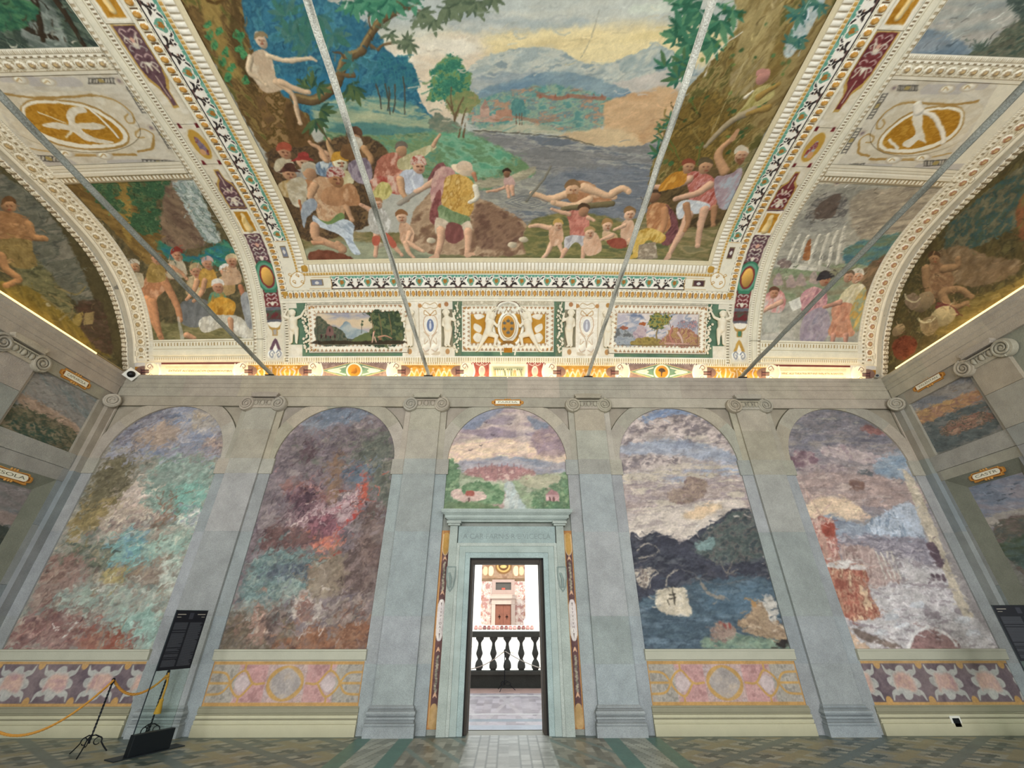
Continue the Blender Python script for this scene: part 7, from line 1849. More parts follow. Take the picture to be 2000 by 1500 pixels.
OPS['right'] = '''
T a09c8c,b0aa98,8f8c7e 2.3 0 46.3 3 10 2.4 1 0|1111 863 588 30 48 -778 -626 -10
T 9a8f7c,ac9f88,8c8272,b5a890 11 11 31.9 5 20 2.6|1358 843 313 17 29 -211 -150 -32 -152 107
T 4f7078,5f8078,6f7a60 9.3 12 20.9 3 10 2.8|1451 601 115 59 129 24 1 -173 -184 13
T 7f8a68,92967a,8a8468 12 9.2 20.8 4 0 2.6|1164 487 172 29 263 12 100 -132 -171 -54 -358 33
T 7a5c48,6a5c44,8a7054 9.3 12 18.6 2 50|1575 481 43 94 67 -42 -18 -185
T 6f6c64,8a8478,5d5a56,a09a8c 3.4 4.5 22.4 2 30 2.8|1214 726 -5 73 35 38 64 -7 58 -63 -8 -45 -50 -21 -64 2
T 5a4f46,6b5c50 4.5 4.5 17.9|1238 750 4 44 45 39 38 -90 -45 -30
T 9a978a,aaa698,88867c 2.3 0 18.4 4|1199 710 76 12 96 12 31 -33 -51 -37 -109 -17
L c9c3b0 7.8 7.8 0.3|1236 647 -1 -135
L c9c3b0 7.8 7.8 0.3|1272 644 8 -131
L c9c3b0 7.8 7.8 0.3|1316 651 18 -131
L c9c3b0 7.8 7.8 0.3|1351 657 29 -139
L c9c3b0 7.8 7.8 0.3|1378 672 41 -152
L c9c3b0 7.9 7.9 0.3|1399 690 53 -158
E b9b3a0 1.1e+02 14 -4 0.2|1337 511
T a8744a,94603c 2.3 0 27.5|1296 548 -15 78 13 1 32 -78
E d0cab8 92 9.2 -4|1282 509
T 7a6a64,8c7c70 2.3 6.9 11.5|1194 521 18 23 42 -20 -15 -23
T 8a7878,b09a8c 2.3 4.6 11.5|1204 428 -1 35 9 19 19 -18 17 -35
T a08c84,b09a8c 2.3 4.6 11.5|1263 423 -1 36 8 18 19 -17 18 -35
T 9a8a80,b09a8c 2.3 4.6 11.5|1307 431 -2 36 8 19 19 -18 19 -35
T 8c8478,b09a8c 2.3 4.6 11.5|1361 445 -3 36 7 18 20 -17 19 -36
T c0847c,d8a89c,c9bdb0 2.3 0 16.1 2.5 70 2.6|1170 375 62 36 45 -44 -14 -56 -72 9
E b98a6c 19 25 0 0.3|1217 395
T 6a4838 1.6 0 27.6|1193 396 -1 18 18 10 23 -9 6 -15 -14 7 -20 -2
E 6a4432 3.4 2|1212 394
E 6a4432 3.4 2|1226 394
L a87856 2.7 2.7|1220 394 2 -6
L 94553f 2.3 2.3|1219 382 7 0
L c9a084 13 7.4 0.34|1256 355 -43 -23 -33 -19
E c9a084 8.1 6.8 0 0.2|1180 313
T a8a898,b8b4a4,98988a 2.3 0 13.9 4 80 2 1 0|1177 297 87 9 3 -86 -76 3
T c4beae,b4ae9e 2.3 0 28 2 0 2 1 0|1168 207 165 26 29 -102 -205 -3
T c08c90,d0a49c,a87478 2.3 0 16.2 2.5 70 2.6|1341 392 48 36 67 -31 7 -80 -67 -25 -41 33
T 9a8c94,a89a9c,8f8890 2.3 0 16.4 2.5 70 2.6|1373 291 85 49 45 -91 -45 -82 -85 10
E b9896a 24 32 0 0.3|1428 463
T 4a4038 1.6 0 27.7|1399 465 -6 22 21 14 30 -11 10 -20 -18 9 -24 -2
E 6a4432 4.4 2.6|1422 462
E 6a4432 4.4 2.6|1439 463
L a87856 3.5 3.5|1432 462 4 -7
L 94553f 2.9 2.9|1433 448 9 0
T 3f3a3a 2.3 0 27.7|1392 455 72 21 -29 17 -33 -1
T e0dccc,d0ccbc 2.3 0 13.9 1 0 2 1 0|1291 357 46 24 19 -45 -39 -19
L 5a4a40 9.2 5.4 0.34|1362 172 5 -18
E 5a4a40 5.9 4.9 0 0.2|1367 154
T d0c6a4,c0b48c,ddd4b8 2.3 0 16.3 2.5 70 2.6|1517 388 38 58 60 -8 17 -91 -52 -26 -55 33
T c08868,cc987a,b87e62 2.3 0 21.1 1.5 70 2.6|1493 341 64 25 69 -43 -6 -93 -34 -20 -88 5 6 69
T c9a860,8f9a80,b89450 2.3 0 16.3 2.5 70 2.6|1580 321 35 117 34 -114 -25 -94
E c39a7c 25 32 0 0.3|1564 481
T c9c2b0 1.6 0 27.8|1535 482 -7 23 19 14 31 -11 12 -20 -18 9 -25 -3
E 6a4432 4.4 2.6|1558 480
E 6a4432 4.4 2.6|1575 481
L a87856 3.5 3.5|1568 480 5 -7
L 94553f 2.9 2.9|1570 465 9 1
E b08a70 21 27 0 0.3|1527 479
T 6a5a48 1.6 0 27.8|1502 480 -6 20 17 12 26 -10 10 -17 -16 8 -21 -2
E 6a4432 3.7 2.2|1521 478
E 6a4432 3.7 2.2|1536 479
L a87856 3 3|1530 478 4 -6
L 94553f 2.5 2.5|1531 466 8 0
L b98a74 13 7.6 0.34|1521 215 -3 -53
E b98a74 8.3 6.9 0 0.2|1518 162
L b98a74 13 7.6 0.34|1578 217 4 -40
E b98a74 8.3 7 0 0.2|1582 177
L b98a74 13 7.5 0.34|1523 365 -65 -25
E b98a74 8.1 6.8 0 0.2|1458 340
T 9aa09a,a8a89c,b5aea0,8c9496 1.4 0 34.2 5 8 2.6 1 0|1008 1483 481 12 267 -221 -558 -21
T 6f808a,7f8c92,8f979a 9.2 9.2 21.4 5 6|1142 1339 122 -9 101 -46 -40 -20 -132 -5
T 6a6a58,54604f,7c7864,48584c 4.6 11 12.3 2 30 3|1308 1282 68 22 14 42 46 36 118 -110 -232 -5
T 44504a,5a665a 4.3 11 11.4 1.6 20 3|1331 1411 60 12 68 -63 -51 10
T 4a5a50 1.4 0 18.5|1375 1297 -18 6 -18 2 20 -6
T 5a6658 1.4 0 18.4|1375 1297 -21 11 -26 8 26 -12
T 4a5a50 1.4 0 18.3|1375 1297 -22 16 -29 14 26 -17
T 5a6658 1.4 0 18.4|1375 1297 -12 12 -17 13 13 -14
T 4a5a50 1.4 0 18.3|1375 1297 -8 14 -15 16 9 -16
T 5a6658 1.4 0 18.3|1375 1297 0 13 -10 19 1 -16
T 4a5a50 1.4 0 18.5|1375 1297 6 6 0 11 -6 -8
T 5a6658 1.4 0 18.5|1375 1297 13 3 10 9 -16 -4
T ccc2ac,d6cdb8,c4b8a0 1.8 0 22.1 2 0 2 1 0|1502 1229 -318 -10 20 -298 400 21
L b6aea6 13 13 0 0.7|1470 1212 -67 -3
L b6aea6 14 14 0 0.7|1411 1199 -104 -4
L b6aea6 16 16 0 0.7|1636 953 -143 -8
L b6aea6 16 16 0 0.7|1385 939 -109 -5
T d6cab0,cfc2a6,dcd2ba 2.8 0 22.4|1483 1166 -194 3 -42 -41 0 -63 -21 -43 70 -50 185 9 65 39 -5 73 -6 46
L a8854a 3.5 3.5|1493 1169 -74 -13 -125 2
L a8854a 4.4 4.4|1499 975 -106 -4 -88 -2
L b89a64 3 3|1559 1003 -65 -21 -88 -10
L b3935a 2.9 2.5|1294 1158 -34 -10 -19 -20 -7 -27 10 -25 15 -2 1 16 -16 12
L b3935a 2.9 2.3|1228 1019 -7 17 14 17 24 -9 4 -17 -16 -1
L a8854a 3.9 3.9|1228 1019 23 -31 41 -9
T a8854a 2.2 0 22.4|1492 1124 -45 28 -60 -1 -65 -17 -34 -40 -9 -53 32 -40 67 -11 68 7 54 29 20 46
T ebe2ca 2.2 0 22.4|1489 1123 -40 24 -59 -1 -63 -17 -33 -38 -10 -50 29 -34 62 -10 66 5 53 29 20 42
T ad7a24,bd8a30,a06e1e,c4943a 2.8 0 16.8 1.5 20|1483 1120 -34 18 -55 1 -60 -17 -30 -37 -8 -43 24 -28 50 -5 60 6 52 27 20 35
T e6dcc6,d8ccb0 1.9 0 22.4|1351 1132 -23 6 10 -33 48 -43 -17 -34 35 -12 8 27 34 -11 -33 31 -26 24
L e6dcc6 7.4 5.6 0.2|1500 1038 -35 36 -67 44 -47 14
L e6dcc6 3.9 3.9|1367 1011 -51 28
L e6dcc6 14 11 0.2|1339 1131 -25 22
E c2b49a 24 14|1430 1205
E ebe2cc 17 9.3 0 0.2|1430 1205
L b3935a 1.7 1.4|1420 1201 1 8 13 -6
E c2b49a 24 14|1371 1197
E ebe2cc 17 9.3 0 0.2|1371 1197
L b3935a 1.7 1.4|1361 1194 1 7 13 -5
E c2b49a 28 16|1387 969
E ebe2cc 20 11 0 0.2|1387 969
L b3935a 2 1.6|1376 965 2 9 14 -7
E c2b49a 28 16|1481 981
E ebe2cc 20 11 0 0.2|1481 981
L b3935a 2 1.6|1471 977 1 9 14 -7
L 6f6a60 1.7 1.7|1272 1203 11 -12
L 4a4640 1.7 1.7|1265 1203 11 -12
L 6f6a60 1.7 1.7|1258 1203 10 -13
L 4a4640 1.7 1.7|1251 1203 10 -13
L 6f6a60 1.7 1.7|1244 1203 10 -13
L 4a4640 1.7 1.7|1237 1202 10 -12
L 6f6a60 1.7 1.7|1229 1202 11 -12
L 4a4640 1.7 1.7|1222 1202 11 -13
L 6f6a60 1.7 1.7|1215 1202 10 -13
E a8945c 8.4 6.7|1249 1196
L 57524a 1.5 1.5|1274 1204 -60 -2
L 57524a 1.5 1.5|1283 1190 -60 -1
L 6f6a60 2 2|1568 979 14 -16
L 4a4640 2 2|1559 978 14 -16
L 6f6a60 2 2|1550 977 14 -17
L 4a4640 2 2|1541 975 14 -16
L 6f6a60 2 2|1532 974 14 -16
L 4a4640 2 2|1523 973 14 -16
L 6f6a60 2 2|1514 972 14 -17
L 4a4640 2 2|1505 970 14 -16
L 6f6a60 2 2|1496 969 14 -16
E a8945c 10 8.1|1539 966
L 57524a 1.8 1.8|1570 980 -75 -10
L 57524a 1.8 1.8|1583 962 -75 -10
L 6f6a60 2 2|1294 950 13 -17
L 4a4640 2 2|1284 949 12 -17
L 6f6a60 2 2|1274 948 12 -17
L 4a4640 2 2|1264 947 12 -17
L 6f6a60 2 2|1254 946 12 -17
L 4a4640 2 2|1244 944 11 -17
L 6f6a60 2 2|1233 943 12 -17
L 4a4640 2 2|1223 942 12 -17
L 6f6a60 2 2|1213 941 11 -17
E a8945c 10 8.1|1260 937
L 57524a 1.8 1.8|1297 951 -85 -10
L 57524a 1.8 1.8|1308 933 -87 -10
L 6f6a60 1.7 1.7|1189 1177 10 0
L 4a4640 1.7 1.7|1190 1168 10 0
L 6f6a60 1.7 1.7|1191 1159 10 1
L 4a4640 1.7 1.7|1192 1150 10 1
L 6f6a60 1.7 1.7|1192 1141 11 1
L 4a4640 1.8 1.8|1193 1132 11 1
L 6f6a60 1.8 1.8|1194 1123 10 0
L 4a4640 1.8 1.8|1195 1114 10 0
L 6f6a60 1.8 1.8|1196 1104 10 1
E a8945c 8.7 7|1198 1142
L 57524a 1.6 1.6|1201 1179 8 -76
L 57524a 1.6 1.6|1187 1178 7 -76
L 6f6a60 1.8 1.8|1186 1070 11 0
L 4a4640 1.9 1.9|1187 1060 10 0
L 6f6a60 1.9 1.9|1187 1050 11 0
L 4a4640 1.9 1.9|1188 1040 11 0
L 6f6a60 1.9 1.9|1189 1029 11 1
L 4a4640 1.9 1.9|1190 1019 11 0
L 6f6a60 1.9 1.9|1191 1008 11 1
L 4a4640 1.9 1.9|1191 998 12 0
L 6f6a60 2 2|1192 987 11 1
E a8945c 9.5 7.6|1194 1030
L 57524a 1.7 1.7|1199 1072 7 -87
L 57524a 1.7 1.7|1183 1072 7 -87
E bfb09a 10 10|1209 1195
E 8a7a78 5 5|1209 1195
E bfb09a 11 11|1213 1056
E 8a7a78 5.6 5.6|1213 1056
E bfb09a 12 12|1213 931
E 8a7a78 6.1 6.1|1213 931
E bfb09a 13 13|1250 875
E 8a7a78 6.3 6.3|1250 875
T ddd2b8,d4c8ac,e3dac4 2 0 20 2 0 2 1 0|1040 90 80 0 0 1390 -80 0
T 5d5c60,6c6a6e 2.3 2.3 18.5 2 40 2.4 1 0|1047 256 66 0 0 68 -66 0
T 6b2f30,3f6a52 2.3 2.3 18.5 2 40 2.4 1 0|1047 268 66 0 0 42 -66 0
T 6b2f30,7a3a3a,5c2a2c 2.3 2.3 18.3 2 40 2.4 1 0|1047 324 66 0 0 66 -66 0
T 6b2f30,5d3a3c,74403c 2.3 2.3 18.3 2 40 2.4 1 0|1047 390 66 0 0 134 -66 0
T 5f4448,6d5054,54393e 2.3 2.3 18.2 2 40 2.4 1 0|1047 524 66 0 0 126 -66 0
T b5832c,c4943c,a87424 2.3 2.3 18.2 2 40 2.4 1 0|1047 650 66 0 0 94 -66 0
T 5f4448,6d5054,54393e 2.2 2.2 17.5 2 40 2.4 1 0|1047 744 66 0 0 116 -66 0
E 3f7a5c 50 71|1080 456
E 63967a 43 62|1080 456
E 7a3434 32 50|1080 456
E c99c50 25 41 0 0.3|1080 456
T 3f7a5c 2.3 0 27.5 1 0 2.2 1 0|1054 386 52 0 0 14 -52 0
T eae2cc 2.3 2.3 18.2 2 40 2.4 1 0|1047 644 66 0 0 106 -66 0
T b07c26,c08c34,a06c1c 2.3 0 18.2 1.5 0 2 1 0|1054 654 52 0 0 86 -52 0
L e0c488 16 9.1 0.3|1080 664 2 33 -4 19
E e6cf9c 8.1 9.4|1078 725
L d8b874 5.5 3.6|1080 706 12 -17
T eae2cc 1.3 1.3 10.7 2 40 2.4 1 0|1047 1342 66 0 0 144 -66 0
T b07c26,c08c34,a06c1c 1.3 0 10.7 1.5 0 2 1 0|1054 1352 52 0 0 124 -52 0
L e0c488 9.4 5.4 0.3|1080 1368 2 46 -4 26
E e6cf9c 4.6 5.4|1078 1454
L d8b874 3.2 2.1|1080 1427 12 -24
T b8954e 2.1 0 25.6 1 0 2.2 1 0|1046 756 68 0 0 76 -4 23 -18 20 -2 36 -20 0 -2 -36 -18 -20 -4 -23
T 6b2f30,7a3a3a,5c2a2c 2.1 0 17.1 2 30 2.2 1 0|1050 758 60 0 0 74 -6 18 -15 18 -2 37 -14 0 -2 -37 -15 -18 -6 -18
L d8cab0 3.5 2.6|1060 770 20 26 20 -26
L cdbda4 3.2 2.2|1062 839 12 -18 6 14 6 -14 12 18
E dccfb6 8.8 11|1080 788
L c0a998 2.1 2.1|1080 846 0 45
T b8954e 1.6 0 19.5 1 0 2.2 1 0|1046 1336 68 0 0 -106 -4 -33 -18 -27 -2 -51 -20 0 -2 51 -18 27 -4 33
T 6b2f30,7a3a3a,5c2a2c 1.6 0 12.9 2 30 2.2 1 0|1050 1333 60 0 0 -103 -6 -25 -15 -25 -2 -53 -14 0 -2 53 -15 25 -6 25
L d8cab0 2.4 1.8|1060 1316 20 -35 20 35
L cdbda4 2.4 1.6|1062 1220 12 25 6 -20 6 20 12 -25
E dccfb6 6 7.5|1080 1291
L c0a998 1.7 1.7|1080 1210 0 -63
E d9ccae 33 58|1080 1000
E bd9440 27 52|1080 1000
T 9aa8ac,b0b8b8,8a3430 1.9 3.9 11.6|1066 972 14 -8 12 26 -8 34 -12 -14
E c9986c 9.8 12|1086 974
T 6f2428 1.8 0 22 1 0 2.2 1 0|1046 1056 12 0 -2 16 -8 0
T 6f2428 1.8 0 22.1 1 0 2.2 1 0|1102 1056 12 0 -2 16 -8 0
T 6f2428 2 0 24.1 1 0 2.2 1 0|1046 928 12 0 -2 16 -8 0
T 6f2428 2 0 24.2 1 0 2.2 1 0|1102 928 12 0 -2 16 -8 0
L d9cdb8 3 1.8|1076 338 -10 6 -10 -8 6 -5
L d9cdb8 3 1.8|1084 338 10 6 10 -8 -6 -5
E e0d6c0 8 10|1080 338
L c8a9a0 3 1.8|1076 357 -10 6 -10 -8 6 -5
L c8a9a0 3 1.8|1084 357 10 6 10 -8 -6 -5
L b9b0a4 3 1.8|1076 376 -10 6 -10 -8 6 -5
L b9b0a4 3 1.8|1084 376 10 6 10 -8 -6 -5
L c8a9a0 3 1.8|1076 537 -10 6 -10 -8 6 -5
L c8a9a0 3 1.8|1084 537 10 6 10 -8 -6 -5
E e0d6c0 8 10|1080 537
L b9b0a4 3 1.8|1076 556 -10 6 -10 -8 6 -5
L b9b0a4 3 1.8|1084 556 10 6 10 -8 -6 -5
L d9cdb8 3 1.8|1076 575 -10 6 -10 -8 6 -5
L d9cdb8 3 1.8|1084 575 10 6 10 -8 -6 -5
L c8a9a0 3 1.8|1076 593 -10 6 -10 -8 6 -5
L c8a9a0 3 1.8|1084 593 10 6 10 -8 -6 -5
E d3a48c 8 10|1080 593
L b9b0a4 3 1.8|1076 612 -10 6 -10 -8 6 -5
L b9b0a4 3 1.8|1084 612 10 6 10 -8 -6 -5
L d9cdb8 3 1.8|1076 631 -10 6 -10 -8 6 -5
L d9cdb8 3 1.8|1084 631 10 6 10 -8 -6 -5
L b9b0a4 2.9 1.8|1076 772 -10 6 -10 -8 6 -5
L b9b0a4 2.9 1.8|1084 772 10 6 10 -8 -6 -5
E e0d6c0 7.7 9.9|1080 772
L d9cdb8 2.8 1.7|1076 795 -10 6 -10 -8 6 -5
L d9cdb8 2.8 1.8|1084 795 10 6 10 -8 -6 -5
L c8a9a0 2.8 1.7|1076 818 -10 6 -10 -8 6 -5
L c8a9a0 2.8 1.7|1084 818 10 6 10 -8 -6 -5
L d9cdb8 2.1 1.3|1076 1240 -10 6 -10 -8 6 -5
L d9cdb8 2.1 1.3|1084 1240 10 6 10 -8 -6 -5
E e0d6c0 5.5 7.1|1080 1240
L c8a9a0 2 1.2|1076 1260 -10 6 -10 -8 6 -5
L c8a9a0 2 1.2|1084 1260 10 6 10 -8 -6 -5
L b9b0a4 2 1.2|1076 1280 -10 6 -10 -8 6 -5
L b9b0a4 2 1.2|1084 1280 10 6 10 -8 -6 -5
L d9cdb8 1.9 1.2|1076 1300 -10 6 -10 -8 6 -5
L d9cdb8 2 1.2|1084 1300 10 6 10 -8 -6 -5
E d3a48c 5.2 6.7|1080 1300
L c8a9a0 1.9 1.2|1076 1320 -10 6 -10 -8 6 -5
L c8a9a0 1.9 1.2|1084 1320 10 6 10 -8 -6 -5
T e3dac2,d8cdb2 2.3 0 23.2 1 0 2 1 0|1044 88 72 0 0 168 -72 0
T b08a48 2.3 0 27.8 1 0 2.2 1 0|1048 254 64 0 -8 -26 -12 -8 0 -24 -24 0 0 24 -12 8
T ede5d2 2.3 0 27.8|1052 256 56 0 -12 -22 -32 0
T 4a7a5c 2.3 0 27.8 1 0 2.2 1 0|1072 224 16 0 0 -24 -16 0
T b58a3c,c49a4a 2.3 0 27.9|1054 132 26 54 26 -54 -10 -12 -32 0
T f0e9d8 2.3 0 27.9|1064 124 16 40 16 -40
E efe8d6 21 22 0 0.15|1065 112
L 8f9298 3.2 2.1|1076 120 -12 12 -10 -16 10 -16 6 12 -6 6
E efe8d6 21 22 0 0.15|1095 112
L 8f9298 3.3 2.1|1084 120 12 12 10 -16 -10 -16 -6 12 6 6
'''
OPS['lunL'] = '''
T 5a5238,6b6040,4c4a36,746a48 1.8 0 22 2 30 2.6 1 0|827 1645 151 88 660 -417 -142 -36 -453 -14
T 6a6a5c,7d7c6c,5c5f54,8a8676 7.4 9.3 18.5 6 60 3|852 1601 115 86 144 -13 125 -64 169 -127 -76 -37 -211 40 -142 -104
T 6f6c4c,85805a,57583f 7.5 9.4 13.1 3 30 2.8|1066 1482 64 17 124 -38 96 -51 -60 -49 -128 15
T 7a6830,8a783c,6a5c30 7.6 7.6 17.1 5 -30 2.6|1063 1284 112 103 223 -19 175 -38 -268 -33
T 5a4436,4f4434,6a5444 8.9 11 17.7 2 30|1340 1428 72 89 153 -165 -101 -15
L 8c8058 4.4 2.8|1241 1409 58 11 33 2 13 -43
L 8c8058 4.3 2.7|1226 1383 61 1 34 -3
L 8c8058 4.5 2.9|1240 1448 74 26 15 56
L 8c8058 4.5 2.8|1319 1346 14 45 38 23
T a08c50 2.1 0 25|1353 1385 21 45 18 -53 -22 -10
T a89464,98845a 2.2 0 26.1 1 0 2.2 1 0|1381 1430 30 35 19 -51 -27 -31
E b8ac88 9.5 7.6|1257 1371
T b0845a,9a704a,c09468 1.7 0 15.4 2 60|957 1496 27 68 58 39 41 -35 12 -41 -61 -80 -38 -18
E b08660 21 27 0 0.3|985 1593
T 6a4c30 1.2 0 20.8|970 1576 -9 20 6 27 19 8 11 -15 -12 -1 -12 -18
E 6a4432 3.7 2.2|982 1588
E 6a4432 3.8 2.3|991 1599
L a87856 3 3|987 1594 4 -5
L 94553f 2.5 2.5|992 1580 5 6
T 8a7446,9c8654,78643c 1.8 0 14 2 -30 2.6|1025 1462 63 77 30 -26 37 -41 -37 -51 -51 -2
L b0845a 17 10 0.34|1062 1585 30 -26 32 26
E b0845a 11 9.6 0 0.2|1124 1585
L b0845a 16 9.3 0.34|1057 1421 33 -28 47 -4 -17 -48
E b0845a 10 8.4 0 0.2|1120 1341
L b0845a 15 9 0.34|981 1512 12 -50
E b0845a 9.7 8.1 0 0.2|993 1462
'''
OPS['lunR'] = '''
T 54492e,655a38,4a442e,6f6540 1.9 0 23.3 2 -30 2.6 1 0|729 1680 165 41 218 -2 217 -35 169 -124 133 -212 -686 -53
T 4f5a48,3f5a58,62604a,757058 7.1 12 14.2 1.6 -20 3|1123 1701 -163 -2 -111 -19 -65 -47 98 -123 171 24 130 59
T 6f5034,8a5a3c,7a6a40 6.4 8 14.5 2 -30|923 1591 -66 -37 58 -104 73 10
T 8a7458,7a6448,9c8668 7.5 7.5 18.7 3 -10|1227 1639 -91 -40 -55 -115 -58 -86 48 -25 103 47 69 105
T 8a7a48,78683a,9a8a56 7.1 7.1 16 5 25|1269 1399 -169 -47 -109 -10 25 -45 263 8 105 53
T 9a7a58,86664a,ac8c68 2.1 0 16.9 2 60|1301 1595 -64 25 -26 -56 3 -66 45 -41 60 39
E a07c58 21 28 0 0.3|1229 1626
T 5a4430 1.5 0 25.9|1246 1647 -12 16 -21 -7 -10 -27 6 -16 5 16 16 16
E 6a4432 3.8 2.3|1233 1630
E 6a4432 3.8 2.3|1223 1619
L a87856 3 3|1228 1623 2 -6
L 94553f 2.5 2.5|1236 1615 -5 -6
L 9a7a58 19 11 0.34|1277 1616 32 -72 12 -74
E 9a7a58 12 9.9 0 0.2|1321 1470
L 9a7a58 17 10 0.34|1269 1480 -49 -31 -20 -57
E 9a7a58 10 8.7 0 0.2|1200 1392
L 9a7a58 17 10 0.34|1282 1477 -5 -72 -52 -22
E 9a7a58 10 8.8 0 0.2|1225 1383
L 9a7a58 17 10 0.34|1223 1562 -41 -27 -19 23
E 9a7a58 11 9.2 0 0.2|1163 1558
T 6f3a34,804a40 2 0 14.3 2.5 70 2.6|1305 1456 -36 -57 0 -39 43 22 17 53
E 8a785c 49 40 0 0.25|1354 1499
T 94806a,7c6a54 2.3 4.6 13.9|1405 1572 -44 -16 4 -54 41 -3 14 32
E b0a078 50 41 20 0.25|1321 1394
T a08c6a,8a7654 2.2 4.3 13|1404 1433 -57 -18 10 -51 46 -6 19 28
L d0c49c 4.4 2.6|1406 1451 -9 -29 -28 -16 -28 4
L c8bc98 4.2 2.3|1400 1582 2 -28 -22 -33 -26 1
T 6f3c2a,7c4632,5f3222 3.5 4.7 18.9|1569 1407 -28 23 -52 -8 -30 -42 14 -39 57 -16 43 22
E 9a8464 34 24 0 0.25|1504 1461
'''
OPS['w1'] = '''
T 8a92a4,9a9aa2,a8a09a,7c8698 2.3 4.7 28.1 6 3 2.8 1 0|-1685 1142 405 2 111 -260 -493 -23
T 4c4a58,5c5862,7a7680,8a8a92 4.8 17 16.8 2 25 3.4|-1674 984 28 71 67 50 79 25 -2 -50 -84 -60 -34 -70
T b09a84,a89280 9.4 9.4 23.4 3 10|-1588 950 12 46 62 60 72 -17 41 -37 -31 -40
T b5a184,a8a094 9.6 9.6 19.1 3|-1383 1118 71 -12 55 -61 -51 -12 -68 7
T c0a690,6f6468,b59a88 6.8 11 13.6 4 2 3.6|-1289 951 59 47 37 -69 -73 -12
L 7f86a0 18 18 0 0.4|-1567 927 145 10 199 -20
T 8a8a78,9c9484,7c8a7c,a59a88 3.9 3.9 27.3 2 20 2.8|-1662 861 274 45 180 -33 30 -196 -57 -201 85 -252 -527 1 -11 234 -2 179
T 6b6448,7d7456,5a543c,8a8060 6.4 17 14.8 1.6 20 3.4|-1667 872 68 33 56 -22 38 -86 -3 -91 -75 -49 -59 -38 -19 -37 -10 94
T 8f8050,a08a58,7a6e46 8.2 12 14.3 2 20 3|-1671 676 100 60 57 -60 -65 -66 -73 -28
T d0bca4,dcccb8,b8a090,c8b8a8 6.3 10 16.7 2 10 3.2|-1514 787 56 10 50 -91 -42 -39 -89 0 2 39
T b8a890,9c8478,d8ccb0,857670 6.1 14 12.1 1.8 10 3.6|-1563 676 155 30 80 -49 -74 -56 -130 -10
T 7c9a8a,8faa98,6f8a7a,a0b0a0 6.4 15 17 1.4 10 3|-1455 840 46 65 156 -21 63 -33 3 -94 -11 -80 -91 -19 -115 38 -45 81
T 6fa898,84b8a4 10 12 18.7 1.6 0 2.4 0.85|-1337 777 108 11 37 -101 -81 -20
T c8cdb4,a8b8a4,8a8f98,d8d8c4 6 12 12 2 20 3.4|-1289 658 77 29 35 -67 -74 -10
L 8a6c58 8.2 2.4 0.1|-1328 610 5 57 -2 39 -24 50
L 8a6c58 3.3 2.5 0.1|-1325 687 -48 39 -32 20
L 8a6c58 3.3 2.5 0.1|-1325 706 23 34 53 21
L 8a6c58 3.3 2.5 0.1|-1317 677 28 29 56 0
L 8a6c58 3.4 2.5 0.1|-1369 726 -8 30
L 8a6c58 3.4 2.5 0.1|-1329 726 6 41
T 6fa09c,7fb0a4,6a94a8,8ab0a0 7.7 15 17.4 1.6 10 3|-1471 564 13 55 66 -18 52 -55 4 -53 -103 -17 -73 34 -83 54
T 6f7a64,84866a,4f5c54,9a9070 7.7 15 13.4 1.8 20 3.4|-1652 564 133 0 73 -54 -49 -34 -110 17
T 8fb0a0,a8bca4,7a9a8c,c0c8b0 7.6 13 13.4 2 10 3.2|-1366 564 177 37 5 -64 -65 -26 -75 0
T 8a6a5c,9c7c6c,745850,a58c78 7.4 15 12.9 1.8 30 3.4|-1680 510 85 18 80 -86 -56 -66 -63 -47 -44 47
T 8c7a64,a08c74,7a6658,b0a48c 7.4 15 12.9 2 20 3.4|-1439 476 205 44 36 -44 -10 -67 -156 -16 -132 49
T a09058,b0a068 7.4 7.4 12.9|-1472 467 70 9 28 -42 -70 -5
T b4c4b0,c8d0bc,98a898 7.3 11 12.8 2 60 3|-1257 485 45 35 24 -61 -8 -58 -42 -8
T 8fa08e,a0ac98,7c9088,b8b8a4,85786a 8.8 16 10.6 2 15 3.6|-1588 409 246 16 140 -32 -3 -79 -185 -16 -165 16
T 8fb4a4,a4c0b0,7ca090 8.5 14 13.5 2 30 3|-1345 314 110 31 52 -62 -5 -52 -112 22
T 8a6058,7a5450,9c7468,6a4c4c,a88474 8.6 15 10.3 2 25 3.6|-1660 345 123 0 154 -62 111 -15 1 -41 -408 0 2 56
T 9a5a48,8a4c3c,b07c5c 8.4 10 11.7 2 0 2.8|-1462 268 106 12 90 -27 -39 -26 -119 0
L c9c2b4 6.9 3.4|-1503 254 12 37 10 15
L d8d6c4 5.5 3.7|-1469 417 10 17
'''
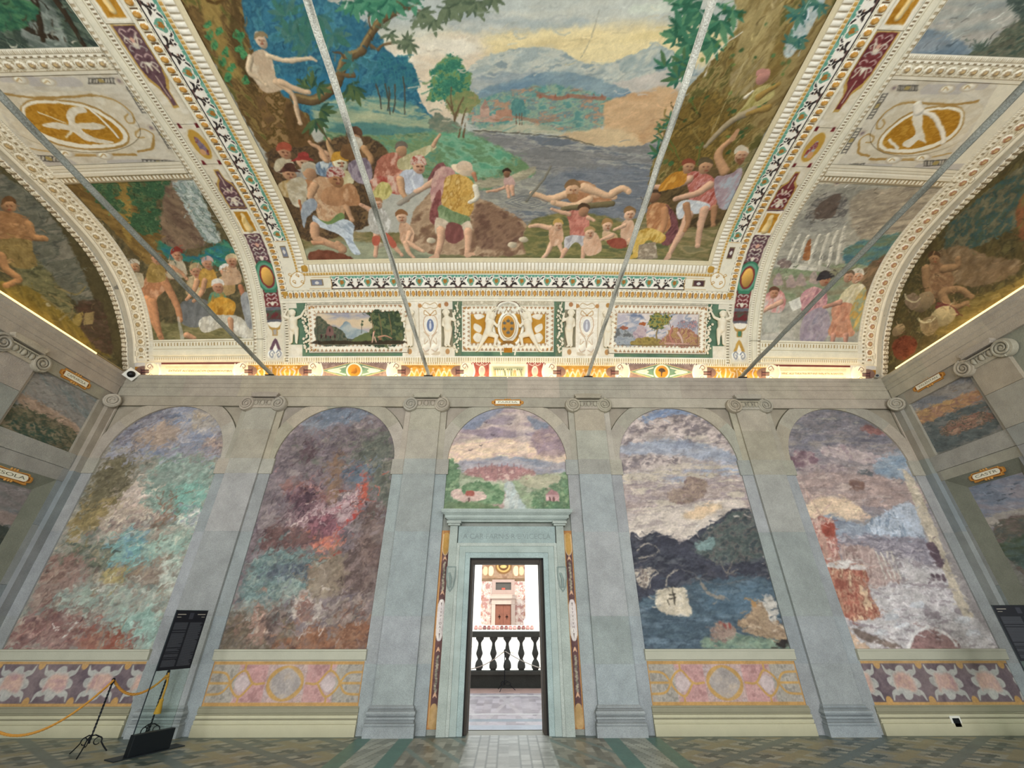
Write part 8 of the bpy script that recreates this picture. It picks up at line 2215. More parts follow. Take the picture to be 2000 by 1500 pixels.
OPS['w2'] = '''
T 75696c,847676,695e64,8f827e 2 4 28.1 4 6 2.8 1 0|-1031 1145 545 3 35 -261 -15 -663 -505 0 -11 596
T 6f7a88,7f8890 14 14 28.4 5 5|-903 1083 101 51 161 -12 29 -37 -127 -38 -130 -12
T 7a6c6c,5f565c,8c7e78,6a6a60 11 20 20 4 4 3.2|-929 930 156 69 256 49 49 -161 -153 -1 -209 -12
T 574448,665256 8.9 13 13.3|-875 930 36 27 41 -38 -21 -45 -34 11
T 6a6c60,5c6258,7a7868 11 17 17 2 60 2.8|-633 954 123 47 55 -242 -18 -80 -53 80 -91 105
T 96665c,8a605a,a87468 17 17 18.6 3 -10|-873 799 85 -10 68 -31 11 -50 -105 19 -95 51
T 8f7058,7f6654 17 17 18.9 2 80|-731 908 42 -22 20 -128 -18 -60 -33 60
T 5c6a78,6a7682 15 15 19.1 3 10|-665 842 88 33 26 -54 -63 -32 -43 11
T b09494,c4a8a4,947074,7a545c,d0b8b0 12 20 14 2 35 3.6|-867 697 66 61 92 -50 91 50 40 63 10 -93 -31 -69 -48 -57 -112 -19 -87 37
T 4f3c44,6a4c54,8a6c70 8.1 18 12.2 3 70 3.4|-873 758 87 21 38 -31 -49 -89 -52 9
T b8503c,c86450,a04434 10 12 14.4 2 70|-598 758 16 85 24 -53 -8 -72 -31 -20
L b83c34 9.8 5.9 0 0.85|-641 621 24 28 26 20
T c0604a,d08a70,a84a3c 9.4 13 13.2 2 40|-755 565 69 37 66 -37 -33 -27 -37 -5
T 5c4048,7a5058,98646a 9.7 18 9.74 1.6 60 3.6|-758 659 87 9 24 -66 -112 -19
T 6a4f4c,7f5f58,594648 11 15 13.4 3 5 3|-924 620 156 0 52 -55 -108 -27 -95 0
T 5f7472,6f8884,7c948c,4f6464,88988c 11 16 16.2 3 0 3|-926 529 100 18 120 -27 -2 -111 -69 -48 -161 0 -13 98
T 4f5a62,6a727a 9 7.2 5.43 1 0 3.4|-866 485 131 0 1 -42 -129 -1
T 6a5650,7a665c,5c4c48,84706a 7.4 9.3 20.4 2 70 2.8|-666 511 94 54 22 153 42 -10 46 -106 -3 -108 7 -101 -91 0 -80 33
L 4a3c3c 2 2|-552 708 4 -49 33 -57
T 8a7a66,7a6a58,96866e 9 9 17.9 2 80 2.6|-724 477 22 43 80 9 26 -86 -8 -50 -105 -16
T 8a9088,7a8078 5.2 5.2 15.5|-966 364 185 13 2 -40 -185 -8
T 80706a,6a5c5c,948878,a08c80 8.4 15 10.1 2 20 3.4|-633 361 103 24 65 -8 7 -94 -158 0
T 6c5c4c,7f7058,5c5448,8a8070 8.3 13 13.3 2 10 3.2|-973 306 40 39 165 -16 51 -61 -24 -41 -223 0
T 8f6044,7c5440,a87c5c,6a4c40 8.1 13 14.7 4 0 3|-735 268 117 23 147 15 8 -79 -312 0
T c8bcac,b0a094 3.4 5.1 11.9|-751 329 -3 48 20 29 25 -5 24 -32 34 -8 12 -40 -23 -30 -56 15
T 8a5c50,7a6058,9c7464 3.4 5.1 10.2|-731 321 -8 48 19 16 28 -24 18 -55 -36 5
E a8806c 10 12|-724 385
T a88c7c,94705f,b8a08c 3.3 5 9.97 2 70|-876 246 -9 60 8 31 34 -8 19 -53 -2 -40
E a87c68 12 14|-873 342
T 5a4c48,6c5a52,988478 3.3 6.7 10 2 70|-817 253 -10 84 52 16 7 -24 -14 -46 -4 -47
L 7a5a50 5.1 3.4 0 0.8|-600 329 -3 32
L 7a5a50 5.1 3.4 0 0.8|-564 329 -3 32
L 7a5a50 5.1 3.4 0 0.8|-537 329 -3 32
L 7a5a50 5.1 3.4 0 0.8|-502 329 -2 32
'''
OPS['w3'] = '''
T a8969a,b8a49c,c0b0a4,9a8c94 2.3 4.5 27.2 5 2 2.8 1 0|-304 1149 596 3 -22 -307 -548 -1
T 7c8698,8c90a0 9.4 12 21.2 4 20|-206 1050 87 62 113 26 -67 -51 -88 -61
T 7a8494,8c909a 9.3 12 20.9 3 -20|84 1088 100 -37 31 -47 -87 23
T dcc0a8,e6cca8,d0b0a4,e8d4b0 13 11 20 7 0 2.6|-244 955 173 36 110 -12 172 -45 29 -56 -478 -2
T 8a7c88,a08e92 11 14 18.3 4 2 3|-205 1026 133 12 111 -23 -110 -24
T a8908c,948088,b8a098 11 14 20.3 2 10 3|105 1003 90 36 41 -59 -4 -69 -108 11
L d0bcac 16 21 0 0.4|49 1125 7 -122 8 -115
T 9a9aa4,b0a8a8,8c94a0 8.6 8.6 17.2 6|-259 876 126 18 128 12 256 -28 1 -44 -508 -1
T a87c78,b88c84,986c6c,c8a89c 6.4 8.5 8.49 2 0 3.4|-193 833 62 28 127 5 105 -17 -1 -30 -166 -17 -105 10
L 9a7474 3 1.9|-120 840 -1 37
L 9a7474 3 1.9|-93 840 -1 30
L 9a7474 3 1.9|-67 840 -1 37
L 9a7474 3 1.9|-42 840 -1 33
L 9a7474 3 1.9|-25 840 -1 37
L 9a7474 3 1.9|-4 840 -1 37
L 9a7474 3 1.9|27 840 0 37
L 9a7474 3 1.9|55 840 0 31
T 8fa07c,9cab88,7f9070,b0b498 6.2 8.3 18.6 3 0 2.8|-266 833 136 -10 64 -26 83 5 231 32 0 -150 -502 -1
T b8c0a0,a8b494 8.3 6.2 16.7 5|-192 812 126 -10 52 -11 -52 -21 -124 10
T b8b494,a8a888,c4bc9c 8.4 8.4 14.7 4|59 823 147 5 18 -47 -104 -10 -62 20
T b4c0b8,a8b4b0,c8ccc0 6.1 6.1 16.3 3 70|-14 791 31 7 20 -38 30 -50 20 -30 -140 0 39 49
T a89088,b89c90 8.1 6 14.1|-64 683 30 57 26 20 -15 -76
T 5f7c5c,74906c,4c6a4c,86a078 4.2 15 12.5 1.4 40 3.2|-252 683 -11 182 15 33 30 -11 21 -54 0 -73 23 -77
T 5a7c58,6f8f68,84a078 4.1 12 12.3 1.4 0 3|-189 770 60 31 94 -20 21 -41 -30 -31 -133 20
T 5f7854,6f8860,8a9470 6 8 14 3|-247 719 183 -10 21 -29 -205 -1
T 5f8060,74946c,50704f,8aa078 4.1 14 12.3 1.4 20 3|99 760 94 32 52 53 1 -161 -129 0 -19 46
T d0b8a8,c4a498,dcc8b4 2 4.1 10.2|-224 739 2 25 33 6 11 -21 41 15 41 -8 1 -27 -81 -10
T a0584c 2 0 24.6|-171 743 7 21 24 0 5 -21
T d0a8a4,c09490 2 0 10.2 1 0 2.2 1 0|151 724 1 28 26 17 28 -17 -2 -28
T a87878 2.1 0 24.7 1 0 2.2 1 0|148 748 30 25 31 -25
L 6a4c48 3.3 3.3|168 736 -1 -10
L 6a4c48 3.3 3.3|184 736 0 -10
L 6a4c48 3.2 3.2|-156 731 0 -10
L 5a4c54 2.1 1.6|-102 1065 7 -3 6 5
L 5a4c54 2.1 1.6|-1 1053 7 -2 6 5
L 5a4c54 2 1.6|-120 958 6 -2 7 4
L 5a4c54 2 1.6|-163 935 7 -2 6 4
L 5a4c54 2.1 1.6|-74 1005 7 -3 7 5
'''
OPS['w4'] = '''
T a89e98,b8aca2,9a9092,c0b4a4 2.2 4.4 26.1 7 2 2.8 1 0|477 1153 578 3 -69 -474 -532 -115 4 257
T 6f82a0,7f90aa,8c9ab0 9.5 14 21.4 4 5 2.6|528 1029 104 86 119 26 108 -32 91 -90 -193 35 -158 -1
T 7f7678,958a86,b8a8a0,c8bab0 4.7 14 14 1.6 20 3.2|504 1017 54 61 40 -5 -18 -68 -63 -28
T 7f7678,958a86,b8a8a0,c8bab0 4.7 14 14.2 1.6 20 3.2|586 1041 76 49 82 13 90 -4 66 -57 -64 -36 -156 0 -81 18
T 7f7678,958a86,b8a8a0,c8bab0 4.7 14 14 1.6 20 3.2|847 1054 68 1 48 -72 -50 -23 -56 42
T 7f7678,958a86,b8a8a0,c8bab0 4.5 14 13.6 1.6 20 3.2|479 958 44 35 70 -7 -21 -32 -81 -8
T 7f7678,958a86,b8a8a0,c8bab0 4.6 14 13.7 1.6 20 3.2|694 959 84 35 28 -23 -95 -35
T 7f7678,958a86,b8a8a0,c8bab0 4.4 13 13.1 1.6 20 3.2|469 879 65 33 174 6 14 -38 -110 -16 -142 -29
T 8a9cb4,a0aab8 11 11 18 7 0 2 0.7|486 958 257 29 224 -73 -9 -34 -273 33 -204 11
T b8ae9c,c4b8a0,a8a0a0,98a4b4 11 11 15.1 8 2 2.8|470 835 182 16 330 41 0 -77 -278 -22 -240 0
T a89890,b8a89c,94878a,c8bca8 10 12 12.4 8 2 3.2|464 793 242 11 290 22 -15 -124 -263 -40 -249 19
T 8f7c70,a08c78,7f6c68 6.3 10 14.7 1.4 0 3|712 783 17 31 55 7 25 -27 -20 -42 -91 -41 -58 20 16 31
T d0c4b4,c0b4a8,dcd0bc,b0a49c 9.9 9.9 13.9 8 6 3|456 585 21 76 211 50 230 21 7 -50 -223 -96 -23 -15
T d0b490,dcc4a0 10 8.1 14.2 5 5|690 671 100 40 58 -10 -112 -49
T 3f414c,4a4c56,353842,55585e 2.8 3.8 18.9 3 10 2.8|462 582 53 3 45 23 63 -23 53 -11 53 30 87 48 58 30 34 14 52 -18 1 -147 12 -202 -9 -106 -497 0
T 4c5654,5c6862,6a6460,404a4c 7.8 14 13.6 1.8 30 3|705 558 109 85 91 43 57 -14 -1 -141 -145 -36 -90 27
T 6f8884,7c9490 5.7 9.6 11.5|707 563 83 23 -21 -46 -57 5
T 4a5c68,586c76,40505c,647884 10 12 15.4 6 0 3|462 361 187 66 304 17 14 -130 -81 -88 -415 0
T 5c7484,4c6474,6a808c 11 11 10.5 6 2 2.8 0.8|697 394 214 33 30 -82 -172 -31
T cdc2aa,bdb298,d8ceb8 2.6 3.5 12.1 3 5|531 393 31 17 81 5 3 -46 5 -37 -59 -6 -60 16
L 3a3630 2.1 1.8|595 361 1 36 -1 21
L 3a3630 1.8 1.8|582 390 19 3
L 3a3630 1.7 1.7|578 377 23 5
L 4a463c 1.7 1.7|579 353 -7 21
L a0988a 3 1.9|489 540 36 23 33 -11 16 -21
L a0988a 3 1.9|494 513 50 9 28 18
L a0988a 2.9 1.8|497 410 -16 42 31 26 41 -14 -28 -21 -13 -30
L a0988a 2.9 1.8|573 418 15 34 42 22
T 8a7c70,c8beaa,6a605c 2.7 5.4 10.8 2 60 3|467 460 31 18 47 -4 -28 -31 -17 -36 -26 20
L 7a746c 2.6 1.8|850 478 -43 -17 -13 38
L 7a746c 2.6 1.9|807 461 36 49
L 8a8478 5.3 7.1|705 427 20 -33 47 -14
L 6a6a6a 1.8 1.5 0 0.8|641 478 120 -51 117 17 80 17
T 6f8878,84987f,5c7468 6.6 8.3 13.2 3|677 226 27 42 55 7 137 -19 76 -11 -3 -22
T 8a7468,9c8878,74605a 3.3 8.3 8.35|697 253 23 45 38 8 32 -16 -19 -37
T 9c8468,b09878,86705a,c0ac90 3.4 8.5 10.3 2 -20|803 306 52 23 27 32 30 8 24 -40 37 -54 -17 -22 -110 15
E b08858 11 12|878 364
T b8b4a8,c8c4b8 3.5 5.2 10.5|912 369 35 25 12 -49 -30 -39
T 2f2c2a,4a4640 1.7 5 8.28|919 245 31 15 22 -19 -33 -15
E b09078 5 10|729 295
E b09078 5 10|743 295
E 8c4c44 5 10|756 295
E 8c4c44 5.1 10|773 295
'''
OPS['w5'] = '''
T 8c8488,9a908e,7a7a80,a89c98 2.3 4.6 27.6 5 4 2.8 1 0|1241 1157 490 2 54 -265 -55 -230 -508 -1 -52 274
T 77747a,868080,6a6c74,949088 9.8 17 21.9 5 5 3|1204 1008 81 73 156 51 150 -30 38 -68 -181 -1 -143 -25
T 6c6a74,7c7a80,989088 9.5 17 18.9 6 0 3|1207 984 192 36 264 -10 18 -59 -261 11 -188 -36
T 7a6068,8c7078,b0a098 5.7 14 15.9 1.8 15 3|1192 904 44 34 61 -11 -5 -45 -83 -23
T b0a0a0,c4b4ac,a08c90 5.8 14 16.2 1.8 15 3|1313 938 107 24 118 -35 105 -11 -124 -34 -121 22
T 86605c,986c64 6.1 15 17.1 1.8 15 3|1541 1038 53 20 41 -37 -39 -12
T 5c6064,6c7070 5.6 13 15.7 1.8 15 3|1410 827 78 33 23 -22 -46 -32
T 9a8a8c,b0a098,86787c 5.6 13 15.6 1.8 15 3|1209 859 137 23 116 -33 -94 -22 -128 0
T 8096a8,94a4b0,a8a8ac 11 14 18.3 5 5 2.6|1541 882 135 57 22 -89 -42 -43 -118 21
T a8948c,b49c92,988884,c0aca0 11 13 15.2 7 3 2.8|1187 827 185 11 284 -31 -4 -94 -333 -11 -130 10
T d8bc9c,e0c8a8,cdb09c 13 8.3 16.7 6|1165 672 62 61 127 6 59 -56 8 -30 -200 6
T 8a6858,785c54 6.6 6.6 13.1|1402 806 51 -4 -5 -28 -42 0
T 8f9aa8,a0aab4,808a98 6.1 8.1 18.3 3 -15 2.8|1219 653 58 20 60 -26 78 -7 105 53 91 20 -1 -126 -47 -55 -299 -18 -37 54
T b8c4d0,a4b2c0,ccd4dc,8c9cac 5.1 10 12.4 4 70 3.4|1392 634 103 49 118 34 -3 -111 -20 -19 -120 -4 -54 13
T 8c8890,a09aa0,78747e,b8b0b4 7.9 14 11.9 4 0 3.2|1273 587 163 9 170 -18 -11 -99 -319 17
T c4c0bc,d4d0cc,b0a8a8,dcdcd8,a09698 7.3 15 12.8 3 0 3.4|1238 496 165 27 211 -44 32 -150 14 -103 -484 0 9 135
T a89088,b8a098,c8b4a8,988078 5.8 12 11.5 3 70 3|1255 541 49 23 72 -14 22 -18 46 -88 -45 -17 -113 0
L c8c0b4 4.2 4.2 0.2|1392 532 -4 -88
L c8c0b4 4.2 4.2 0.2|1411 532 -4 -88
L c8c0b4 4.2 4.2 0.2|1431 532 -6 -88
L c8c0b4 4.2 4.2 0.2|1450 532 -6 -88
T c0b49c,ccc0a8,b0a48c 3 6 18 3 -65|1639 839 33 -22 -12 -211 -16 -179 2 -98 -36 0 4 150 4 165
T 5c4c54,6c5c60 3 5.9 11.9 3 -70|1596 559 35 10 -4 -73 -28 -8
T b08c7c,c49c88,98605a,d0b0a0 3.9 7.9 15.7 2 70 3|1175 643 86 16 11 -35 -34 -128 -36 -18 -38 27
T 94483c,a85848 4 6 14.1|1222 634 53 9 -22 -56 -32 9
T 9c5c4c,b0705c,c89a7c,84483c,d8b894 3.6 7.3 16.4 2 70 3|1174 478 86 27 66 -26 -17 -85 9 -65 -63 -19 -68 11 -14 56
T d8d4cc,c8c0b8 3.8 3.8 13.3|1181 487 82 23 65 -28 -24 -12 -73 8
T 8a7a70,74665c 3.4 3.4 10.2|1202 290 53 -22 92 -33 -38 -6 -93 31
T d0b498,c0a488 5.1 6.8 13.6|1166 314 27 -46 44 -42 -56 0
T 8c6c68,a0807a,7a5c5a 3.5 3.5 13.8|1378 226 37 41 54 19 54 -19 22 -41
L dcdad4 5.2 5.2|1369 226 46 48 57 16 49 -20 16 -36
T dcdedc,b8bcc0 2.1 3.4 10.3|1266 269 17 14 33 1 5 -12 -25 -8
T dcdedc,b8bcc0 2.1 3.5 10.5|1348 292 17 14 34 1 5 -12 -26 -8
T dcdedc,b8bcc0 2.2 3.6 10.8|1573 307 18 14 34 2 4 -13 -26 -7
T dcdedc,b8bcc0 2.1 3.5 10.6|1588 269 18 14 33 1 4 -12 -25 -8
T dcdedc,b8bcc0 2.2 3.6 10.9|1432 355 18 14 34 2 5 -13 -26 -8
T dcdedc,b8bcc0 2.1 3.5 10.6|1323 315 17 14 33 2 5 -13 -25 -8
E 6a5a60 7.6 13 -20|1564 448
E 6a5a60 7.6 13 -20|1583 448
E 6a5a60 7.6 13 -20|1602 448
L c8a898 4.1 2|1142 550 63 65 41 67 50 41
L c0a090 3.4 1.9|1232 663 -12 49 -13 51
L c8b0a0 2.6 1.7|1193 722 12 52 -4 31
'''
OPS['sL1'] = '''
T 8a8c84,938f86,7f8884 1.8 0 21.6 6 -25 2.6 1 0|1186 1099 135 40 310 -11 -26 -232 -281 -38
T a89078,b09a84,988470 7.4 5.5 16.6 6 -30|1319 1013 47 14 201 -24 2 -44 -170 11
T 5c5c48,4a5848,6f6850,7f7860 3.6 11 10.8 1.4 -20 3.4|1324 975 65 11 193 -10 23 -80 -272 -25
T 3f5448,545c48,8a8068 5.3 11 8.76 1.4 -20 3.6|1324 915 89 30 121 0 -17 -45 -174 -19
'''
OPS['sL2'] = '''
T 6f787c,80807c,8a8480 1.6 0 19.6 6 -15 2.6 1 0|1342 722 219 17 18 -238 -13 -172
T 8f847c,9a8c84 8.1 6.5 14.6 6 -10|1392 635 166 10 -6 -37 -135 -17
T 4a5048,3c443f,5a5c50 6.4 9.7 12.9 2 0 3|1425 576 116 22 34 -106 -25 -134
'''
OPS['sR1'] = '''
T 84888a,90908c,98948a 1.9 0 23.3 6 25 2.6 1 0|1610 1136 -299 1 19 -232 295 0
T a8846c,b8966c,9c7c70,c0a070 5.9 7.8 17.6 6 25 2.6|1601 1082 -212 -13 -70 -16 26 -29 257 10
T 6c7470,5c6664,7c807a 5.8 5.8 17.3 5 22 2.6|1608 1025 -107 -2 -159 -11 -2 -93 103 -18 177 14
T 8a6c5c,9c7c6c,5c5c50,b09078 3.7 7.5 9.34 2 20 3.2|1540 973 -44 19 -102 -3 -48 -17 8 -31 147 5
'''
OPS['sR2'] = '''
T 7c8894,8c929c,969498 1.6 0 14.2 5 15 3 1 0|1564 760 -218 1 -112 -12 236 -421 65 123
T b0aca0,a4a098 6.7 5 13.4 6 10|1551 642 -155 2 17 -30 140 -8
T 7c706a,6a685c,5c6460 4.9 8.2 13.1 3 5 3|1544 605 -145 6 99 -178 37 18
T 4c5c54,5f7068,54604c 6.5 6.5 14.7 5 0 2.8|1559 546 -131 13 62 -112 44 37
L 5a646c 2 1.3|1465 686 -19 3
L 5a646c 1.9 1.3|1404 722 -18 2
L 5a646c 1.9 1.3|1405 723 -18 2
L 5a646c 2 1.4|1481 683 -19 3
L 5a646c 2.1 1.4|1500 714 -20 2
L 5a646c 2.1 1.4|1497 739 -20 2
L 5a646c 2 1.3|1436 695 -19 3
L 5a646c 1.9 1.3|1374 714 -17 2
L 5a646c 2 1.3|1422 710 -18 2
'''
# ------------------------------------------------------------------ painted fields of the end wall
def wall_place(y):
    return lambda X, Z, off: np.stack([X, y-np.asarray(off)+0*X, Z], -1)
WALLS = [('w1', -2, 1.12, '9a9484', 'tall arched fresco of a green overgrown landscape, leftmost on the end wall', .06), ('w2', -1, 1.12, '7d6f6b', 'tall arched fresco of a smoky burning town left of the doorway', .06),
         ('w3', 0, 3.40, 'a8a090', 'arched fresco of a town and river above the doorway', .04), ('w4', 1, 1.12, '9a948c', 'tall arched fresco of a shipwreck on a dark sea right of the doorway', .05), ('w5', 2, 1.12, '9a9490', 'tall arched fresco of snowy ruins, rightmost on the end wall', .05)]
for nm, k, z0, base, lab, age in WALLS:
    xc = XC+k*BAY; c = Cv(xc-1.27, z0, xc+1.27, 5.70, .0125, base, 20+k); c.run(OPS[nm])
    c.dabs({-2: 2600, -1: 2600, 0: 700, 1: 1300, 2: 1500}[k], {-2: .16, -1: .17, 0: .08}.get(k, .13), {-2: .018, -1: .016, 0: .008}.get(k, .011), {-2: .5, -1: .6}.get(k, .05), {-2: .8, -1: .8}.get(k, .35), {-2: .14, -1: .15, 0: .03}.get(k, .06), .10); c.warp({-2: .07, -1: .06}.get(k, .025), .16); c.warp({-2: .05, -1: .05}.get(k, .016), .05, 3); c.soften({-2: .80, -1: .82}.get(k, .86), .17, 7.); c.soften(1, .10, 26.); c.age(age, .22 if k < 0 else .12, 'a8a099')
    mk = (np.abs(c.X-xc) < 1.262) & ((c.Y < Z_SP) | ((c.X-xc)**2+(c.Y-Z_SP)**2 < 1.262**2))
    if k == -2: mk &= c.X > XL+.2
    if k == 2: mk &= c.X < XR-.2
    t = empty('wall_fresco', (xc, 8.29, z0), lab, 'fresco', 'arched frescoes of the end wall')
    cut(c, c.x0, c.x1, c.y0, c.y1, 'painted_panel', t, 0., gain=G_WALL, mask=mk, place=wall_place(8.288))
# dado paintings under the rails
for k in (-2, -1, 1, 2):
    xc = XC+k*BAY; c = Cv(xc-1.25, .372, xc+1.25, .968, .0105, 'b09a72', 33+k)
    if abs(k) == 2:
        c.T([(xc-1.3, .41), (xc+1.3, .41), (xc+1.3, .935), (xc-1.3, .935)], ['6b5f63', '776a6c', '60555a'], .01, 0, .2, round_=False)
        for i in range(-2, 3):
            cx = xc+i*.70+(.08 if k > 0 else -.1); P = []
            for a in range(48):
                th = a/48*2*math.pi; w = 1+.20*math.cos(8*th+.4)*abs(math.cos(th*2))**.3; P.append((cx+.225*w*math.copysign(abs(math.cos(th))**.7, math.cos(th)), .672+.195*w*math.copysign(abs(math.sin(th))**.7, math.sin(th))))
            c.T(P, ['a8a9a2', 'b4b3aa', '9c9e98'], .012, 0, .1)
            for sx in (-1, 1):
                for sz in (-1, 1): c.L([(cx+sx*.17, .672+sz*.13), (cx+sx*.235, .672+sz*.15), (cx+sx*.265, .672+sz*.235)], 'abaca4', .045, .010)
            c.T([(cx-.16, .56), (cx-.1, .60), (cx+.1, .55), (cx+.17, .60), (cx+.15, .76), (cx+.05, .80), (cx-.14, .77)], ['b89c92', 'c4a694', 'ae8f8c'], .05, .03, .1)
            c.E((cx+.35, .925), .055, .07, 'b8935c'); c.E((cx+.35, .42), .055, .07, 'b8935c')
        c.L([(xc-1.3, .95), (xc+1.3, .95)], 'b8945e', .02); c.L([(xc-1.3, .39), (xc+1.3, .39)], 'b8945e', .02)
    else:
        c.T([(xc-1.3, .41), (xc+1.3, .41), (xc+1.3, .93), (xc-1.3, .93)], ['b09c94', 'bfa59e', 'a59088', 'b8a8a4'], .01, 0, .07, con=3, round_=False)
        for i, x in enumerate((-1.1, 1.1)): c.T([(xc+x-.3, .41), (xc+x+.3, .41), (xc+x+.3, .93), (xc+x-.3, .93)], ['a09a8c', 'aaa498', '8f8b80'], .01, 0, .06, con=3, round_=False)
        for sx in (-1, 1):
            c.T([(xc+sx*.32, .42), (xc+sx*.80, .42), (xc+sx*.52, .66), (xc+sx*.80, .92), (xc+sx*.32, .92)], ['b88f8a', 'c09a94', 'a8827e'], .03, 0, .08, con=3, round_=False)
            o = 'b8955c'; x = lambda v: xc+sx*v
            for P in ([(x(.34), .67), (x(.52), .67), (x(.70), .84), (x(.88), .67), (x(.70), .49), (x(.52), .67)], [(x(.88), .67), (x(1.22), .67)], [(x(.70), .84), (x(.70), .93)], [(x(.70), .49), (x(.70), .41)], [(x(.88), .67), (x(1.0), .80), (x(1.24), .82)], [(x(.88), .67), (x(1.0), .54), (x(1.24), .52)]): c.L(P, o, .016)
            c.T([(x(.58), .67), (x(.70), .78), (x(.82), .67), (x(.70), .55)], ['b8a8a4', 'c4b6b2'], .02, 0, .05)
        c.E((xc, .67), .30, .24, 'b8955c'); c.T([(xc-.26, .67), (xc, .88), (xc+.26, .67), (xc, .46)], ['b8aa98', 'a8a098', '9a948e'], .02, 0, .09)
        for z in (.945, .395): c.L([(xc-1.3, z), (xc+1.3, z)], 'b8925a', .022)
        for sx in (-1, 1): c.L([(xc+sx*1.235, .37), (xc+sx*1.235, .97)], 'b08a58', .014)
    c.age(.09, .15, 'b8a898')
    x0, x1 = (max(c.x0, XL+.2), min(c.x1, XR-.2))
    labs = {-2: 'painted dado of grey cartouches on purple, at the far left', -1: 'painted dado of pink lozenges and an oval, left of the doorway', 1: 'painted dado of pink lozenges and an oval, right of the doorway', 2: 'painted dado of grey cartouches on purple, at the far right'}
    t = empty('painted_dado', (xc, 8.27, .372), labs[k], 'dado', 'painted dado panels'); cut(c, x0, x1, c.y0, c.y1, 'painted_panel', t, 0., gain=G_WALL, place=wall_place(8.268))
# painted strips on either side of the door
for sx, x0, lab, tx in ((-1, -1.262, 'narrow painted strip with vertical letters left of the door', 'IYPIOAI'), (1, 1.048, 'narrow painted strip with vertical letters right of the door', 'SYVIVHI')):
    c = Cv(x0, .075, x0+.2, 3.05, .008, 'a8784a', 61); cx = x0+.1
    c.T([(x0+.045, .3), (x0+.155, .3), (x0+.155, 2.72), (x0+.045, 2.72)], ['6a4f4c', '5c4444', '755a54'], .006, 0, .08, round_=False)
    c.L([(x0+.03, .1), (x0+.03, 3.05)], 'c29a66', .006); c.L([(x0+.17, .1), (x0+.17, 3.05)], 'b88c58', .006)
    c.T([(x0+.045, 2.72), (x0+.045, 2.98), (x0+.155, 2.98), (x0+.155, 2.72), (cx, 2.62)], ['b08a4a', 'c09a5c'], .006); c.T([(x0+.045, .10), (x0+.045, .34), (cx, .40), (x0+.155, .34), (x0+.155, .10)], ['b89a6c', 'a88a58'], .006)
    c.L([(x0+.045, 2.98), (x0+.045, 2.7), (cx, 2.61), (x0+.155, 2.7), (x0+.155, 2.98)], 'd6c09a', .006)
    for z0, z1 in ((2.0, 2.5), (.55, 1.05)):
        for i in range(40): c.E((cx+RNG.uniform(-.012, .012), z0+(z1-z0)*i/40), .018, .012, RNG.choice(['8f8a78', 'a8a08a', '6f6c60']))
    for z in (2.55, 1.98, 1.12, .50): c.T([(cx-.035, z-.03), (cx, z+.05), (cx+.035, z-.03), (cx, z-.005)], ['d0a888'], .006)
    c.T([(cx-.052, 1.32), (cx-.03, 1.26), (cx, 1.25), (cx+.03, 1.26), (cx+.052, 1.32), (cx+.062, 1.38), (cx+.062, 1.76), (cx+.052, 1.82), (cx+.03, 1.87), (cx, 1.88), (cx-.03, 1.87), (cx-.052, 1.82), (cx-.062, 1.76), (cx-.062, 1.38)], ['ddd6cc', 'd2c9c4'], .006)
    c.age(.06); t = empty('painted_strip', (cx, 8.28, .075), lab, 'painted strip'); cut(c, c.x0, c.x1, c.y0, c.y1, 'painted_panel', t, 0., gain=G_WALL, place=wall_place(8.286))
    for i, ch in enumerate(tx): text('letter', ch, .055, (cx, 8.284, 1.73-i*.055), RW_, '6a5650', t, ext=.0005)
    MB().use('6a5650').add([(cx-.009, 8.2845, 1.83), (cx+.009, 8.2845, 1.83), (cx, 8.2845, 1.765)], [(0, 1, 2)]).add([(cx-.009, 8.2845, 1.365), (cx+.009, 8.2845, 1.365), (cx, 8.2845, 1.28)], [(0, 1, 2)]).build('pointed_mark', M_FRESCO, t)
# little name plaques
ROT = {'e': RW_, 'l': Matrix(((0, 0, 1), (1, 0, 0), (0, 1, 0))), 'r': Matrix(((0, 0, -1), (-1, 0, 0), (0, 1, 0)))}
def plaque(loc, wall, w, h, s, lab, col='b27a38', rounded=False):
    t = empty('name_plaque', loc, lab, 'plaque', 'small painted name plaques'); R_ = ROT[wall]; f = lambda u, v, d: tuple(R_ @ Vector((u, v, d))+Vector(loc))
    out = []
    for a in range(64):
        th = a/64*2*math.pi; cu, su = math.cos(th), math.sin(th); k = 1+.10*math.cos(6*th)*(1 if abs(su) > .3 else .4); out.append((w/2*math.copysign(abs(cu)**.45, cu)*k, h/2*math.copysign(abs(su)**.55, su)*k))
    def slab(P, d0, d1, c, nm):
        m = len(P); b = MB().use(c); b.add([f(u, v, d0) for u, v in P]+[f(u, v, d1) for u, v in P], [(k, (k+1) % m, m+(k+1) % m, m+k) for k in range(m)]+[tuple(range(m, 2*m))]); return b.build(nm, M_FRESCO, t)
    slab(out, 0, .012, col, 'gilt_frame'); slab([(u*.93, v*.86) for u, v in out], .012, .016, 'c8954e', 'inner_moulding'); slab([(u*.86, v*.70) for u, v in out], .016, .018, '8a5426', 'dark_border')
    pw, ph = w*.39, h*.27
    P = [(-pw, -ph), (pw, -ph), (pw, ph), (-pw, ph)] if not rounded else [(math.copysign(pw-ph, math.cos(a))+ph*math.cos(a), ph*math.sin(a)) for a in np.linspace(-math.pi/2, 1.5*math.pi, 33)[:-1]]
    slab(P, .018, .022, 'e9e4cf', 'plate')
    for sv in (-1, 1):
        b = MB().use('c89450'); [b.ball(f(u, sv*h*.47, .012), .022, .022, .022) for u in (-.05, 0, .05)]; b.build('scroll_knob', M_FRESCO, t, smooth=True)
    text('lettering', s, h*.36, f(0, 0, .0225), R_, '6a6652', t, pw*1.6, ext=.0006)
plaque((-.015, 8.242, 5.775), 'e', .69, .155, 'PARMA', 'gilt painted plaque reading PARMA above the middle arch')
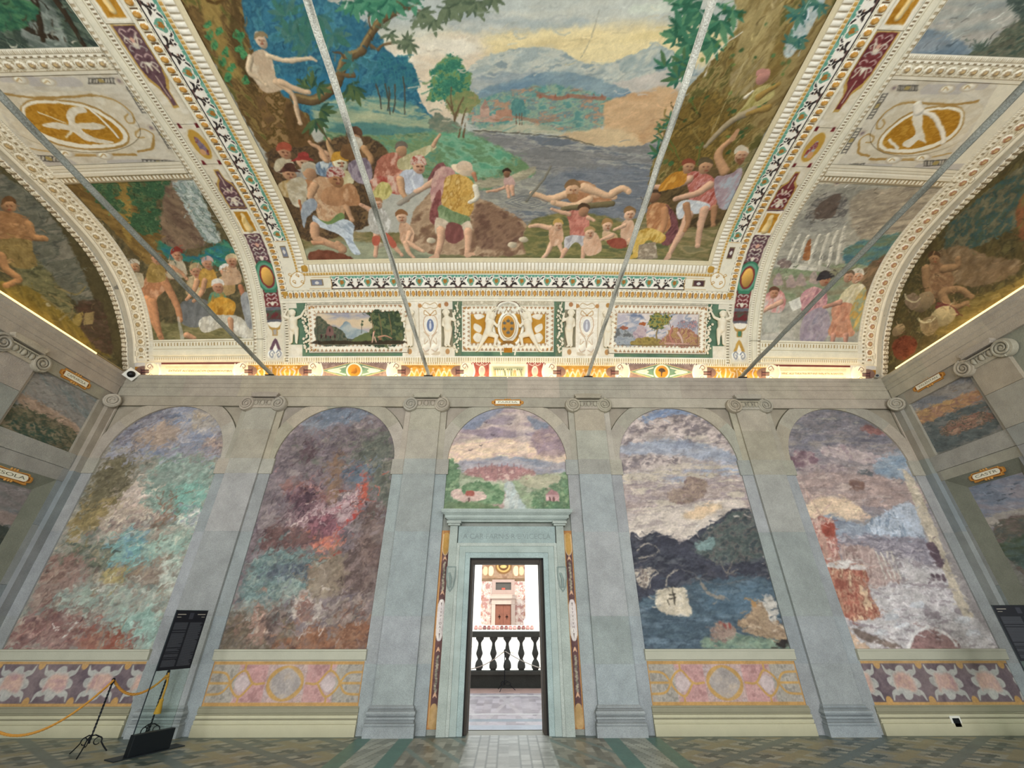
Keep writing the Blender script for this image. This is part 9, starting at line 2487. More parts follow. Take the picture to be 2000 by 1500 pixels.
plaque((XL+.004, 7.30, 5.785), 'l', .64, .20, 'CAPRAROLA', 'gilt painted plaque high on the left side wall above the landscape field')
plaque((XR-.004, 7.34, 5.84), 'r', .70, .17, 'VALENTAN', 'gilt painted plaque high on the right side wall above the sunset field')
plaque((XL-.03, 7.22, 3.79), 'l', .72, .21, 'ISOLA', 'gilt painted plaque reading ISOLA on the left side wall', rounded=True)
plaque((XR+.03, 7.28, 3.875), 'r', .62, .18, 'CASTR', 'gilt painted plaque with rounded plate on the right side wall', rounded=True)
# painted fields of the side walls
for s, nm, kind, lab in ((-1, 'sL1', 0, 'painted landscape with pink sky high on the left side wall'), (-1, 'sL2', 1, 'painted seascape in the recessed field of the left side wall'), (1, 'sR1', 0, 'painted landscape with orange sunset high on the right side wall'), (1, 'sR2', 1, 'painted harbour landscape in the recessed field of the right side wall')):
    yi0, yi1, zi, yp0, yp1, zt = NICHE[s]; g = side(s)
    y0, y1, z0, z1, D = (yp0, yp1, 4.46, zt, -.055) if kind == 0 else (yi0, yi1, 1.0, zi, -.095)
    c = Cv(y0-.01, z0, y1+.01, z1, .0125, '84867c', 70+s+kind); c.run(OPS[nm]); c.dabs(500, .10, .009, 0, .4, .05, .10); fine = fbm(c.X*12, c.Y*18, 66, 4)[..., None]-.5; c.C = np.clip(c.C*(1+.25*fine), 0, 1); c.age(.05)
    t = empty('side_fresco', g(D, (y0+y1)/2, z0), lab, 'fresco'); X0 = XL if s < 0 else XR
    cut(c, c.x0, c.x1, c.y0, c.y1, 'painted_panel', t, 0., gain=(.97, 1, .95), place=lambda Y, Z, off, X0=X0, s=s, D=D: np.stack([X0-s*(D+np.asarray(off))+0*Y, Y, Z], -1))

# ------------------------------------------------------------------ lunettes at the two ends of the vault
for s, nm, lab in ((-1, 'lunL', 'lunette fresco of a labourer on a river bank at the left end of the vault'), (1, 'lunR', 'lunette fresco of a sleeping herdsman and cattle at the right end of the vault')):
    c = Cv(3.4, 6.40, 8.36, 8.72, .0135, '5a5238', 80); c.run(OPS[nm]); c.dabs(900, .11, .010, .8, .8, .06, .14); c.warp(.012, .07, 3); fine = fbm(c.X*10+2*fbm(c.X*4, c.Y*4, 5), c.Y*10, 81, 4)[..., None]-.5; c.C = np.clip(c.C*(1+.3*fine), 0, 1); c.age(.06)
    for z, w, col in ((6.56, .012, 'b8a474'), (6.535, .014, '4a3620'), (6.51, .014, '8a7448'), (6.43, .07, '3c2c1a')): c.L([(3.3, z), (8.4, z)], col, w)
    top = vault(np.array([s*8.87]), np.zeros(1)); Sg = np.linspace(0, 7, 900); pv = vault(np.full(900, s*8.87), Sg); o = np.argsort(pv[:, 1]); zt = np.interp(c.X, pv[o, 1], pv[o, 2])
    t = empty('lunette_fresco', (s*8.88, 6.0, 6.4), lab, 'fresco', 'lunette frescoes at the vault ends')
    cut(c, c.x0, c.x1, c.y0, c.y1, 'painted_panel', t, 0., gain=GV, mask=c.Y < zt+.03, place=lambda Y, Z, off, s=s: np.stack([s*(8.89-np.asarray(off))+0*Y, Y, Z], -1))

# ------------------------------------------------------------------ the big ceiling fresco and its borders
c = Cv(-4.46, 2.54, 4.46, 7.36, .0125, 'b5b3a4', 5); c.run(OPS['ceiling']); c.dabs(260, .10, .012, .9, .5, .05, .12, (-4.4, 5.9, -2.0, 7.3)); c.dabs(350, .10, .012, 1.2, .5, .05, .14, (2.7, 3.6, 4.4, 7.3)); c.dabs(500, .16, .006, 0, .2, .05, .10, (-1.4, 3.4, 2.9, 4.9)); c.dabs(350, .22, .012, .05, .15, .06, .05, (-1.6, 5.0, 2.8, 7.3)); c.run(OPS['ceiling_people']); c.warp(.016, .09, 3); c.soften(.95, .07, 9.); c.soften(1, .05, 34.); c.age(.03)
big = empty('ceiling_fresco', (0, 6.0, 8.7), 'big ceiling fresco of bathers, onlookers and trees beside a river, with stucco frame', 'fresco')
cut(c, c.x0, c.x1, c.y0, c.y1, 'painted_panel', big, .005, gain=GV)
# arabesque unit
def arabesque():
    t = Cv(0, 0, .58, .29, .0095, 'ebe4d2', 9); k = '2c2523'
    t.T([(0, .225), (.58, .225), (.58, .30), (0, .30)], ['6fa58f', '5c967e', '84b09c'], .008, .01, .06, round_=False)
    for m in (1, -1):
        f = lambda x, y: (.29+m*x, y)
        t.T([f(.07, .27), f(.10, .20), f(.16, .15), f(.20, .10), f(.15, .12), f(.11, .08), f(.09, .03), f(.13, .06), f(.19, .07), f(.25, .02), f(.27, .05), f(.22, .11), f(.25, .17), f(.21, .24), f(.17, .20), f(.12, .25)], [k, '3a302c'], .006)
        t.L([f(.06, .25), f(.12, .24), f(.15, .19), f(.12, .14), f(.19, .17)], 'efe8d8', .012, .008); t.L([f(.22, .24), f(.19, .20), f(.21, .16), f(.25, .18), f(.23, .21)], 'efe8d8', .011, .006)
        t.L([f(.02, .005), f(.10, .045), f(.18, .03), f(.29, .02)], 'efe8d8', .018, .014); t.T([f(.20, .0), f(.29, .0), f(.29, .035), f(.25, .045)], ['6a5048'], .006); t.E(f(.285, .11), .022, .08, 'efe8d8'); t.E(f(.23, .13), .014, .014, 'a8806a')
        t.L([f(.02, .02), f(.04, .06), f(.09, .11), f(.10, .17), f(.06, .22)], 'f2ecdc', .012, .010)
    t.T([(.29, .03), (.23, .10), (.205, .16), (.24, .215), (.29, .19), (.34, .215), (.375, .16), (.35, .10)], ['7aa890', '659980', '8cb29a'], .006, 0, .05)
    t.T([(.29, .09), (.25, .14), (.27, .18), (.31, .18), (.33, .14)], ['b07a30', '9a642a', 'c08c44'], .014, .02, .03); t.L([(.255, .225), (.29, .20), (.325, .225)], 'e6dfcc', .008); t.E((.29, .055), .01, .012, 'c8957c')
    t.L([(0, .004), (.58, .004)], k, .008); return t
AR = arabesque()
def border(c, q, t, arab):
    C, Hh = c.C, c.H; n = lambda a, b: (q >= a) & (q < b)
    C[:] = S3('e6dec6'); u = np.abs(((t/.082) % 1)-.5)*2                   # gadroons
    m = n(.115, .31); C[m] = (S3('efe8d4')*(1-np.clip((u-.62)*3, 0, 1))[..., None]+S3('a8977a')*np.clip((u-.62)*3, 0, 1)[..., None])[m]; Hh[m] = (.03*np.sqrt(np.clip(1-u*u, 0, 1))*np.sin(np.clip((q-.115)/.195, 0, 1)*math.pi)**.5)[m]
    C[n(.09, .115)] = S3('cdbf9c'); Hh[n(.09, .115)] = .012
    m = n(.32, .385); u2 = np.abs(((t/.062) % 1)-.5)*2; C[m] = (S3('c39a50')*(1-np.clip((u2-.55)*3, 0, 1))[..., None]+S3('e0d0a8')*np.clip((u2-.55)*3, 0, 1)[..., None])[m]; Hh[m] = (.014*np.sqrt(np.clip(1-u2*u2, 0, 1)))[m]
    C[n(.385, .395)] = S3('b59a66'); C[n(.0, .09)] = S3('d9cba6')
    m = n(.41, .74)&arab; i = ((t/.58) % 1*(AR.W-1)).astype(int); j = np.clip((1-(q-.41)/.33)*(AR.Hn-1), 0, AR.Hn-1).astype(int); C[m] = AR.C[j, i][m]
    C[n(.742, .75)] = S3('c9bc9c'); m = n(.765, .775); C[m] = np.where((np.abs(((t/.115) % 1)-.5) < .2)[..., None], S3('7a6c58'), S3('e2d8bc'))[m]
    e = (t/.132) % 1-.5; w = (q-.87)/.075; r = np.hypot(e/.33, w); m = n(.79, .945); C[m] = S3('e9dfc2'); C[m & (np.abs(np.abs(e)-.5) < .09) & (np.abs(w) < .9)] = S3('6f5a40'); C[m & (r < 1.25)] = S3('f0e8d0'); C[m & (r < .95)] = S3('bd8a3e'); C[m & (np.hypot((e+.06)/.33, w-.2) < .5)] = S3('cfa25c')
    Hh[m] = (.03*np.sqrt(np.clip(1-r*r, 0, 1)))[m]; C[n(.945, .955)] = S3('c4b48c'); Hh[n(.955, 1.01)] = .012
def corner_art(c, s, ax):                      # cream corner with plaque and scrolls
    f = (lambda a, d: (s*a, 2.62-d)) if ax == 0 else (lambda a, d: (s*(4.43+d*.885), a))
    if ax == 0: o = [(4.0, .37), (4.0, .64)]
    a0, a1 = (4.18, 4.46) if ax == 0 else (2.68, 2.94)
    P = [f(a0, .42), f(a1, .42), f(a1, .56), f(a0, .56)]; c.T(P, ['8a7656'], .008, round_=False); P = [f(a0+.025, .435), f(a1-.025, .435), f(a1-.025, .545), f(a0+.025, .545)]; c.T(P, ['858a98', '767a88'] if s < 0 else ['4a3236', '5a3c3c'], .008, round_=False); c.T([f((a0+a1)/2-.05, .50), f((a0+a1)/2, .46), f((a0+a1)/2+.05, .50), f((a0+a1)/2, .53)], ['d8d2c8'], .008)
for nm, x0, s0, x1, s1 in (('b', -5.2, 1.75, 5.2, 2.62), ('l', -5.2, 2.62, -4.43, 7.36), ('r', 4.43, 2.62, 5.2, 7.36)):
    c = Cv(x0, s0, x1, s1, .0105, 'e6dec6', 31); qs = (np.abs(c.X)-4.43)/.77; qb = (2.62-c.Y)/.87; hor = qb >= qs
    if nm != 'b': hor = np.zeros(c.X.shape, bool)
    q = np.where(hor, qb, qs); t = np.where(hor, c.X, c.Y); arab = np.where(hor, np.abs(c.X) < 4.02, c.Y > 3.06); border(c, q, t, arab)
    for s in ((-1, 1) if nm == 'b' else ((-1,) if nm == 'l' else (1,))):
        if nm == 'b':
            corner_art(c, s, 0); c.L([(s*4.0, 2.25), (s*4.0, 2.0)], 'c8a468', .008)
            c.E((s*4.74, 2.20), .20, .15, 'c09a58', math.radians(s*-45)); c.E((s*4.74, 2.20), .185, .135, 'efe8d4', math.radians(s*-45))
            for a, b in ((4.62, 2.12), (4.86, 2.28), (4.70, 2.27), (4.80, 2.13)): c.L([(s*a, b), (s*(a+.05), b+.03), (s*(a+.02), b+.06), (s*(a-.02), b+.03)], 'c39a58', .010, .006); c.E((s*a, b), .018, .018, 'b58a48')
            c.L([(s*4.42, 2.24), (s*4.03, 2.24)], 'c8a870', .007); c.L([(s*4.5, 2.0), (s*4.03, 2.0)], 'c8a870', .007); c.T([(s*5.02, 1.86), (s*5.1, 1.86), (s*5.1, 1.94), (s*5.02, 1.94)], ['b88e3c'], .01); c.T([(s*4.46, 2.50), (s*4.58, 2.50), (s*4.58, 2.38), (s*4.46, 2.38)], ['b58a38', 'c49a48'], .01)
        else: corner_art(c, s, 1); c.L([(s*(4.43+.33), 3.04), (s*(4.43+.54), 3.04)], 'c8a468', .008)
    c.age(.03)
    cuts = ((0, .315, 'gadroon_moulding'), (.315, .755, 'arabesque_border'), (.755, 1.0, 'egg_moulding'))
    for a, b, n_ in cuts:
        if nm == 'b':
            z0, z1 = 2.62-.87*b, 2.62-.87*a; X1 = 5.2; cut(c, -X1, X1, z0, z1, n_, big, .03, M_STUCCO, GV, mask=None if a == 0 else None)
        else:
            xa, xb = sorted((math.copysign(4.43+.77*a, x0), math.copysign(4.43+.77*b, x0))); cut(c, xa, xb, c.y0, c.y1, n_, big, .03, M_STUCCO, GV)

# ------------------------------------------------------------------ side columns of the vault
def beads(c, m, t, pitch, a='8f7c5e', b='e9e0c8', duty=.55, h=.012):
    u = np.abs(((t/pitch) % 1)-.5)*2; C = np.where((u > duty)[..., None], S3(a), S3(b)); c.C[m] = C[m]; c.H[m] = (h*np.sqrt(np.clip(1-u*u, 0, 1)))[m]
def rosettes(c, m, t, w, pitch, col='b09464', rad=.34):
    e = (t/pitch) % 1-.5; r = np.hypot(e, w*.5); c.C[m] = S3('ddd2b6'); k = fbm(t*40, w*6+t*3, 5, 3); c.C[m & (k > .56)] = S3('b5a584'); c.C[m & (r < rad*1.25)] = S3('ece4cc'); c.C[m & (r < rad*.85)] = S3(col); c.C[m & (r < rad*.4)] = S3('c9ac78'); c.H[m] = (.028*np.sqrt(np.clip(1-(r/rad)**2, 0, 1)))[m]
for s, nm in ((-1, 'left'), (1, 'right')):
    x0, x1 = sorted((s*5.18, s*8.94)); c = Cv(x0, 0, x1, 7.36, .0125, 'e0d7be', 41); A_ = lambda: np.abs(c.X)
    c.run(OPS[nm]); T = np.abs(c.X); S_ = c.Y; n = lambda a, b: (T >= a) & (T < b)
    cr = 'e0d8be'; bx_ = lambda a, b, u, v: (min(s*a, s*b), u, max(s*a, s*b), v)
    c.dabs(500, .09, .010, .6, .7, .06, .16, bx_(5.9, 8.2, 2.3, 4.35)); c.dabs(260, .10, .010, .6, .7, .06, .16, bx_(5.9, 8.2, 6.45, 7.36)); c.warp(.012, .07, 3)
    fine = fbm(c.X*14+2*fbm(c.X*4, c.Y*4, 5), c.Y*14, 43, 4)[..., None]-.5; fr = ((T > 5.9) & (T < 8.2) & (((S_ > .92) & (S_ < 4.38)) | (S_ > 6.42))); c.C[fr] = np.clip(c.C*(1+.3*fine), 0, 1)[fr]
    # strips beside the grotesque band
    m = n(5.60, 5.91); c.C[m] = S3(cr); beads(c, n(5.625, 5.675), S_, .05); c.C[n(5.70, 5.715)] = S3('b8ab8c'); c.H[n(5.72, 5.80)] = .03; c.C[n(5.80, 5.815)] = S3('a89a7c'); beads(c, n(5.835, 5.885), S_, .075, 'b5a484'); c.C[n(5.887, 5.895)] = S3('8f8062')
    m = n(5.18, 5.225); c.C[m] = S3(cr)
    # horizontal mouldings
    band = lambda a, b: (T >= 5.9) & (T < 8.64) & (S_ >= a) & (S_ < b)
    m = band(.38, .93); c.C[m] = S3('e9e0c4'); beads(c, band(.78, .86), T, .07, 'b09a6c'); c.C[band(.88, .895)] = S3('a8946c'); c.C[band(.70, .715)] = S3('b8a67c'); beads(c, band(.46, .52), T, .05, 'c8b488'); c.H[band(.55, .68)] = .03; c.C[band(.53, .54)] = S3('bba878')
    m = band(4.38, 4.73); c.C[m] = S3('ddd3ba'); beads(c, band(4.42, 4.49), T, .07, 'a8926c'); c.C[band(4.385, 4.40)] = S3('8a7a5c'); c.H[band(4.52, 4.60)] = .035; c.C[band(4.60, 4.615)] = S3('a8987a'); c.C[band(4.505, 4.515)] = S3('b5a687'); c.C[band(4.66, 4.67)] = S3('b5a687')
    m = band(6.10, 6.43); c.C[m] = S3('ddd3ba'); rosettes(c, band(6.16, 6.30), T, (S_-6.23)/.07, .165, 'a89270'); beads(c, band(6.32, 6.345), T, .11, '8f7e60'); beads(c, band(6.37, 6.42), T, .03, 'c0b294'); c.C[band(6.30, 6.31)] = S3('b5a687'); c.C[band(6.145, 6.155)] = S3('a8987a')
    # curved ribs towards the lunette
    m = n(8.18, 8.64) & (S_ > .40); c.C[m] = S3('e2d9c0'); beads(c, n(8.20, 8.25) & (S_ > .93), S_, .03, 'c2b496'); c.C[n(8.255, 8.265)] = S3('b0a285'); beads(c, n(8.29, 8.33), S_, .09, '9a8a6a'); rosettes(c, n(8.36, 8.55) & (S_ > .5), S_, (T-8.455)/.095, .20, 'a8946e' if s < 0 else 'a87c5c'); c.C[n(8.56, 8.57)] = S3('a8987c'); c.H[n(8.58, 8.63)] = .02
    m = n(8.63, 8.775); c.C[m] = S3('bab29c')*(1+.1*(fbm(c.X*6, c.Y*3, 8)[m]-.5))[..., None]; spots = vnoise(c.X*9, c.Y*5, 12) > .93; c.C[m & spots] = S3('7f7a6c')
    m = T >= 8.775; c.C[m] = S3('ddd3b8'); u = (S_/.11) % 1; k = fbm(c.X*60, c.Y*45, 14, 3); c.C[m & (T < 8.90) & ((np.abs(u-.5) > .36) | (k > .60))] = S3('86755a'); c.H[m & (T < 8.90)] = (.02*np.sin(u*math.pi))[m & (T < 8.90)]; c.C[(T >= 8.775) & (T < 8.787)] = S3('f0e8d4'); c.C[T > 8.905] = S3('efe7d2')
    m = (S_ < .40) & (T < 8.6); c.C[m] = S3('d8c9a0')
    c.age(.03)
    sd_n = 'left' if s < 0 else 'right'
    X2 = lambda a, b: sorted((s*a, s*b))
    def part(t, a, b, u, v, name, off=.0, mt=None, mask=None): xa, xb = X2(a, b); return cut(c, xa, xb, u, v, name, t, off, mt, GV, mask)
    t = empty('vault_fresco', (s*7, 7.6, 7.4), 'vault fresco of a crowd at a woodland spring, lower left' if s < 0 else 'vault fresco of a ruined round temple and men offering, lower right', 'fresco', 'curved frescoes on the vault flanks')
    part(t, 5.89, 8.21, .90, 4.40, 'painted_panel'); part(t, 5.62, 8.64, .39, .92, 'lower_moulding', .012, M_STUCCO); part(t, 5.90, 8.20, 4.375, 4.73, 'upper_moulding', .012, M_STUCCO)
    t = empty('vault_fresco', (s*7, 3.0, 8.8), 'dark fresco of a wooded river bank at the upper left corner' if s < 0 else 'pale fresco of sky and dark trees at the upper right corner', 'fresco', 'curved frescoes on the vault flanks')
    part(t, 5.89, 8.21, 6.41, 7.36, 'painted_panel'); part(t, 5.90, 8.20, 6.10, 6.43, 'rosette_moulding', .012, M_STUCCO)
    t = empty('cameo_panel', (s*7, 4.6, 8.8), 'cream panel with ochre oval cameo of a white bird, left flank of the vault' if s < 0 else 'cream panel with ochre oval cameo of a white creature, right flank of the vault', 'panel', 'cream cameo panels')
    ec, er = (7.17, .98) if s < 0 else (6.99, .80)
    el = np.hypot((T-ec)/er, (S_-5.43)/.47) < 1; el2 = np.hypot((T-ec)/(er+.03), (S_-5.43)/.50) < 1
    part(t, 5.89, 8.21, 4.72, 6.11, 'scrollwork_field', .0, None, ~el); part(t, 5.92, 8.2, 4.8, 6.0, 'oval_cameo', .012, None, el2)
    t = empty('grotesque_band', (s*5.4, 6.5, 8), 'purple and maroon painted band with ochre tablets, %s of the ceiling fresco' % sd_n, 'painted band', 'painted bands beside the ceiling fresco')
    part(t, 5.19, 5.62, 1.28, 3.20, 'painted_field'); part(t, 5.19, 5.62, 3.18, 3.78, 'tablet', .012); part(t, 5.19, 5.62, 3.76, 4.66, 'painted_field'); part(t, 5.19, 5.62, 4.65, 5.35, 'oval_field'); part(t, 5.19, 5.62, 5.34, 6.72, 'painted_field'); part(t, 5.19, 5.62, 6.70, 7.36, 'tablet', .012); part(t, 5.19, 5.64, .42, 1.30, 'palmette_console', .02, M_STUCCO); part(t, 5.60, 5.91, .90, 7.36, 'bead_moulding', .012, M_STUCCO)
    t = empty('vault_rib', (s*8.6, 8.0, 6.5), 'carved stucco rib curving above the %s lunette' % sd_n, 'rib', 'stucco ribs at the vault ends')
    part(t, 8.19, 8.64, .90, 7.36, 'rosette_moulding', .014, M_STUCCO); part(t, 8.62, 8.785, .04, 7.36, 'plain_fillet', -.01, M_STUCCO); part(t, 8.77, 8.93, .05, 7.36, 'carved_edge', .012, M_STUCCO)

# ------------------------------------------------------------------ upper frieze of framed pictures and stucco figures
c = Cv(-5.2, .38, 5.2, 1.76, .0105, '55705a', 51)
c.T([(-5.3, .3), (5.3, .3), (5.3, 1.8), (-5.3, 1.8)], ['4f6b55', '5f7c62', '6a7f60'], .01, 0, .3, round_=False)
def rect(x0, s0, x1, s1, cols, soft=.008, sc=.1): c.T([(x0, s0), (x1, s0), (x1, s1), (x0, s1)], cols if isinstance(cols, list) else [cols], soft, 0, sc, round_=False)
def tooth_frame(x0, s0, x1, s1, w):
    T_, S_ = c.X, c.Y; ins = (T_ > x0) & (T_ < x1) & (S_ > s0) & (S_ < s1); d = np.minimum(np.minimum(T_-x0, x1-T_), np.minimum(S_-s0, s1-S_)); hor = np.minimum(S_-s0, s1-S_) < np.minimum(T_-x0, x1-T_); t = np.where(hor, T_, S_)
    m = ins & (d < w); c.C[m] = S3('ebe2ca')
    for a, b, ph in ((.10, .42, 0), (.60, .92, .5)):
        q = (d/w-a)/(b-a); u = np.abs(((t/.095+ph) % 1)-.5)*2; k = m & (q > 0) & (q < 1) & (u < (q if ph else 1-q)*.85); c.C[k] = S3('b08e6c'); c.H[k] = -.008
    k = m & (np.abs(d/w-.51) < .07); c.C[k] = S3('f2ead6'); c.H[k] = .012; c.H[m & (d/w < .08)] = .01
    for xx in (x0+w*.3, x1-w*.3, x0+w*.75, x1-w*.75):
        for ss_ in (s0+w*.3, s1-w*.3): c.E((xx, ss_), .022, .022, 'b07a3c')
rect(-5.3, .51, -5.04, 1.72, ['e4dac2', 'd8cdb4']); rect(5.04, .51, 5.3, 1.72, ['e4dac2', 'd8cdb4']); rect(-5.1, 1.58, -4.86, 1.72, 'e4dac2'); rect(4.86, 1.58, 5.1, 1.72, 'e4dac2')
for s in (-1, 1):
    X = lambda a, b: sorted((s*a, s*b))
    x0, x1 = X(4.62, 2.33); rect(x0, 1.64, x1, 1.70, ['d9cfb6', 'b8b098', 'e2d8c0'], .008, .05); tooth_frame(x0, .60, x1, 1.645, .20)
    a0, a1 = X(2.10, 1.54); rect(a0-.14 if s < 0 else a0-.1, .51, a1+.1 if s < 0 else a1+.14, 1.70, ['ded4bc', 'e6dcc6']); rect(a0, .51, a1, 1.70, ['efe6d2', 'e4d9c2', 'f2ead8'], .008, .06)
    cx = s*1.82
    for e in (-1, 1):
        c.L([(cx+e*.26, .6), (cx+e*.26, 1.66)], 'c2b090', .01); c.L([(cx, 1.62), (cx+e*.12, 1.66), (cx+e*.18, 1.58), (cx+e*.10, 1.54), (cx, 1.56)], 'c0a67c', .010, .008); c.L([(cx+e*.02, 1.42), (cx+e*.12, 1.50), (cx+e*.14, 1.42), (cx+e*.08, 1.40)], 'b8935f', .010, .008); c.L([(cx+e*.03, .95), (cx+e*.12, 1.05), (cx+e*.16, 1.2), (cx+e*.12, 1.36), (cx, 1.40)], 'c39c74', .008, .008)
        c.L([(cx, .72), (cx+e*.03, .9), (cx+e*.15, 1.04)], 'b79c7c', .008); c.E((cx+e*.10, .70), .085, .10, 'e9dfca', 0, .15); c.L([(cx+e*.03, .66), (cx+e*.12, .62), (cx+e*.17, .68)], 'c0a080', .008); c.L([(cx+e*.06, .85), (cx+e*.14, .78), (cx+e*.13, .9)], 'cdb595', .012, .008); c.E((cx+e*.23, 1.60), .045, .045, 'b98650')
        c.T([(cx+e*.02, .55), (cx+e*.2, .55), (cx+e*.22, .62), (cx+e*.1, .60)], ['d0bea0'], .01)
    c.E((cx, 1.18), .105, .17, 'f4eddc'); c.E((cx, 1.18), .082, .135, '75809a' if s < 0 else 'a8a4a8'); c.E((cx, 1.17), .025, .075, 'd0d0d2'); c.E((cx, 1.26), .018, .02, 'd8d6d4'); c.E((cx, 1.40), .02, .02, 'b07a3c')
    g0, g1 = X(1.34, 1.10); rect(g0, .51, g1, 1.70, ['5c6e58', '6d7c5e', '4f6450'])
    for bx_ in (4.95, 2.30, 1.42): rect(*[v for v in (min(s*(bx_-.17), s*(bx_+.17)), .51, max(s*(bx_-.17), s*(bx_+.17)), .78 if bx_ > 4 else .72)], ['ebe2cc', 'ddd2b8']); c.E((s*bx_, .62), .05, .06, 'b58a58' if bx_ < 4 else 'e6dcc4')
    h0, h1 = X(2.45, 2.12); rect(h0, 1.50, h1, 1.70, ['e9dfc8']); c.E((s*2.30, 1.62), .05, .05, 'b58648')
    h0, h1 = X(1.56, 1.30); rect(h0, .72, h1, 1.70, ['8f866c', '7d765e']); rect(h0, 1.52, h1, 1.70, ['e9dfc8']); c.E((s*1.44, 1.63), .05, .05, 'b07c50')
tooth_frame(-1.09, .62, 1.06, 1.60, .20); rect(-1.08, 1.60, 1.05, 1.70, ['d8cdb4', 'b5a88c', 'e2d8c0'], .008, .06); rect(-.88, .80, .85, 1.41, ['b5802c', 'c4903c', 'a87424'], .008, .12); rect(-.88, .82, .85, 1.42, ['b5802c', 'c4903c'], .008, .1)
ox = -.012
for e in (-1, 1):
    c.L([(ox+e*.0, 1.70), (ox+e*.20, 1.62), (ox+e*.33, 1.38), (ox+e*.34, 1.1), (ox+e*.24, .84), (ox+e*.06, .72)], 'efe6d0', .045, .03, .25); c.L([(ox, 1.715), (ox+e*.22, 1.64), (ox+e*.35, 1.40)], '6a4c34', .012, .008)
    c.T([(ox+e*.55, 1.36), (ox+e*.72, 1.30), (ox+e*.80, 1.40), (ox+e*.70, 1.42), (ox+e*.60, 1.41)], ['efe6d2', 'dccfb4'], .012); c.T([(ox+e*.62, 1.14), (ox+e*.78, 1.22), (ox+e*.80, 1.10), (ox+e*.66, 1.02)], ['efe6d2', 'e0d4ba'], .012); c.T([(ox+e*.60, .96), (ox+e*.74, 1.02), (ox+e*.82, .92), (ox+e*.74, .82), (ox+e*.64, .84)], ['efe6d2', 'e0d4ba'], .012)
    c.E((ox+e*.27, 1.52), .06, .05, 'e6dcc4', 0, .2); c.L([(ox+e*.24, 1.5), (ox+e*.30, 1.3), (ox+e*.30, 1.1), (ox+e*.2, .9)], '8a6a48', .008, .006)
    for i in range(7): c.E((ox+e*.225, 1.02+i*.045), .012, .014, '6a4830')
c.E((ox, 1.15), .245, .335, 'efe6d2', 0, .12); c.E((ox, 1.15), .19, .275, '8a6a44'); c.E((ox, 1.15), .178, .262, 'ede2c4'); c.E((ox, 1.15), .155, .235, 'bd8430', 0, .12)
def lily(x, y, k=1.):
    c.E((x, y+.012*k), .008*k, .026*k, '4f5a5c')
    for e in (-1, 1): c.L([(x, y-.01*k), (x+e*.022*k, y+.014*k), (x+e*.026*k, y-.004*k)], '4f5a5c', .006*k, .005*k)
    c.L([(x-.02*k, y-.014*k), (x+.02*k, y-.014*k)], '4f5a5c', .005*k)
for dx, dy in ((0, .12), (-.085, .075), (.085, .075), (-.085, -.05), (.085, -.05), (0, -.13)): lily(ox+dx, 1.15+dy, 1.35)
rect(ox-.10, .60, ox+.10, .70, ['b87c28', 'a86c20']); c.L([(ox-.15, .78), (ox-.07, .82), (ox+.07, .82), (ox+.15, .78)], '9a7038', .03); c.L([(ox-.16, .56), (ox-.17, .66), (ox-.12, .73), (ox+.12, .73), (ox+.17, .66), (ox+.16, .56)], 'ebe0c8', .018)
c.E((ox, 1.47), .10, .06, 'efe6d2', 0, .2); c.L([(ox-.09, 1.44), (ox-.04, 1.52), (ox, 1.46), (ox+.04, 1.52), (ox+.09, 1.44)], '9a7a50', .008)
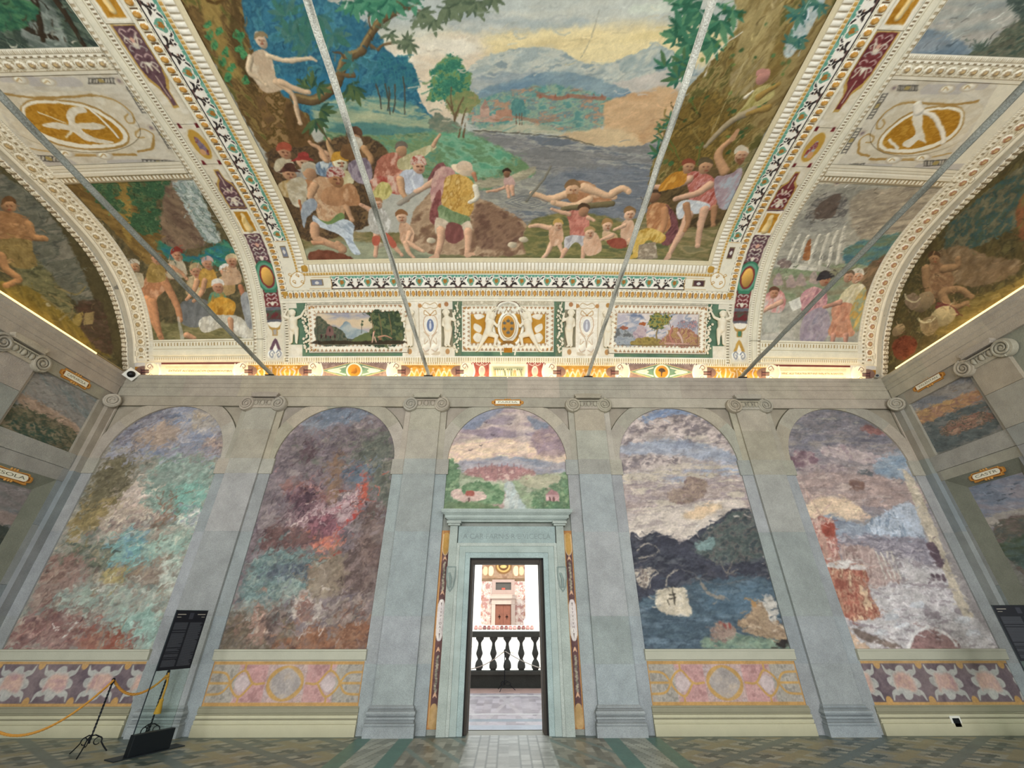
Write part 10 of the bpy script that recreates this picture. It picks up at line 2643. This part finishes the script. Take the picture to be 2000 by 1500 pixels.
# pictures inside the two frames
def picture(x0, x1, s0, s1, left):
    u = lambda a, b: (x0+(x1-x0)*a, s0+(s1-s0)*b)
    if left:
        c.T([u(0, 0), u(1, 0), u(1, 1), u(0, 1)], ['b5aaa8', 'c9b9a8', '9a98a0', 'd6c2a4'], .008, 0, .22, 4, 0, 2.6, round_=False); c.T([u(.1, .6), u(.9, .55), u(.9, .75), u(.1, .8)], ['dcc8a0', 'd0b898'], .08, .05, .2, 5)
        c.T([u(.2, .3), u(.3, .62), u(.36, .72), u(.45, .5), u(.6, .4), u(.6, .2), u(.2, .2)], ['7f8f94', '94a0a0', 'b0b4ac'], .02, .03, .12, 2, .5); c.T([u(0, .0), u(0, .9), u(.08, .78), u(.14, .62), u(.22, .55), u(.30, .42), u(.36, .2), u(.5, .15), u(.5, 0)], ['5c5a4a', '4a5444', '6f6a54', '3f4a3c'], .012, .03, .09)
        for i in range(4): c.E(u(.04+i*.055, .26), .022, .05, '6a4a44'); c.E(u(.04+i*.055, .25), .014, .04, '2f2422')
        c.T([u(.10, .3), u(.12, .55), u(.17, .58), u(.19, .3)], ['7a5c54'], .01); c.E(u(.145, .45), .015, .04, '352a28')
        c.T([u(.55, .0), u(.6, .35), u(.66, .55), u(.62, .9), u(.58, 1.0), u(1, 1), u(1, 0)], ['4a5640', '35422f', '5f6a48', '6a6a44'], .015, .08, .08); c.T([u(.4, .0), u(.5, .28), u(.62, .35), u(.66, .1), u(.6, 0)], ['5f6a44', '6f7448'], .02, .03, .09); c.T([u(0, 0), u(0, .12), u(.5, .1), u(1, .12), u(1, 0)], ['3a3226', '4a3f2c'], .02, .03, .1)
        for a in (.68, .78, .9): c.L([u(a, .3), u(a-.01, .6), u(a-.03, .95)], '7a6a48', .012, .008)
        c.L([u(.53, .35), u(.54, .75)], '4a4a3c', .006); c.E(u(.54, .62), .03, .03, '55604a'); c.E(u(.55, .72), .02, .02, '55604a')
        c.L([u(.68, .36), u(.67, .2), u(.66, .06)], 'c9a088', .022, .012, .2); c.L([u(.69, .22), u(.71, .06)], 'c9a088', .014, .010, .2); c.E(u(.69, .4), .016, .018, 'a87c60'); c.L([u(.74, .22), u(.82, .26), u(.9, .18)], 'b08468', .022, .012, .2); c.E(u(.76, .16), .03, .02, '9a6a50')
    else:
        c.T([u(0, 0), u(1, 0), u(1, 1), u(0, 1)], ['b8b0b4', 'd4c8c0', '8f96a4', 'dccfc4'], .008, 0, .18, 2.4, .3, 3, round_=False); c.T([u(.1, .95), u(.35, .8), u(.3, .98)], ['6f7a90', '7f8898'], .04, .04, .1)
        c.T([u(0, .0), u(0, .5), u(.15, .45), u(.35, .2), u(.3, 0)], ['8f9498', 'a8aaa8', '6a6a68'], .03, .05, .08, con=3.2); c.T([u(.2, .25), u(.24, .5), u(.3, .62), u(.36, .5), u(.36, .2)], ['b8a0a0', 'c4b0ac', 'a08890'], .02, .04, .07); c.T([u(.03, .5), u(.06, .6), u(.14, .55), u(.1, .48)], ['a8644c', '8a5a48'], .01, .03, .04)
        c.T([u(.18, .0), u(.25, .2), u(.4, .25), u(.6, .15), u(.62, 0)], ['8a7444', 'a89050', '6f6438'], .015, .03, .07); c.T([u(.40, .55), u(.38, .75), u(.44, .95), u(.56, 1.0), u(.66, .9), u(.62, .65), u(.52, .5)], ['5c6a48', '7a8050', '8f9458', 'b0903c', '4a5a44'], .012, .08, .06, con=3.4); c.L([u(.50, .16), u(.49, .35), u(.51, .55)], '8a7850', .022, .012, .2)
        c.T([u(.27, .65), u(.3, .72), u(.36, .7), u(.34, .62)], ['b06a3c', '9a5434'], .01, .03, .04); c.T([u(.55, .0), u(.6, .3), u(.66, .5), u(.8, .58), u(.92, .5), u(1, .3), u(1, 0)], ['9a6a58', 'b88a70', '7f4c44', 'c4a078', 'a88458'], .015, .06, .06, con=3.4); c.T([u(.74, .6), u(.8, .8), u(.9, .75), u(.98, .85), u(.98, .5), u(.85, .55)], ['8f8c94', 'a8a4a8', '75707a', 'b8908c'], .02, .06, .05, con=3.4)
        c.L([u(.68, .55), u(.66, .3), u(.70, .08)], 'b87c6c', .022, .014, .2); c.L([u(.67, .55), u(.64, .75)], '6a5040', .006); c.E(u(.69, .6), .018, .02, '9a6450'); c.L([u(.76, .4), u(.8, .25), u(.82, .1)], 'c9a898', .03, .02, .2); c.E(u(.79, .47), .018, .02, 'a87c6c'); c.L([u(.6, .06), u(.9, .05)], 'c49a88', .016, .010, .2)
picture(-4.42, -2.53, .78, 1.465, True); picture(2.53, 4.42, .78, 1.465, False)
m = (c.Y > 1.695); c.C[m] = S3('ece3ca'); c.H[m] = .02; m = c.Y < .515; beads(c, m, c.X, .055, 'c0ac80', 'ebe2c8'); m = (c.Y > .495) & (c.Y < .52); c.C[m] = S3('f0e7d0'); m = np.abs(np.abs(c.X)-5.13) < .03; beads(c, m & (c.Y < 1.69), c.Y, .06, '8f8468')
c.age(.03)
FR = [(-5.2, -4.70, 'figure_niche', 'cream niche with putto at the left end of the picture frieze'), (-4.70, -2.20, 'framed_picture', 'small framed landscape with ruins in the frieze, left'), (-2.20, -1.10, 'medallion_panel', 'cream panel with blue oval medallion left of the coat of arms'), (-1.10, 1.07, 'coat_of_arms_panel', 'ochre panel with oval coat of arms of lilies in the middle of the frieze'), (1.07, 2.20, 'medallion_panel', 'cream panel with grey oval medallion right of the coat of arms'), (2.20, 4.70, 'framed_picture', 'small framed picture of a tree and struggling figures in the frieze, right'), (4.70, 5.2, 'figure_niche', 'cream niche with putto at the right end of the picture frieze')]
for a, b, nm, lab in FR:
    t = empty(nm, ((a+b)/2, 8.0, 7.0), lab, 'frieze panel', 'panels of the picture frieze')
    if nm == 'framed_picture':
        u, v = (-4.42, -2.53) if a < 0 else (2.53, 4.42); inn = (c.X > u-.012) & (c.X < v+.012) & (c.Y > .77) & (c.Y < 1.475); inn2 = (c.X > u) & (c.X < v) & (c.Y > .78) & (c.Y < 1.465)
        fo = (np.abs(c.X) > 2.33) & (np.abs(c.X) < 4.62) & (c.Y > .60) & (c.Y < 1.645)
        cut(c, a, b, c.y0, c.y1, 'ground', t, .006, M_FRESCO, GV, ~fo); cut(c, a, b, c.y0, c.y1, 'toothed_frame', t, .03, M_STUCCO, GV, fo & ~inn2); cut(c, a, b, c.y0, c.y1, 'painting', t, .012, M_FRESCO, GV, inn)
    elif nm == 'coat_of_arms_panel':
        sh = np.hypot((c.X-ox)/.25, (c.Y-1.15)/.34) < 1; sh2 = np.hypot((c.X-ox)/.235, (c.Y-1.15)/.325) < 1
        cut(c, a, b, c.y0, c.y1, 'ground', t, .006, M_FRESCO, GV, ~sh2); cut(c, a, b, c.y0, c.y1, 'oval_shield', t, .05, M_STUCCO, GV, sh)
    elif nm == 'medallion_panel':
        cx = math.copysign(1.82, a); ov = np.hypot((c.X-cx)/.10, (c.Y-1.18)/.16) < 1; ov2 = np.hypot((c.X-cx)/.09, (c.Y-1.18)/.15) < 1
        cut(c, a, b, c.y0, c.y1, 'ground', t, .012, M_STUCCO, GV, ~ov2); cut(c, a, b, c.y0, c.y1, 'oval_medallion', t, .02, M_FRESCO, GV, ov)
    else: cut(c, a, b, c.y0, c.y1, 'ground', t, .012, M_STUCCO, GV)

# ------------------------------------------------------------------ stucco figures and garlands standing out from the frieze
def capsule(b, p, q, r0, r1):
    n = 7; P = [(p[0]+(q[0]-p[0])*i/n, p[1]+(q[1]-p[1])*i/n, p[2]+(q[2]-p[2])*i/n) for i in range(n+1)]
    W = [tuple(vault(np.array([x]), np.array([s]), o)[0]) for x, s, o in P]
    b.tube(W, [r0+(r1-r0)*i/n for i in range(n+1)], 10); b.ball(W[0], r0, n=10, m=6); b.ball(W[-1], r1, n=10, m=6)
def figure(name, x, s, h, pose, lab, m=1, cat='stucco figure'):
    t = empty(name, tuple(vault(np.array([x]), np.array([s]), .05)[0]), lab, cat, 'white stucco figures of the frieze'); b = MB()
    F = lambda u, v, o=.06: (x+m*u*h, s+v*h, o)
    for a, q, r0, r1 in pose: capsule(b, F(*a), F(*q), r0*h, r1*h)
    o = b.build('body', M_FIG, t); rm = o.modifiers.new('merge', 'REMESH'); rm.mode = 'VOXEL'; rm.voxel_size = .011; rm.use_smooth_shade = True; sm = o.modifiers.new('soften', 'SMOOTH'); sm.factor = .5; sm.iterations = 3
    hb = MB(); hd = [q for q in pose if q[2] >= .085 and q[0][1] > .8][0]; hx, hv = hd[0][0], hd[0][1]
    for i in range(9):
        a = i/8*math.pi; P = F(hx+.085*math.cos(a), hv+.035+.07*math.sin(a), .065); hb.ball(tuple(vault(np.array([P[0]]), np.array([P[1]]), P[2])[0]), .030*h, n=8, m=6)
    hb.build('curly_hair', M_FIG, t, smooth=True); return t
M_FIG = mat('figure_stucco', .75, .1, 60, .03, 150, .05, col='efe6d0')
PUTTO = [((0, .90), (.01, .93), .098, .092), ((0, .80), (0, .84), .05, .05), ((0, .70), (0, .56), .135, .115), ((0, .55), (0, .48), .12, .13), ((-.07, .46), (-.075, .25), .085, .06), ((-.075, .25), (-.08, .05), .058, .04), ((.07, .46), (.08, .25), .085, .06), ((.08, .25), (.07, .05), .058, .04), ((-.08, .04), (-.12, .015, .09), .035, .03), ((.07, .04), (.10, .015, .09), .035, .03), ((-.11, .76), (-.27, .82), .05, .042), ((-.27, .82), (-.16, .99), .040, .03), ((.11, .76), (.26, .82), .05, .042), ((.26, .82), (.38, 1.0), .040, .028)]
HERM = [((-.03, .88), (-.03, .92), .088, .084), ((-.02, .79), (-.02, .84), .042, .042), ((0, .72), (.01, .60), .125, .10), ((.01, .58), (.02, .49), .10, .125), ((-.02, .46), (-.03, .26), .085, .058), ((-.03, .26), (-.06, .05), .055, .036), ((.06, .46), (.06, .26), .085, .058), ((.06, .26), (.03, .05), .055, .036), ((-.06, .04), (-.03, .012, .09), .032, .028), ((.03, .04), (.08, .012, .09), .032, .028), ((.10, .75), (.21, .70), .046, .04), ((.21, .70), (.17, .90), .038, .028), ((-.10, .74), (-.13, .58), .045, .036), ((-.13, .58), (-.02, .50, .09), .035, .026)]
ANGEL = [((.10, .86), (.11, .90), .090, .085), ((.08, .77), (.09, .82), .042, .042), ((.04, .70), (.01, .58), .12, .10), ((.01, .55), (-.01, .47), .105, .115), ((-.04, .46), (-.16, .25), .088, .06), ((-.16, .25), (-.30, .02), .056, .032), ((-.30, .02), (-.35, .0, .08), .03, .025), ((.04, .44), (.22, .38), .088, .062), ((.22, .38), (.17, .15), .056, .034), ((.17, .15), (.22, .13, .09), .03, .025), ((-.05, .75), (-.01, .96), .046, .04), ((-.01, .96), (.18, 1.08), .038, .028), ((.13, .74), (.24, .62), .044, .036), ((.24, .62), (.30, .72), .034, .026)]
for s, sd_n in ((-1, 'left'), (1, 'right')):
    figure('stucco_putto', s*4.95, .80, .74, PUTTO, 'white stucco putto with raised arms at the %s end of the frieze' % sd_n, -s)
    figure('stucco_figure', s*2.29, .72, .80, HERM, 'white stucco nude beside the %s framed picture' % sd_n, s)
    figure('stucco_figure', s*1.42, .72, .80, HERM, 'white stucco nude between the %s medallion and the coat of arms' % sd_n, -s)
    a = figure('stucco_angel', s*.47, .62, .86, ANGEL, 'white stucco angel holding the coat of arms on its %s side' % sd_n, -s)
    for gx, lab in ((4.66, 'white stucco fruit garland beside the %s putto' % sd_n), (1.20, 'white stucco fruit garland beside the coat of arms on the %s' % sd_n), (2.16+.42, None)):
        if not lab: continue
        t = empty('stucco_garland', tuple(vault(np.array([s*gx]), np.array([.6]), .03)[0]), lab, 'garland', 'white stucco garlands of the frieze'); b = MB(); r = random.Random(int(gx*10)+s)
        for i in range(46):
            v = .62+.98*i/45; w = (.03+.055*abs(math.sin(i/45*math.pi*2.1)))
            P = vault(np.array([s*gx+r.uniform(-w, w)]), np.array([v]), .03+r.uniform(0, .025))[0]; q = r.uniform(.018, .034); b.ball(tuple(P), q, q, q*1.15, n=8, m=5)
        b.build('fruit_and_leaves', M_STUCCO, t, col='ebe2cc', smooth=True); b = MB(); P0, P1 = vault(np.array([s*gx]), np.array([1.55]), .03)[0], vault(np.array([s*gx+.03]), np.array([1.68]), .03)[0]
        b.tube([P0, (P0+P1)/2, P1], .014, 6); b.build('ribbon', M_STUCCO, t, col='e6dcc4')

# ------------------------------------------------------------------ lower frieze just above the cornice
c = Cv(-8.62, .02, 8.62, .425, .0105, 'e6d8b4', 55)
xx = lambda px: (px-993)*.01187
def R2(a, s0, b, s1, cols, **k): c.T([(xx(a), s0), (xx(b), s0), (xx(b), s1), (xx(a), s1)], cols if isinstance(cols, list) else [cols], .008, 0, k.get('sc', .1), round_=False)
def scroll(px, m):
    x = xx(px); c.E((x, .20), .155, .185, 'e2d6bc', 0, .2); c.E((x-m*.20, .20), .19, .12, 'e6d8b4' if False else '7f6458'); c.T([(x-m*.02, .36), (x-m*.16, .40), (x-m*.16, .04), (x-m*.02, .06), (x+m*.0, .2)], ['d9ccae', 'e4d8be'], .008)
    c.E((x-m*.06, .30), .085, .08, 'ece2ca', 0, .2); c.L([(x-m*.0, .29), (x-m*.05, .36), (x-m*.12, .31), (x-m*.07, .26), (x-m*.05, .30)], '8a6a50', .010, .007); c.E((x-m*.06, .09), .07, .06, 'e9dcc0', 0, .2); c.L([(x-m*.01, .10), (x-m*.06, .13), (x-m*.10, .09), (x-m*.06, .06)], '9a7a5c', .008, .006)
    for i in range(3): c.L([(x-m*(.10), .16+i*.03), (x-m*.26, .16+i*.03)], ('3a2428', '6a4444', '3a2428')[i], .012)
    c.L([(x-m*.27, .13), (x-m*.27, .25)], '4a3034', .010); c.L([(x+m*.12, .06), (x+m*.16, .2), (x+m*.12, .36)], 'f2e9d2', .016); return x
for s in (-1, 1):
    M = lambda px: px if s < 0 else 1986-px
    R2(M(250), .04, M(320), .40, ['c9c4bc', 'd6cfbe']); R2(M(264), .12, M(280), .30, ['b5802c', 'a8742a'])
    R2(M(318), .02, M(470), .36, ['eee2c0', 'e6d8b4']); R2(M(318), .355, M(470), .395, '6a2a28')
    for v in (.30, .27, .12, .09): c.L([(xx(M(326)), v), (xx(M(462)), v)], 'c2ac80', .006)
    R2(M(478), .05, M(612), .33, ['bd8a34', 'c8983f', 'a87428']); beads(c, (np.abs(c.X-xx(M(545))) < .80) & (c.Y > .345) & (c.Y < .40), c.X, .05, 'c4a874'); c.L([(xx(M(490)), .06), (xx(M(605)), .06)], 'b06a24', .012)
    r = random.Random(5+s)
    for i in range(13): a = xx(M(500))+(xx(M(598))-xx(M(500)))*i/12; c.L([(a, .10), (a+r.uniform(-.05, .05), .19), (a+r.uniform(-.05, .05), .26+r.uniform(-.05, .03))], r.choice(['dcc9a8', 'cbb08c', 'b8a8a4', 'c48a5c']), .022, .014, .2); c.E((a+r.uniform(-.04, .04), .28), .02, .022, 'd8bc98')
    R2(M(615), .03, M(775), .40, ['8a746c', '7a6660', '96827a']); d = xx(M(691)); c.T([(d-.78, .21), (d, .405), (d+.78, .21), (d, .015)], ['d6b878'], .008, round_=False); c.T([(d-.74, .21), (d, .39), (d+.74, .21), (d, .03)], ['5f8068', '74907a'], .008, round_=False)
    for e in (-1, 1): c.T([(d+e*.30, .21), (d+e*.42, .26), (d+e*.62, .21), (d+e*.42, .16)], ['e4dac2', 'c2c4ac'], .008); c.L([(d+e*.20, .30), (d+e*.36, .26), (d+e*.5, .23)], 'e6dcc4', .012, .008); c.L([(d+e*.20, .12), (d+e*.36, .16), (d+e*.5, .19)], 'e6dcc4', .012, .008)
    for e in (-1, 1):
        x = d+e*.90; c.L([(x, .05), (x, .3)], 'cfc4b0', .04, .03, .2); c.L([(x-.12, .36), (x, .26), (x+.12, .36)], 'dcd4c0', .018, .012); c.E((x, .36), .05, .03, '7f9a80'); c.L([(x-.14, .08), (x-.05, .12), (x-.02, .05)], 'c9bea8', .014, .01); c.L([(x+.14, .08), (x+.05, .12), (x+.02, .05)], 'c9bea8', .014, .01)
    c.E((d, .21), .185, .165, 'efe4c8'); c.E((d, .21), .15, .135, 'bd8432', 0, .15)
    if s < 0: c.E((d, .20), .07, .06, 'a06a28', 0, .3); c.L([(d-.06, .16), (d+.05, .2), (d+.04, .26)], '8a5a28', .012, .008)
    else: c.T([(d-.08, .24), (d-.03, .29), (d+.05, .28), (d+.09, .22), (d+.02, .20), (d+.01, .12), (d-.02, .12), (d-.02, .2)], ['4a3c34', '5c4a3a'], .008)
    R2(M(783), .04, M(910), .33, ['c08a3a', 'cd9c46', 'b07a30']); beads(c, (np.abs(c.X-xx(M(847))) < .72) & (c.Y > .345) & (c.Y < .40), c.X, .05, 'c4a874'); c.L([(xx(M(790)), .055), (xx(M(905)), .055)], 'b06a24', .012)
    for i in range(9): a = xx(M(803))+(xx(M(888))-xx(M(803)))*i/8; c.L([(a-.06, .10), (a, .20+.04*(i % 2)), (a+.05, .14)], ('dcc4a4', 'cdaa84', 'd8b890')[i % 3], .024, .014, .2); c.E((a, .25-.03*(i % 2)), .022, .022, 'dcc4a4')
    R2(M(920), .03, M(958), .40, ['9a4a40', 'a85a4c', '8a3c34']); x = xx(M(941)); c.E((x, .21), .075, .115, 'd6c8b0', 0, .2); c.E((x, .21), .05, .08, 'bdaea0'); c.L([(x-.13, .36), (x-.05, .33), (x, .37), (x+.05, .33), (x+.13, .36)], 'd6bca8', .012, .01); c.L([(x-.12, .06), (x-.04, .1), (x, .05), (x+.04, .1), (x+.12, .06)], 'd6bca8', .012, .01)
for px, m in ((301, 1), (470, -1), (616, 1), (768, -1), (913, 1), (1073, -1), (1218, 1), (1370, -1), (1516, 1), (1685, -1)): scroll(px, m)
R2(955, .05, 1031, .36, ['efe6cc']); R2(960, .07, 1026, .32, ['d9cda4']); R2(963, .09, 1023, .30, ['9aa080', 'b8b490']); r = random.Random(9)
for i in range(14): a = xx(967)+(xx(1019)-xx(967))*i/13; c.L([(a, .12), (a+r.uniform(-.03, .03), .22)], r.choice(['e9e0c4', '6a7058', 'c48c5c', 'dcd0b0']), .014, .010, .2); c.E((a, .245), .013, .015, r.choice(['e2d6b8', '5a5f4c']))
c.age(.03)
LF = [(-8.62, -6.12, 'cream inscription cartouche over the cornice at the left', 'EXTVDIT ALCIDES LACVM QVEM MONTIBVS'), (-6.12, -4.42, 'ochre frieze panel of small figures left of the left diamond panel', None), (-4.42, -2.62, 'mauve frieze panel with gilt diamond, left half of the cornice', None), (-2.62, -.92, 'ochre frieze panel of small figures right of the left diamond panel', None), (-.92, .92, 'red frieze panel with a tiny white procession in the middle over the cornice', None),
      (.92, 2.62, 'ochre frieze panel with sea creatures left of the right diamond panel', None), (2.62, 4.42, 'mauve frieze panel with gilt diamond, right half of the cornice', None), (4.42, 6.12, 'ochre frieze panel right of the right diamond panel', None), (6.12, 8.62, 'cream inscription cartouche over the cornice at the right', 'HINC ALII THEATRA PETVNT SVBLATA AGRESTES')]
for a, b, lab, tx in LF:
    t = empty('frieze_panel', ((a+b)/2, 8.3, 6.43), lab, 'frieze panel', 'panels of the low frieze over the cornice')
    cut(c, a, b, c.y0, c.y1, 'painted_panel', t, .016, M_FRESCO, GV)
    if tx:
        P = vault(np.array([math.copysign(7.12, a)]), np.array([.195]), .03)[0]; text('lettering', tx, .075, tuple(P), Matrix.Rotation(math.radians(14), 3, 'X') @ RW_, '9a7c58', t, 1.45, ext=.0006)
